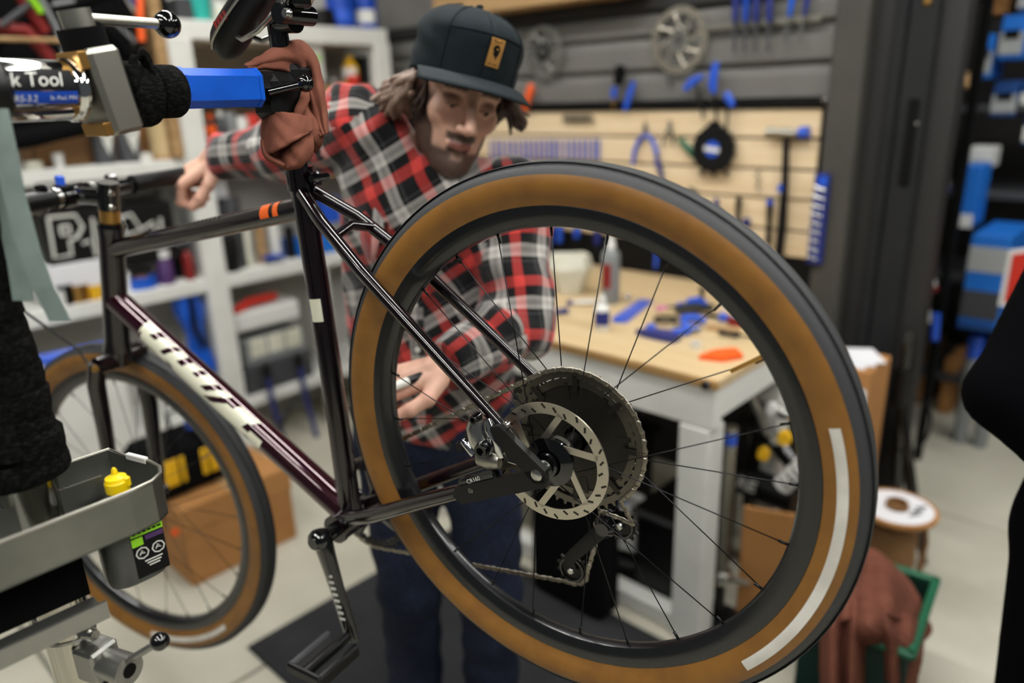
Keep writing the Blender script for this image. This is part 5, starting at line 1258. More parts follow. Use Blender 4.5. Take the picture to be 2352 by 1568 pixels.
# ================================================================== tools on the wall
WF=WX-.017
def W(px,py,d=0.0): return atX(px,py,WF-d)
def wprism(name,pxs,th,m,parent=None,d=0.0,label=None,cat=None,sm=0,group=None):
    P=[W(px,py,d) for px,py in pxs]; o=P[0]; poly=[(-(p-o)[1],(p-o)[2]) for p in P]
    ar=sum(poly[i][0]*poly[(i+1)%len(poly)][1]-poly[(i+1)%len(poly)][0]*poly[i][1] for i in range(len(poly)))
    if ar<0: poly=poly[::-1]
    mb=MB().prism(poly,o,A(0,-1,0),A(0,0,1),th)
    return obj(name,mb,m,parent,sm) if parent is not None else one(name,mb,m,label,cat,group,sm)
def wtube(name,pxs,r,m,parent,d=.012,fl=None,n=10): return obj(name,MB().tube([W(px,py,d) for px,py in pxs],r,n,flat=fl,hint=(1,0,0)),m,parent)
def wt(name,label,cat,px,py,group=None): return thing(name,label,cat,W(px,py),group)
# row of blue cone wrenches: one built, the rest copied
cwx=[1128,1141,1152,1166,1178,1190,1203,1214,1226,1238,1250,1262,1272,1284,1300,1313,1325,1338,1350,1364,1374]
CW0=None
lab='thin blue-handled flat wrench hanging in the long row on the plywood'
for i,px in enumerate(cwx):
    p=W(px,343,.012)
    if CW0 is None:
        CW0=thing('cone_wrench',lab,'wrench',p,'row of blue flat wrenches on the plywood'); obj('handle',MB().box(p,(.006,.012,.088),ch=.003),'tool_blue',CW0); obj('wrench_head',MB().lathe([(.005,-.002),(.0095,-.002),(.0095,.002),(.005,.002)],p+A(0,0,-.052),(1,0,0),14,closed_prof=True),'steel',CW0)
        obj('peg',MB().cyl(p+A(.014,0,.04),p+A(-.01,0,.04),.002,n=8),'steel',CW0)
    else: dup(CW0,p)
# socket rail
SR=wt('socket_rail','short steel rail of small sockets clipped above the blue wrenches','socket rail',1330,272); p=W(1330,274,.006); obj('rail',MB().box(p,(.012,.16,.012),ch=.003),'steel_brushed',SR)
for k in range(9): obj('socket',MB().lathe([(.005,0),(.0085,0),(.0085,.02),(.005,.02)],p+A(-.008,.072-.018*k,-.004),(-.3,0,1),12,closed_prof=True),'steel' if k%3 else 'black_gloss',SR)
# pliers
PLR=wt('pliers','blue-handled pliers hanging open on the plywood','pliers',1485,350)
wtube('handle',[(1483,308),(1468,322),(1458,345),(1453,378)],[.007,.009,.009,.007],'tool_blue',PLR); wtube('handle',[(1485,308),(1500,325),(1508,350),(1510,384)],[.007,.009,.009,.007],'tool_blue',PLR); wtube('jaw',[(1483,280),(1482,296),(1484,312)],[.004,.009,.010],'dark_grey',PLR,fl=.6)
SNP=wt('cable_cutter','dark blue cable cutter hanging under the pliers','cutter',1517,400); wtube('handle',[(1512,372),(1518,398),(1520,424)],[.011,.010,.008],'tool_blue_dark',SNP); wtube('jaw',[(1508,352),(1511,366)],[.006,.010],'dark_grey',SNP)
CHW=wt('crimping_pliers','bare steel crimping pliers beside the green handle','pliers',1537,300); wtube('handle',[(1532,300),(1526,318),(1520,335)],[.006,.006,.005],'steel',CHW); wtube('handle',[(1543,300),(1546,318),(1546,334)],[.006,.006,.005],'steel',CHW); wtube('jaw',[(1538,276),(1538,302)],[.007,.012],'steel_brushed',CHW,fl=.5)
GRN=wt('chain_whip','green-handled tool hanging at a slant beside the round black tool','tool',1580,350); wtube('handle',[(1560,318),(1570,330),(1590,352),(1600,362)],[.008,.013,.015,.010],'green',GRN); wtube('shaft',[(1585,352),(1612,385)],[.006,.004],'tool_blue_dark',GRN)
# big round black tool with T-handles
DSC=wt('chainring_tool','large round black toothed tool with a blue and white badge','tool',1642,345)
pc_=W(1642,342,.02); rr=.088; pts=[]
for i in range(28):
    t=2*pi*i/28; r_=rr*(1.0 if i%2 else .94); pts.append((r_*math.cos(t),r_*math.sin(t)))
obj('disc',MB().prism(pts,pc_,A(0,-1,0),A(0,0,1),.018),'black_plastic',DSC,0)
for px in(1612,1640,1668): wtube('foot',[(px,392),(px,404)],[.012,.004],'black_plastic',DSC,.02)
obj('boss',MB().lathe([(.0,.012),(.03,.012),(.036,.0)],W(1640,300,.03),(-1,0,0),20),'black_plastic',DSC)
obj('badge',MB().lathe([(0,.0205),(.028,.0205),(.030,.018)],pc_+A(0,.002,.0),(-1,0,0),24),'tool_blue',DSC); obj('badge_bar',MB().box(pc_+A(-.0215,.002,0),(.002,.062,.017),np.array(Matrix.Rotation(.12,3,'X'))),'label_white',DSC)
for nm,lab_,hd,sh in(('hex_wrench','leftmost blue T-handled hex wrench behind the round black tool',[(1572,206),(1590,188),(1614,174)],[(1598,186),(1606,225),(1616,272)]),('hex_wrench','tallest blue-handled hex wrench above the round black tool',[(1646,142),(1640,165),(1636,196),(1640,214)],[(1640,212),(1644,250),(1646,285)]),('hex_wrench','small blue-handled hex wrench right of the tallest one',[(1668,212),(1674,226),(1684,244)],[(1672,246),(1670,275),(1668,300)])):
    t=wt(nm,lab_,'wrench',*hd[0]); n_=len(hd); wtube('handle',hd,[.011]+[.017]*(n_-2)+[.010],'tool_blue',t,.03,.75); wtube('shaft',sh,.005,'black_gloss',t,.03)
# hammer
HM_=wt('hammer','black-handled hammer with one blue face hanging on the plywood','hammer',1800,440)
obj('head',MB().tube([W(1762,302,.03),W(1775,302,.03),W(1782,302,.03),W(1808,304,.03),W(1822,306,.03),W(1834,305,.03)],[.016,.016,.011,.017,.012,.013],14),'steel_brushed',HM_); obj('face',MB().tube([W(1834,305,.03),W(1838,305,.03),W(1858,303,.03)],[.015,.020,.020],14),'tool_blue',HM_)
wtube('handle',[(1806,318),(1803,420),(1796,520),(1788,590)],[.012,.013,.017,.017],'black_plastic',HM_,.03); wtube('ring',[(1797,424),(1795,440)],.0155,'tool_blue',HM_,.03)
# small items low on the plywood
HK=wt('bent_hook','small bent steel hook on the plywood left of the hammer handle','hook',1740,405); wtube('hook',[(1746,390),(1736,400),(1745,412),(1738,428),(1750,440)],.004,'steel',HK)
for nm,lab_,px,y0,y1,m_ in(('screwdriver','dark blue-handled screwdriver hanging low on the plywood',1645,455,500,'tool_blue_dark'),('screwdriver','black-handled screwdriver hanging low between two others',1697,450,520,'black_plastic'),('screwdriver','black-handled screwdriver with blue top beside the hammer handle',1768,460,560,'black_plastic')):
    t=wt(nm,lab_,'screwdriver',px,y0); wtube('handle',[(px,y0),(px,y0+10),(px-2,(y0+y1)/2),(px-4,y1)],[.007,.012,.009,.011],m_,t,.02); wtube('shaft',[(px-4,y1),(px-6,y1+50)],.004,'steel',t,.02)
    if px==1768: wtube('top_ring',[(px,y0-2),(px,y0+10)],.0125,'tool_blue',t,.02)
BBL=wt('spoke_wrench','round dark blue spoke wrench hung low beside the screwdrivers','wrench',1716,508); obj('disc',MB().lathe([(.006,0),(.016,0),(.018,.006),(.016,.012),(.006,.012)],W(1716,510,.006),(-1,0,0),18,closed_prof=True),'tool_blue_dark',BBL)
SMB=wt('tool_clip','small dark clip fixed left of the low screwdrivers','clip',1592,438); wtube('clip',[(1582,432),(1592,438),(1602,446)],[.006,.010,.006],'dark_grey',SMB)
for k,(px,y0,y1) in enumerate(((1262,512,560),(1285,508,556),(1325,512,545),(1372,505,560))):
    t=wt('torque_driver',['wide blue handle hanging under the plywood behind the caddy','second blue handle under the plywood behind the caddy','narrow blue handle hanging right of the caddy','dark blue handle hanging behind the spray can'][k],'tool',px,y0); wtube('handle',[(px,y0-20),(px,y0),(px,y1)],[.012,.017,.012],'tool_blue' if k<3 else 'tool_blue_dark',t,.025); wtube('shaft',[(px,y1),(px,y1+25)],.005,'black_plastic',t,.025)
t=wt('tyre_lever','narrow bright blue lever hanging on the dark backsplash','lever',1507,590); wtube('lever',[(1508,545),(1508,575),(1506,610),(1505,618)],[.006,.009,.008,.004],'tool_blue',t,.012,.5)
# tools on the grey slats
ORG_=wt('orange_screwdriver','orange-handled screwdriver on the grey slats beside the cap brim','screwdriver',1215,215); wtube('handle',[(1220,192),(1219,205),(1213,225),(1206,252)],[.010,.018,.015,.012],'orange',ORG_,.025); wtube('shaft',[(1206,252),(1200,285)],.004,'steel',ORG_,.025)
BRU=wt('round_brush','round black brush with a blue ferrule on the grey slats','brush',1420,200); wtube('head',[(1424,150),(1424,168),(1420,195)],[.018,.026,.020],'black_matte',BRU,.03,.8); wtube('ferrule',[(1412,200),(1409,225)],[.013,.011],'tool_blue',BRU,.03); wtube('handle',[(1409,225),(1408,250)],[.006,.005],'brass',BRU,.03)
TRM=wt('blue_trimmer','slanted plain blue tool handle right of the round brush','tool',1445,220); wtube('handle',[(1456,186),(1448,212),(1438,245),(1434,254)],[.009,.014,.013,.009],'tool_blue',TRM,.02,.6)
def wall_rotor(px,py,r,m,mc,lab_,seed):
    t=wt('brake_rotor',lab_,'brake rotor',px,py,'brake rotors on the slat wall'); c=W(px,py,.012); 
    o=obj('brake_track',MB().lathe([(r,-.001),(r,.001),(r*.8,.001),(r*.8,-.001)],c,(-1,0,0),48,closed_prof=True),m,t,30)
    for k in range(8):
        a=2*pi*k/8+seed; e=a+.5; p0=c+A(0,math.cos(a),math.sin(a))*r*.84; p1=c+A(0,math.cos(e),math.sin(e))*r*.30; obj('arm',MB().tube([p0,(p0*.5+p1*.5)+A(-.001,0,0),p1],[.006,.004,.006],6,flat=.35,hint=(1,0,0)),m,t)
    for k in range(16):
        a=2*pi*k/16+seed; p=c+A(-.0012,math.cos(a)*r*.9,math.sin(a)*r*.9); obj('vent',MB().lathe([(0,0),(.0045,0)],p,(-1,0,0),8),'dark_grey',t,0)
    obj('hub',MB().lathe([(r*.17,0),(r*.36,0),(r*.36,.003),(r*.17,.003)],c,(-1,0,0),24,closed_prof=True),mc,t)
    obj('peg',MB().cyl(c+A(.014,0,r*.5),c+A(-.02,0,r*.5),.004,n=8),'steel',t)
wall_rotor(1247,120,.108,'cast_alu','black_plastic','dull brake rotor with a black centre right of the cap',.2)
wall_rotor(1559,92,.118,'rotor_steel','steel','large bright silver brake rotor on the grey slats',.5)
STN=wt('wall_knob','small grey knob under the silver rotor','knob',1540,188); obj('knob',MB().lathe([(0,.012),(.008,.012),(.01,.0)],W(1540,188),(-1,0,0),12),'dark_grey',STN)
# magnetic strip with screwdrivers
MG=wt('magnetic_strip','pale steel magnetic strip holding screwdrivers on the slat wall','magnetic strip',1750,52)
p0,p1=W(1612,66,.012),W(1888,38,.012); obj('bar',MB().box((p0+p1)/2,(.014,abs(p0[1]-p1[1]),.022),ch=.003),'steel_brushed',MG)
for k,(px,lab_) in enumerate(((1688,'leftmost blue screwdriver on the magnetic strip'),(1712,'second blue screwdriver from the left on the magnetic strip'),(1736,'third blue screwdriver from the left on the magnetic strip'),(1766,'fourth blue screwdriver from the left on the magnetic strip'))):
    t=wt('screwdriver',lab_,'screwdriver',px,50,'screwdrivers on the magnetic strip'); wtube('handle',[(px+4,-40),(px+3,-20),(px+1,30),(px,52)],[.010,.013,.012,.008],'tool_blue_dark' if k!=1 else 'label_blue',t,.034); wtube('shaft',[(px,52),(px-1,85),(px-2,118)],[.0055,.005,.006],'dark_grey',t,.03)
for k,(px,lab_) in enumerate(((1812,'tilted bright blue driver with a shining tip on the strip'),(1846,'rightmost dark blue driver on the magnetic strip'))):
    t=wt('flat_driver',lab_,'screwdriver',px,40); wtube('handle',[(px+14,-50),(px+8,0),(px+1,38)],[.012,.011,.006],'clamp_blue' if k==0 else 'tool_blue_dark',t,.034); wtube('blade',[(px,42),(px-8,75),(px-12,98)],[.004,.006,.007],'steel',t,.03,.5)
# hex key set on the grey column
CX_=WX-.046
def C_(px,py,d=0.0): return atX(px,py,CX_-d)
HX=thing('hex_key_set','dark blue holder with a row of steel hex keys on the grey column','hex key set',C_(1880,600)); a_,b_=C_(1893,398,.012),C_(1868,606,.012)
obj('holder',MB().box((a_+b_)/2,(.022,.052,abs(a_[2]-b_[2])),ch=.006),'tool_blue_dark',HX); obj('badge',MB().lathe([(0,.0115),(.016,.0115),(.018,.009)],C_(1892,416,.014),(-1,0,0),18),'tool_blue',HX)
for k in range(9): q_=a_*(1-(.16+.095*k))+b_*(.16+.095*k); obj('hex_key',MB().tube([q_+A(-.014,.022,.006),q_+A(-.016,.0,0),q_+A(-.016,-.016,-.004)],.0035,6),'steel',HX)
# ================================================================== white shelving on the left wall
YS=3.1; YD=.36
SU=thing('shelving_unit','white painted timber shelving with open bays along the left wall','shelves',(1.5,YS+.2,0))
def board(x0,x1,z,th,m,nm,y0=YS,y1=YS+YD): return obj(nm,MB().box(((x0+x1)/2,(y0+y1)/2,z-th/2),(x1-x0,y1-y0,th),ch=.004),m,SU,0)
board(1.37,2.47,1.93,.075,'white_paint','top_board'); board(.35,2.47,1.40,.055,'white_paint','shelf'); board(.35,2.47,.895,.06,'white_paint','shelf'); board(.35,2.47,.30,.05,'white_paint','shelf')
board(1.47,2.44,1.675,.03,'raw_wood','plank',YS+.03); board(1.47,2.44,1.458,.022,'raw_wood','plank',YS+.02); board(1.87,2.44,1.29,.03,'raw_wood','plank',YS+.02); 
for x,z0,z1,w in((1.425,0,1.86,.10),(2.43,0,1.86,.09),(1.95,0,.84,.07),(.40,0,1.40,.08)): obj('post',MB().box((x,YS+.024,(z0+z1)/2),(w,.06,z1-z0),ch=.004),'white_paint',SU,0)
obj('post',MB().box((1.425,YS+.33,.9),(.09,.05,1.8),ch=.004),'white_paint',SU,0)
obj('back_panel',MB().box((1.4,YS+YD+.005,.95),(2.14,.01,1.9)),'wall_paint',SU,0)
ps=atY(415,105,YS-.001); obj('sticker',MB().lathe([(0,0),(.028,0)],ps,(0,-1,0),20),'grey_plastic',SU,0); obj('sticker_mark',text_mb('2',.045,ps+A(0,-.001,0),(1,0,0),(0,0,1)),'dark_grey',SU,0)
sg=atY(108,428,YS-.001); obj('name_plate',MB().box(sg,(.075,.003,.03)),'dark_grey',SU,0); [obj('plate_mark',MB().box(sg+A(-.022+.011*k,-.0025,0),(.007,.001,.013)),'label_white',SU,0) for k in range(5)]
Z1,Z2,Z3,Z4=1.40,.895,1.675,1.93
def S(px,py,back=.05): return atY(px,py,YS+back)
def span(px0,px1,pyt,z,back): 
    a,b=S(px0,(pyt),back),S(px1,(pyt),back); t=S((px0+px1)/2,pyt,back); return a[0],b[0],t[2]
def sbox(name,px0,px1,pyt,z,m,label,cat,back=.03,dp=.2,rz=0.0,group=None,ch=.004,h=None):
    x0,x1,zt=span(px0,px1,pyt,z,back); zt=z+h if h else max(zt,z+.02); y=YS+back
    t=thing(name,label,cat,((x0+x1)/2,y+dp/2,z),group); t_=obj('carton' if cat in('box','carton') else 'body',MB().box(((x0+x1)/2,y+dp/2,(z+zt)/2+.0005),(x1-x0,dp,zt-z),rotz(rz),ch=ch),m,t); return t,x0,x1,zt,y
def scyl(name,px,pyt,r,z,m,label,cat,prof='can',back=.06,mc=None,group=None,lm=None):
    p=S(px,pyt,back); c=A(p[0],YS+back+r,z); h=max(p[2]-z,.03); t=thing(name,label,cat,c,group)
    if prof=='can': obj('body',MB().lathe([(0,0),(r*.97,0),(r,.004),(r,h-.004),(r*.97,h),(0,h)],c,n=24),m,t)
    elif prof=='bottle': obj('body',MB().lathe([(0,0),(r*.95,0),(r,.005),(r,h*.62),(r*.8,h*.72),(r*.38,h*.80),(r*.36,h*.84)],c,n=22),m,t); obj('cap',MB().lathe([(r*.45,h*.82),(r*.45,h*.97),(r*.3,h),(0,h)],c,n=18),mc or 'white_plastic',t)
    elif prof=='cup': obj('body',MB().lathe([(0,0),(r*.8,0),(r,h),(r*.94,h),(r*.75,.006),(0,.006)],c,n=22),m,t)
    elif prof=='jar': obj('body',MB().lathe([(0,0),(r,0),(r,h*.75),(r*.85,h*.8)],c,n=22),m,t); obj('lid',MB().lathe([(r*.95,h*.78),(r*.95,h),(0,h)],c,n=22),mc or 'white_plastic',t)
    if lm: obj('label',MB().lathe([(r*1.006,h*.2),(r*1.006,h*.6)],c,n=20,a0=-2.8,a1=.2),lm,t)
    return t
# top of the unit
sbox('storage_case',405,440,-5,Z4,'dark_grey','dark grey case at the left end of the top board','case',.02,.2)
scyl('teal_tub',465,-20,.055,Z4,'teal','teal plastic tub on the top shelf board','tub','cup',.04)
scyl('white_jar',512,5,.032,Z4,'offwhite_plastic','small white jar beside the teal tub','jar','jar',.05)
for k,(px,m,l) in enumerate(((548,'black_plastic','black aerosol behind the saddle nose on the top board'),(585,'grey_plastic','grey aerosol left of the saddle rails on the top board'),(628,'white_plastic','white aerosol behind the saddle on the top board'))): scyl('aerosol_can',px,-30,.034,Z4,m,l,'can','bottle',.06)
scyl('blue_tub',800,-12,.07,Z4,'label_blue','left of two blue tubs of wipes on the top board','tub','can',.04,lm='tool_blue'); scyl('blue_tub',853,-8,.058,Z4,'label_blue','right of two blue tubs of wipes on the top board','tub','can',.04,lm='label_white')
sbox('dark_case',740,768,20,Z4,'black_plastic','small black case left of the blue tubs','case',.05,.15)
# upper right bay
t,x0,x1,zt,y=sbox('white_jug',695,742,72,Z3,'white_plastic','white jug with a green mark on the upper right shelf','jug',.04,.14,ch=.02); obj('mark',MB().lathe([(0,0),(.016,0)],A((x0+x1)/2+.01,y-.001,Z3+.12),(0,-1,0),14),'lime',t,0)
scyl('yellow_bottle',812,128,.038,Z3,'yellow','yellow bottle with white front on the upper right shelf','bottle','bottle',.05,mc='yellow',lm='white_plastic')
sbox('black_gauge',836,872,130,Z3,'black_plastic','small black gauge box right of the yellow bottle','box',.05,.1); scyl('red_cap_can',818,172,.03,Z3,'red','short red can in front of the yellow bottle','can','can',.015)
for k,(px,m,l) in enumerate(((752,'dark_grey','dark small part left of the yellow bottle'),(772,'steel_brushed','bare metal small part beside the yellow bottle'))): scyl('small_part',px,182,.02,Z3,m,l,'part','can',.04)
for k,(px,pyt,m,l) in enumerate(((488,262,'red','red-labelled dark bottle right of the post'),(510,255,'dark_grey','dark green-black bottle right of the red one'),(532,258,'grey_plastic','grey can on the plank behind the blue clamp'),(560,268,'white_plastic','white round tub on the plank behind the clamp'),(585,262,'red','red tub left of the brown rag'))):
    scyl('supply_bottle',px,pyt,.028,1.458,m if k!=0 else 'black_plastic',l,'bottle','bottle' if k<2 else 'can',.04,mc='orange' if k==0 else None,lm='orange' if k==0 else None)
sbox('navy_box',722,752,345,1.29,'tool_blue_dark','navy box on the plank right of the rag','box',.03,.15); scyl('yellow_pot',768,350,.032,1.29,'yellow','yellow pot on the plank right of the rag','pot','can',.03)
one('orange_clip',MB().box(S(738,376,.02)+A(0,0,-.01),(.05,.03,.02),ch=.006),'orange','orange clip in front of the navy box','clip')
# left bay on the middle shelf
sb1=sbox('cardboard_box',68,215,300,Z1,'cardboard_dark','wide dark brown carton on the left of the middle shelf','box',.1,.2); sbox('cardboard_box',228,300,285,Z1,'cardboard','tall brown carton behind the dark grey pouches','box',.14,.18); sbox('cardboard_box',305,372,268,Z1,'cardboard','brown carton between the pouches and the cord spool','box',.16,.16)
def pouch(px0,px1,pyt,label):
    x0,x1,zt=span(px0,px1,pyt,Z1,.02); t=thing('coffee_pouch',label,'pouch',((x0+x1)/2,YS+.05,Z1),'grey pouches on the shelf'); w=x1-x0; h=zt-Z1; G=[]
    for v in np.linspace(0,1,9):
        d=.035*(1-v)**.6+.002; G.append([A((x0+x1)/2+w/2*math.cos(a)*(1-.0*v),YS+.05+d*math.sin(a),Z1+h*v) for a in np.linspace(0,2*pi,25)])
    obj('bag',MB().grid(G),'dark_grey',t,180); c=A((x0+x1)/2+w*.06,YS+.05-.029,Z1+h*.62)
    obj('emblem',MB().lathe([(w*.10,0),(w*.27,0),(w*.27,.004),(w*.10,.004)],c+A(0,-.004,0),(0,-1,.1),20,closed_prof=True),'label_white',t); obj('emblem_tail',MB().prism([(-w*.22,0),(w*.22,0),(0,-h*.32)],c+A(0,-.006,-h*.12),A(1,0,0),A(0,0,1),-.003),'label_white',t,0)
pouch(203,258,262,'left dark grey pouch with a white shield emblem'); pouch(262,318,262,'right dark grey pouch with a white shield emblem')
c=S(388,365,.09); SPL=thing('cord_spool','large spool wound with tan cord beside the shelf post','spool',A(c[0],YS+.09,Z1)); hh=S(388,262,.09)[2]-Z1
obj('winding',MB().lathe([(.0,.006)]+[(.068+.002*(k%2),.008+ (hh-.016)*k/24) for k in range(25)]+[(0,hh-.006)],A(c[0],YS+.09,Z1),n=28),'tan_cord',SPL)
for z_ in(0,hh-.006): obj('flange',MB().lathe([(0,0),(.078,0),(.078,.006),(0,.006)],A(c[0],YS+.09,Z1+z_),n=28),'cardboard',SPL)
scyl('white_tin',82,380,.03,Z1,'offwhite_plastic','low white tin at the shelf edge by the strap','tin','can',.02); scyl('white_cups',135,352,.02,Z1,'white_plastic','small stack of white cups on the middle shelf','cups','cup',.03)
scyl('white_coaster',340,368,.03,Z1,'label_white','flat white lid before the cord spool','lid','can',.01)
# black padded tube lying above the cartons
one('rolled_mat',MB().tube([S(-40,330,.0),S(60,318,.0),S(150,298,.0),S(215,285,.02)],[.035,.036,.035,.03],14),'black_matte','black rolled mat lying over the cartons under the clamp','mat')
# middle bay under it
t,x0,x1,zt,y=sbox('black_crate',88,395,478,Z2+.10,'black_plastic','large black carton printed with white outlined letters','box',.03,.22)
def letter_out(px_list,label): pass
Lx=lambda px,py: S(px,py,.026)
for pts in ([(110,500),(172,494),(190,520),(178,545),(160,552),(165,585),(125,592),(110,500)],[(138,520),(158,518),(162,535),(142,540),(138,520)],[(190,560),(205,552),(222,590),(212,500)],[(275,500),(290,540),(325,528),(300,492),(275,500)],[(330,525),(350,510),(362,540)],[(368,500),(372,535),(385,532)]):
    obj('print_stroke',MB().tube([Lx(*p) for p in pts],.006,6),'label_white',t)
t,x0,x1,zt,y=sbox('white_carton',92,238,605,Z2+.05,'paper','stack of white cartons under the black printed box','box',.02,.24); 
sbox('white_carton',92,300,640,Z2,'white_plastic','low white tray carton at the bottom of the stack','box',.045,.2)
for k,(px,r,m,l) in enumerate(((150,.03,'black_plastic','black small pot with brass parts on the lower shelf'),(185,.038,'brass','heap of brass fittings in a pot on the lower shelf'),(222,.03,'yellow','yellow small pot beside the brass fittings'),(140,.022,'white_plastic','white small pot at the shelf edge by the strap end'))): scyl('parts_pot',px,655 if k!=3 else 668,r,Z2,m,l,'pot','cup',.0)
c=S(330,640,.04); BTP=thing('blue_tape','roll of bright blue tape lying on the lower shelf','tape',A(c[0],YS+.06,Z2)); obj('roll',MB().lathe([(.03,0),(.06,0),(.06,.045),(.03,.045)],A(c[0]-.0,YS+.07,Z2),n=28,closed_prof=True),'clamp_blue',BTP); obj('core',MB().lathe([(.026,.001),(.03,.001),(.03,.046),(.026,.046)],A(c[0],YS+.07,Z2),n=24,closed_prof=True),'cardboard',BTP)
scyl('purple_jar',378,575,.034,Z2,'purple','dark purple jar with a white lid beside the blue tape','jar','jar',.02,mc='white_plastic'); scyl('red_bottle',430,560,.022,Z2,'red_dark','slim dark red bottle left of the white post','bottle','bottle',.02,mc='black_plastic'); scyl('black_bottle',408,548,.03,Z2,'black_plastic','black bottle behind the purple jar','bottle','bottle',.1)
sbox('white_file',445,520,420,Z2,'paper','white folder box with a yellow tag behind the post','box',.12,.18)
scyl('dark_cup',525,450,.05,Z2+.27,'dark_grey','dark grey cup beyond the handlebar','cup','cup',.05) if False else None
scyl('dark_canister',535,455,.045,Z2,'dark_grey','tall dark grey canister right of the white post','canister','can',.05); scyl('black_tin',530,545,.04,Z2,'black_plastic','short black tin in front of the dark canister','tin','can',.01)
for k,(px,pyt,m,l) in enumerate(((565,520,'offwhite_plastic','left white tube standing on the lower shelf'),(600,515,'raw_wood','brown tube between two white tubes on the lower shelf'),(632,510,'white_plastic','right white tube standing on the lower shelf'),(668,520,'black_plastic','black tube at the seat tube on the lower shelf'))): scyl('supply_tube',px,pyt,.024,Z2,m,l,'tube','can',.06)
sbox('blue_carton',690,790,548,Z2,'blue_box','blue carton behind the seat tube on the lower shelf','box',.02,.2); sbox('blue_carton',742,780,470,Z2+.14,'tool_blue','small bright blue carton resting on the blue carton','box',.04,.15,h=.12)
one('paper_scraps',MB().box(S(640,592,.0)+A(0,.05,.0),(.10,.08,.012),ch=.003),'label_blue','pale blue packet lying at the lower shelf edge','packet')
# bottom bay
c=S(462,790,.02); BLC=thing('blue_cloth_roll','bundle of blue cloth hung under the lower shelf','cloth',A(c[0],YS+.03,.45)); G=[]
for v in np.linspace(0,1,16): 
    z=.84-.40*v; r=.05+.012*math.sin(v*9); G.append([A(c[0]-.02+.02*v+r*math.cos(a)*(1+.18*math.sin(3*a+v*5)),YS+.05+.7*r*math.sin(a),z) for a in np.linspace(0,2*pi,25)])
obj('cloth',MB().grid(G),'clamp_blue',BLC,180); obj('strap',MB().tube([A(c[0]-.02,YS-.0,.83),A(c[0]-.03,YS-.015,.70),A(c[0]+.0,YS-.015,.60)],.012,8),'black_plastic',BLC)
t,x0,x1,zt,y=sbox('white_toolbox',535,690,705,.60,'white_plastic','white tool box with a red handle on the bottom shelf','tool box',.04,.2,ch=.015); obj('red_handle',MB().tube([A(x0+.01,y+.02,zt+.008),A(x0+.1,y+.04,zt+.03),A(x1-.1,y+.05,zt+.03)],[.02,.022,.02],10),'red',t)
t,x0,x1,zt,y=sbox('grey_crate',560,700,770,.44,'grey_plastic','grey slotted crate under the white tool box','crate',.03,.22)
for k in range(3): obj('slot_panel',MB().box((x0+(x1-x0)*(.2+.3*k),y-.001,.52),((x1-x0)*.26,.006,.09),ch=.003),'offwhite_plastic',t,0)
obj('body',MB().box(((x0+x1)/2,y+.11,.37),(x1-x0+.04,.24,.135),ch=.006),'dark_grey',t)
# paper sheet and blue roll on a low ledge at the left
c=S(150,770,-.25); LD=thing('low_ledge','low grey ledge box left of the head tube','box',A(c[0],YS-.22,0)); obj('body',MB().box((c[0]-.05,YS-.14,.36),(.42,.26,.72),ch=.006),'white_paint',LD)
pz=.7215; one('paper_sheet',MB().box((c[0]-.03,YS-.17,pz+.001),(.26,.19,.002),rotz(.1)),'paper','white paper sheet lying on the low ledge','paper')
a_=A(c[0]-.18,YS-.10,pz+.024); one('blue_tube',MB().tube([a_,a_+A(.33,-.03,.0)],.02,16),'tool_blue','bright blue foam tube lying on the white paper','tube')
# cardboard box with tool bag in front
bx0,bx1,by0,by1,bh=.82,1.235,2.345,2.75,.30
CB=thing('cardboard_carton','brown cardboard carton standing on the floor behind the front wheel','box',((bx0+bx1)/2,(by0+by1)/2,0)); obj('carton',MB().box(((bx0+bx1)/2,(by0+by1)/2,bh/2),(bx1-bx0,by1-by0,bh),ch=.004),'cardboard',CB)
obj('flap',MB().box(((bx0+bx1)/2,by0-.002,bh-.045),(bx1-bx0+.004,.004,.09)),'cardboard',CB,0); obj('tape',MB().box(((bx0+bx1)/2,(by0+by1)/2,bh+.0008),(.05,by1-by0,.0015)),'raw_wood',CB,0); q=atY(402,1222,by0-.006); obj('sticker',MB().box(q,(.025,.003,.025)),'orange',CB,0)
tb=A(.93,2.53,bh); TB=thing('tool_bag','black and yellow tool bag sitting on the cardboard carton','bag',tb); Mb=rotz(.05)
obj('bag_body',MB().box(tb+A(0,0,.10),(.34,.19,.20),Mb,ch=.03),'black_matte',TB)
for s in(-1,1): obj('yellow_panel',MB().box(tb+A(s*.085,-.098,.105),(.115,.008,.10),Mb,ch=.004),'yellow',TB)
obj('bag_strap',MB().tube([tb+A(-.05,-.102,.02),tb+A(-.05,-.09,.20),tb+A(-.03,-.02,.29),tb+A(.04,-.02,.29),tb+A(.05,-.09,.20),tb+A(.05,-.102,.02)],.012,8,flat=.35),'black_matte',TB)
one('blue_cable',MB().tube([tb+A(.06,-.05,.215)+A(.04*math.cos(t),.03*math.sin(t),.004*t) for t in np.linspace(0,14,70)],.006,8),'tool_blue','blue cable coiled on top of the tool bag','cable')
# folded work stand legs in the bottom bay
for k,(px,l) in enumerate(((618,'left blue-grey folded stand leg leaning in the bottom bay'),(695,'right blue-grey folded stand leg leaning in the bottom bay'))):
    p=S(px,890,-.05); t=thing('folded_leg',l,'stand leg',A(p[0],YS-.05,0)); obj('tube',MB().tube([A(p[0]+.05,YS-.04,.0),A(p[0]+.01,YS-.05,.25),A(p[0],YS-.05,.42)],.012,12),'tool_blue_dark',t); obj('collar',MB().cyl(A(p[0],YS-.05,.40),A(p[0]-.003,YS-.05,.46),.02,n=14),'black_plastic',t)
one('foot_bar',MB().tube([S(640,985,-.08),S(668,930,-.08),S(690,915,-.08)],.011,10),'black_plastic','black bent foot bar between the folded stand legs','bar')
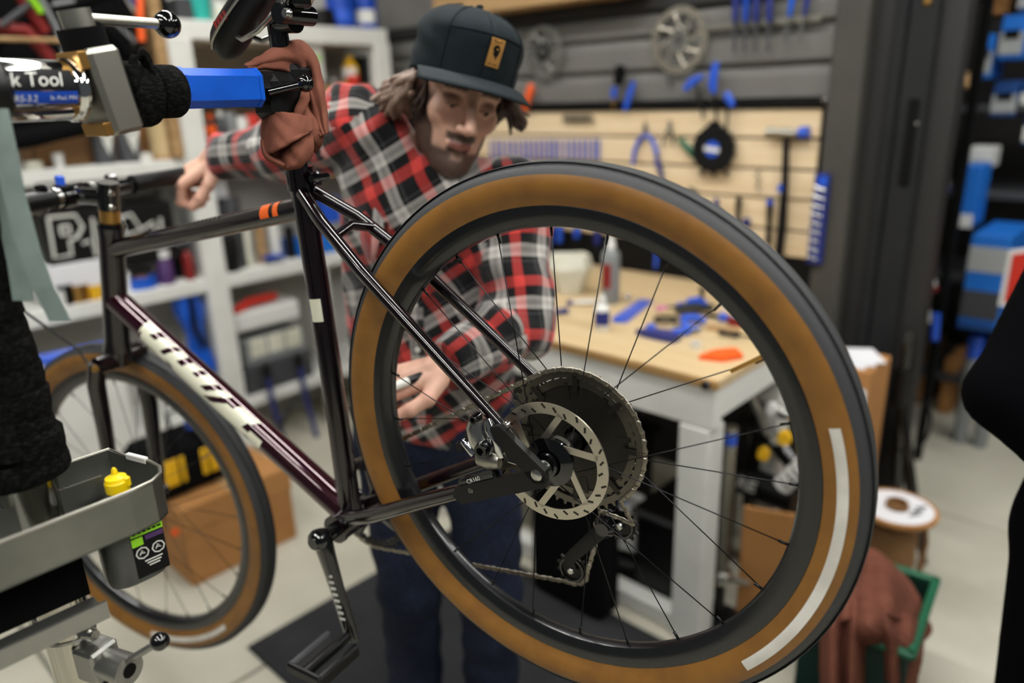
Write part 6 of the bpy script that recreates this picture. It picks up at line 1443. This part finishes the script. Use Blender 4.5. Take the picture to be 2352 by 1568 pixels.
# hanging dark bikes behind the stand at top left
def bikeish(name,label,pts_list,mats_):
    t=thing(name,label,'bicycle',S(120,120,-.1)-A(0,0,.2)); 
    for (nm,pts,r,m) in pts_list: obj(nm,MB().tube([S(px,py,b) for px,py,b in pts],r,10),m,t)
    return t
bikeish('stored_bicycle','dark red and black bicycle hanging behind the stand head',[('frame_tube',[(-20,60,.0),(60,70,.0),(130,150,.0)],.022,'red_dark'),('frame_tube',[(40,-20,.0),(105,75,.0)],.02,'red_dark'),('fork_leg',[(90,-10,-.03),(128,60,-.03),(150,125,-.03)],.009,'grey_plastic'),('fork_leg',[(0,60,-.03),(70,8,-.03)],.010,'dark_grey'),('green_cable',[(60,-15,-.04),(82,10,-.04),(95,30,-.04)],.010,'lime'),('tyre',[(-60,170,.06),(0,90,.06),(80,40,.06),(170,10,.06),(260,-20,.06)],.022,'black_matte'),('hanger_bar',[(-30,88,-.05),(90,92,-.05),(175,94,-.05)],.008,'raw_wood'),('brake_arm',[(120,10,-.03),(170,2,-.03)],.006,'grey_plastic')],None)
bikeish('stored_bicycle','black bicycle with blue and orange tubes hung beside the shelf post',[('frame_tube',[(262,-20,.0),(300,40,.0),(330,110,.0)],.02,'black_gloss'),('blue_tube',[(285,-20,-.03),(325,25,-.03)],.011,'tool_blue_dark'),('orange_tube',[(322,-20,-.04),(322,40,-.04),(326,95,-.04)],.014,'orange'),('tyre',[(240,60,.05),(290,120,.05),(350,140,.05),(372,60,.05),(360,-20,.05)],.03,'black_matte'),('stay',[(268,55,-.03),(310,95,-.03)],.006,'grey_plastic')],None)
one('dark_backdrop_panel',MB().box((.75,YS+.28,1.95),(1.2,.03,.9),ch=.004),'black_matte','flat black panel filling the area behind the hanging bicycles','board')  # plain black panel that makes the area behind the bicycles dark
one('wood_plank',MB().box((1.345,YS+.05,1.78),(.045,.14,.75),ch=.003),'raw_wood','brown upright plank left of the white shelf post','plank')
# ================================================================== under the bench
def U(px,py,X): return atX(px,py,X)
# suspension fork / pump standing by the leg
pb=U(1656,1322,1.83); pt=U(1666,975,1.83); FP=thing('floor_pump','brushed metal tube stand with a blue band beside the bench leg','pump',A(pb[0],pb[1],0))
obj('barrel',MB().cyl(A(pb[0],pb[1],pb[2]),A(pb[0],pb[1],pt[2]),.0185,n=20),'steel_brushed',FP); obj('band',MB().cyl(A(pb[0],pb[1],pt[2]-.055),A(pb[0],pb[1],pt[2]-.018),.0192,n=20),'tool_blue',FP)
obj('collar',MB().lathe([(.019,0),(.034,0),(.036,.01),(.034,.028),(.02,.034)],A(pb[0],pb[1],pb[2]-.01),n=24),'steel',FP)
obj('arm',MB().tube([A(pb[0],pb[1],pb[2]),A(pb[0],pb[1],pb[2]-.04)+IR*-.05,A(pb[0],pb[1],pb[2]-.045)+IR*-.095],[.018,.014,.008],10),'brass',FP); obj('arm',MB().tube([A(pb[0],pb[1],pb[2]),A(pb[0],pb[1],pb[2]-.02)+IR*.05,A(pb[0],pb[1],pb[2]-.03)+IR*.09],[.016,.012,.007],10),'steel_brushed',FP)
obj('stand_tube',MB().cyl(A(pb[0],pb[1],.02),A(pb[0],pb[1],pb[2]),.016,n=14),'black_plastic',FP); obj('foot',MB().lathe([(0,.03),(.05,.025),(.10,.008),(.10,0),(0,0)],A(pb[0],pb[1],0),n=20),'black_plastic',FP)
# white jug
c=A(1.87,1.225,0); JG=thing('white_jug','white plastic jug on the floor under the bench','jug',A(c[0],c[1],.0)); 
obj('body',MB().box(A(c[0],c[1],.19),(.12,.14,.17),rotz(.2),ch=.03),'white_plastic',JG); obj('handle',MB().tube([A(c[0],c[1]-.05,.26),A(c[0],c[1]-.03,.31),A(c[0],c[1]+.03,.31),A(c[0],c[1]+.05,.26)],.014,10),'white_plastic',JG); obj('spout',MB().lathe([(.018,.26),(.018,.30),(0,.30)],A(c[0],c[1]+.045,0),n=16),'tool_blue',JG); obj('base',MB().box(A(c[0],c[1],.052),(.17,.15,.10),rotz(.2),ch=.01),'black_plastic',JG)
# black bins
c=U(1290,1330,1.93); one('black_bin',MB().box(A(2.02,1.50,.20),(.40,.30,.38),ch=.03).box(A(2.02,1.50,.40),(.43,.33,.03),ch=.012),'black_plastic','large black storage bin under the bench','bin')
one('black_bin',MB().box(A(1.97,1.075,.16),(.40,.17,.32),ch=.02).box(A(1.97,1.075,.325),(.42,.19,.025),ch=.01),'black_plastic','smaller black storage bin behind the bench leg','bin')
one('slim_black_bin',MB().box(A(1.632,1.29,.225),(.11,.30,.43),ch=.02).box(A(1.632,1.29,.445),(.125,.315,.02),ch=.008),'black_matte','slim black bin standing on the mat in front of the bench rail','bin')
# paper bag behind the rotor
c=U(1260,1160,1.95); one('paper_towel_pack',MB().box(A(1.98,1.48,.47),(.16,.2,.11),rotz(.2),ch=.02),'paper','white packet lying on the large black bin','packet')
for k,(px,m,l) in enumerate(((1150,'blue_box','blue-capped rod in the rack left under the bench'),(1132,'dark_grey','dark rod leftmost in the rack under the bench'),(1172,'grey_plastic','grey rod right of the blue-capped rod'))):
    p=U(px,1200,1.9); t=thing('stored_rod',l,'rod',A(p[0],p[1],0)); obj('rod',MB().cyl(A(p[0],p[1],.0),A(p[0],p[1],.62),.014,n=12),'dark_grey',t); obj('grip',MB().cyl(A(p[0],p[1],.27),A(p[0],p[1],.36),.018,n=12),m,t)
# black frame parts with white letters and silver links
SH=thing('stored_mountain_bike','black bicycle frame with white letters stored under the bench end','bicycle frame',U(1740,1100,2.15)*A(1,1,0))
q0,q1=U(1680,1090,2.1),U(1800,1118,2.1)
obj('down_tube',MB().tube([U(1640,1070,2.13),U(1720,1105,2.13),U(1830,1150,2.13)],[.05,.052,.05],16),'black_plastic',SH); obj('top_tube',MB().tube([U(1700,960,2.15),U(1780,1010,2.15),U(1850,1100,2.15)],.03,14),'black_gloss',SH)
dx_=nrm(U(1745,1120,2.075)-U(1690,1100,2.075)); obj('lettering',text_mb('RE',.06,U(1715,1112,2.075),dx_,A(0,0,1),.2,.002),'label_white',SH,0)
obj('seat_tube',MB().tube([U(1720,1160,2.15),U(1740,1000,2.15),U(1745,920,2.15)],.022,12),'black_gloss',SH)
obj('shock_body',MB().tube([U(1790,1110,2.0),U(1850,1060,2.0),U(1900,1010,2.0)],[.02,.022,.02],14),'steel_brushed',SH)
for k in range(5): a_=U(1800+14*k,1112-13*k,1.99); obj('shock_coil',MB().lathe([(.02,-.006),(.03,-.006),(.03,.006),(.02,.006)],a_,nrm(U(1900,1010,2.0)-U(1790,1110,2.0)),14,closed_prof=True),'white_plastic',SH)
obj('link',MB().tube([U(1720,900,2.05),U(1745,950,2.05),U(1765,1000,2.05)],.012,10),'steel_brushed',SH); obj('link',MB().tube([U(1770,930,2.05),U(1800,950,2.05),U(1840,960,2.05)],[.016,.02,.014],10),'steel',SH)
for px,py,m,r in((1803,1003,'yellow',.020),(1755,1040,'yellow',.018),(1783,1005,'steel',.016),(1775,935,'white_plastic',.015)): obj('pivot',MB().lathe([(0,.02),(r,.02),(r*1.1,0),(r,-.01)],U(px,py,2.02),(-1,-.3,0),14),m,SH)
c=U(1785,1225,1.78); one('cardboard_sheet',MB().box(A(1.93,.78,.20),(.012,.15,.40),rotz(.35),ch=.002),'cardboard','brown cardboard sheet leaning behind the wheel under the bench end','cardboard')
# ================================================================== right-hand side
# paper box, work-stand legs, spool, rag bin
PB=thing('open_carton','open brown carton with white papers beyond the wheel','box',A(2.42,.70,0)); obj('carton',MB().box(A(2.42,.735,.375),(.20,.15,.75),ch=.004),'cardboard',PB)
for k in range(3): obj('sheet',MB().box(A(2.40+.02*k,.73-.005*k,.753+.004*k),(.14,.09,.003),rotz(.3*k)),'paper',PB,0)
obj('white_label',MB().box(A(2.318,.71,.62),(.003,.09,.14)),'paper',PB,0)
WS=thing('tripod_stand','black tripod work stand on the open floor behind the spool','stand',A(2.75,.60,0)); tp=atX(2058,895,2.58)+A(0,-.015,0)
obj('hub',MB().cyl(A(tp[0],tp[1],tp[2]-.05),A(tp[0],tp[1],tp[2]+.08),.028,n=14),'black_plastic',WS)
for e in((2052,1215),(2092,1205),(2120,1300)): g=atZ(*e,.0); obj('leg',MB().tube([A(tp[0],tp[1],tp[2]),g+A(0,0,.012)],.0135,12),'black_gloss',WS)
obj('post',MB().cyl(A(tp[0],tp[1],tp[2]),A(tp[0],tp[1],tp[2]+.22),.016,n=12),'black_gloss',WS); obj('cable_loop',MB().tube([tp+A(0,0,-.03)+IR*(.05+.07*math.sin(t))+A(0,0,-.10+.10*math.cos(t)) for t in np.linspace(0,pi*1.2,16)],.005,8),'black_plastic',WS)
sc_=atZ(2060,1165,.33); SW=thing('wire_spool','cardboard wire spool with a white printed flange standing on end','spool',A(sc_[0],sc_[1],0)); so=A(sc_[0],sc_[1],0)
obj('flange',MB().lathe([(.025,0),(.118,0),(.118,.012),(.025,.012)],so+A(0,0,.32),n=36,closed_prof=True),'cardboard',SW); obj('flange_print',MB().lathe([(.035,.0126),(.105,.0126)],so+A(0,0,.32),n=36),'paper',SW); obj('flange',MB().lathe([(0,0),(.118,0),(.118,.012),(0,.012)],so,n=36),'cardboard',SW)
obj('winding',MB().lathe([(.07+.004*(k%2),.015+.03*k) for k in range(11)],so,n=28),'cardboard_dark',SW); obj('core',MB().lathe([(.033,.31),(.033,.35),(.026,.35),(.026,.31)],so,n=20,closed_prof=True),'cardboard_dark',SW)
for k in range(3): obj('print_mark',MB().box(so+IR*(.03+.02*k)-IF*(.05-.02*k)+A(0,0,.3335),(.04,.01,.0008),rotz(-.6)),'dark_grey',SW,0)
obj('cord_end',MB().tube([so+IR*.09+A(0,0,.31),so+IR*.11+A(0,0,.2),so+IR*.09-IF*.02+A(0,0,.08),so+IR*.03-IF*.08+A(0,0,.02)],.009,10),'cardboard_dark',SW)
bc=A(1.845,.455,0); RB=thing('rag_bin','dark green open bin for used rags at the lower right','bin',bc)
def ringbox(cc,w,d,h,t,m,nm,par,Mz):
    for (x,y,sx,sy) in((0,-d/2,w,t),(0,d/2,w,t),(-w/2,0,t,d),(w/2,0,t,d)): obj(nm,MB().box(cc+Mz@A(x,y,h/2),(sx,sy,h),Mz,ch=.002),m,par,0)
Mz=rotz(.1); ringbox(bc,.34,.25,.30,.006,'green_dark','side',RB,Mz); obj('bottom',MB().box(bc+A(0,0,.005),(.34,.25,.008),Mz),'green_dark',RB,0)
for (x,y,sx,sy) in((0,-.13,.37,.022),(0,.13,.37,.022),(-.175,0,.022,.28),(.175,0,.022,.28)): obj('rim',MB().box(bc+Mz@A(x,y,.30),(sx,sy,.02),Mz,ch=.005),'green',RB,0)
def used_rag(label,ctrl,n,m,seed):
    o=one('used_rag',MB().grid(sheet(ctrl,n,m,.0012,seed)),'rag',label,'rag','used rags in the green bin',180)
    md=o.modifiers.new('thick','SOLIDIFY'); md.thickness=.005; md.offset=0
used_rag('brown rag heaped on top of the green bin with a pointed corner',[[(1925,1345,1.99),(1955,1275,2.05),(2000,1258,2.10),(2045,1290,2.10),(2085,1330,2.06),(2112,1372,2.02)],[(1912,1372,1.92),(1950,1318,1.93),(1995,1312,2.0),(2040,1322,1.95),(2090,1372,1.99),(2128,1415,1.95)],[(1906,1402,1.86),(1948,1372,1.84),(1990,1352,1.90),(2045,1372,1.85),(2080,1392,1.92),(2140,1446,1.93)],[(1900,1440,1.85),(1950,1420,1.80),(2000,1392,1.85),(2040,1412,1.79),(2085,1436,1.86),(2118,1478,1.90)]],40,56,1)
used_rag('brown rag hanging in folds over the near left side of the green bin',[[(1893,1390,1.88),(1915,1372,1.84),(1940,1380,1.86),(1962,1372,1.83),(1985,1385,1.86),(2000,1400,1.88)],[(1886,1440,1.86),(1912,1430,1.79),(1938,1440,1.83),(1962,1430,1.78),(1986,1445,1.82),(2002,1452,1.86)],[(1884,1520,1.85),(1912,1520,1.77),(1936,1520,1.82),(1958,1520,1.77),(1978,1520,1.83),(1988,1520,1.86)],[(1886,1640,1.84),(1912,1640,1.76),(1936,1640,1.81),(1956,1640,1.76),(1972,1640,1.82),(1980,1640,1.86)]],44,50,2)
used_rag('brown rag hanging over the near right side of the green bin',[[(1996,1400,1.86),(2025,1388,1.83),(2058,1402,1.86),(2092,1412,1.86),(2122,1440,1.90)],[(1998,1440,1.83),(2030,1430,1.77),(2062,1446,1.81),(2096,1462,1.81),(2120,1490,1.88)],[(2020,1490,1.84),(2048,1480,1.77),(2072,1500,1.80),(2094,1520,1.80),(2110,1545,1.87)],[(2028,1560,1.86),(2046,1570,1.79),(2066,1580,1.82),(2086,1590,1.82),(2096,1600,1.87)]],40,44,3)
used_rag('brown rag bunched between the two hanging ones on the bin',[[(1958,1392,1.86),(1990,1378,1.83),(2030,1385,1.85),(2055,1402,1.88)],[(1955,1430,1.80),(1992,1418,1.76),(2030,1420,1.78),(2058,1440,1.84)],[(1965,1462,1.80),(1998,1455,1.75),(2032,1455,1.78),(2052,1466,1.84)],[(1976,1480,1.84),(2002,1478,1.80),(2028,1476,1.82),(2044,1480,1.87)]],30,30,4)
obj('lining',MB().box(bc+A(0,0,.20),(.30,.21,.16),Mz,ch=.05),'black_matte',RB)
# dark stock shelves on the far right
RS=thing('stock_shelves','dark steel stock shelves on the far right behind the uprights','shelves',A(4.1,.4,0)); X0=3.95
for y in(1.02,.30,-.5): obj('upright',MB().box(A(X0+.05,y,1.3),(.06,.05,2.6),ch=.004),'black',RS,0); 
for z in(.22,.72,1.12,1.5,2.0): obj('shelf',MB().box(A(X0+.25,.26,z-.015),(.5,1.6,.03),ch=.003),'dark_grey',RS,0)
def rbox(name,px0,px1,py0,py1,X,label,m1,m2,win=True,dp=.25,stripes=None):
    a,b=atX(px0,py1,X),atX(px1,py0,X); y0,y1=sorted((a[1],b[1])); z0,z1=sorted((a[2],b[2])); t=thing(name,label,'box',A(X+dp/2,(y0+y1)/2,z0)); cc=A(X+dp/2,(y0+y1)/2,(z0+z1)/2)
    obj('carton',MB().box(cc,(dp,y1-y0,z1-z0),ch=.004),m1,t,0)
    for (f0,f1,m) in (stripes or ((.12,.62,m2),)): obj('front_band',MB().box(A(X-.002,(y0+y1)/2,z0+(z1-z0)*(f0+f1)/2),(.006,(y1-y0)*.98,(z1-z0)*(f1-f0))),m,t,0)
    if win: obj('window',MB().box(A(X-.006,(y0+y1)/2,z0+(z1-z0)*.57),(.006,(y1-y0)*.6,(z1-z0)*.2)),'black',t,0)
    return t
rbox('parts_box',2232,2288,78,182,3.9,'blue and white boxed part hanging left of the pair','blue_box','box_grey'); rbox('parts_box',2288,2362,32,138,3.9,'blue and white boxed part hanging highest at the right edge','blue_box','box_grey'); rbox('parts_box',2272,2344,185,268,3.95,'dim blue and grey boxed part below the other two','blue_box_dark','box_grey'); rbox('parts_box',2335,2420,-30,25,3.9,'blue boxed part cut by the top right corner','blue_box','box_grey',False)
rbox('brown_box',2256,2325,-30,38,4.0,'tan carton at the top of the stock shelves','cardboard','cardboard',False)
for k,(px,py) in enumerate(((2340,185),(2345,262))): rbox('parts_box',px,px+90,py,py+70,3.97,['dim blue box partly cut by the right edge, upper','dim blue box partly cut by the right edge, lower'][k],'blue_box_dark','label_white',False)
t=rbox('tall_box',2190,2255,382,520,3.62,'tall plain blue carton with a white foot on the shelves','blue_box','white_plastic',False,.2,((.0,.22,'white_plastic'),)); rbox('white_box',2212,2280,340,385,3.85,'small white carton above the tall blue one','white_plastic','box_grey',False,.18,((.3,.4,'box_grey'),))
rbox('drawer_cabinet',2198,2325,545,750,3.5,'blue and grey banded drawer cabinet behind the bystander','blue_box','box_grey',False,.4,((.62,.88,'box_grey'),(.12,.42,'dark_grey'),(.0,.08,'blue_box_dark')))
# red sign
a=atX(2296,700,3.0); SG2=thing('red_sign','red panel with a white border at the right edge','sign',atX(2340,705,3.0)); A0=[atX(2292,702,3.0),atX(2318,575,3.0),atX(2440,560,3.0),atX(2420,715,3.0)]
obj('border',MB().add([p for p in A0]+[p+A(.012,0,0) for p in A0],[(0,3,2,1),(4,5,6,7),(0,1,5,4),(1,2,6,5),(2,3,7,6),(3,0,4,7)]),'white_plastic',SG2,0); I=[atX(2306,694,2.995),atX(2326,584,2.995),atX(2436,570,2.995),atX(2418,706,2.995)]; obj('panel',MB().add(I+[p+A(.004,0,0) for p in I],[(0,3,2,1),(4,5,6,7),(0,1,5,4),(1,2,6,5),(2,3,7,6),(3,0,4,7)]),'red',SG2,0)
# rolling display cart with sloped trays between the upright and the shelves
RK=thing('display_rack','dark display rack with sloped white trays behind the uprights','rack',A(3.35,.85,0))
for px in(2160,2225): p=atX(px,300,3.4); obj('upright',MB().box(A(3.4,p[1],1.1),(.04,.03,2.2),ch=.003),'black',RK,0)
for (pp,m,mf) in((((2145,152),(2228,165),(2224,196),(2140,190)),'raw_wood','raw_wood'),(((2105,415),(2182,412),(2180,432),(2100,470)),'white_plastic','tool_blue_dark'),(((2070,650),(2150,640),(2152,660),(2062,722)),'white_plastic','red_dark')):
    P=[atX(pp[0][0],pp[0][1],3.45),atX(pp[1][0],pp[1][1],3.45),atX(pp[2][0],pp[2][1],3.2),atX(pp[3][0],pp[3][1],3.2)]; V=P+[p-A(0,0,.012) for p in P]
    obj('tray',MB().add(V,[(0,1,2,3),(7,6,5,4),(0,4,5,1),(1,5,6,2),(2,6,7,3),(3,7,4,0)]),m,RK,0); obj('tray_lip',MB().tube([P[3],P[2]],.010,8),mf,RK)
wh=atX(2115,800,3.3); obj('hanging_tool',MB().tube([atX(2125,680,3.2),atX(2135,740,3.2)],.010,8),'offwhite_plastic',RK); obj('hanging_tool',MB().tube([atX(2150,720,3.2),atX(2146,780,3.2)],.016,8),'tool_blue',RK); obj('caster',MB().lathe([(0,-.012),(.03,-.012),(.03,.012),(0,.012)],atX(2062,790,3.0),(0,1,0),16),'tool_blue',RK); obj('hanging_cloth',MB().box(atX(2100,790,3.3),(.03,.10,.14),ch=.02),'black_matte',RK)
for k,(px0,px1,py0,py1,X,m,l) in enumerate(((2075,2140,845,925,4.05,'cardboard','lower brown carton on the floor under the display rack'),(2155,2200,830,920,4.0,'cardboard','narrow brown carton on the floor beside the shelf foot'),(2072,2140,800,850,4.1,'cardboard_dark','dark brown carton stacked under the display rack'))): 
    a,b=atX(px0,py1,X),atX(px1,py0,X); z0=max(0,min(a[2],b[2])) if k!=2 else max(0.21,min(a[2],b[2])); z0=0 if k<2 else z0; z1=max(a[2],b[2]); z1=max(z1,z0+.05); y0,y1=sorted((a[1],b[1])); one('floor_carton',MB().box(A(X+.15,(y0+y1)/2,(z0+z1)/2),(.3,y1-y0,z1-z0),ch=.004),m,l,'box')
for k,(px,l) in enumerate(((2240,'left blue-capped grey post at the foot of the drawer cabinet'),(2290,'right blue-capped grey post at the foot of the drawer cabinet'))):
    p=atX(px,800,3.7); t=thing('capped_post',l,'post',A(3.7,p[1],0)); obj('post',MB().cyl(A(3.7,p[1],0),A(3.7,p[1],.42),.03,n=14),'grey_plastic',t); obj('cap',MB().cyl(A(3.7,p[1],.42),A(3.7,p[1],.52),.033,n=14),'tool_blue',t)
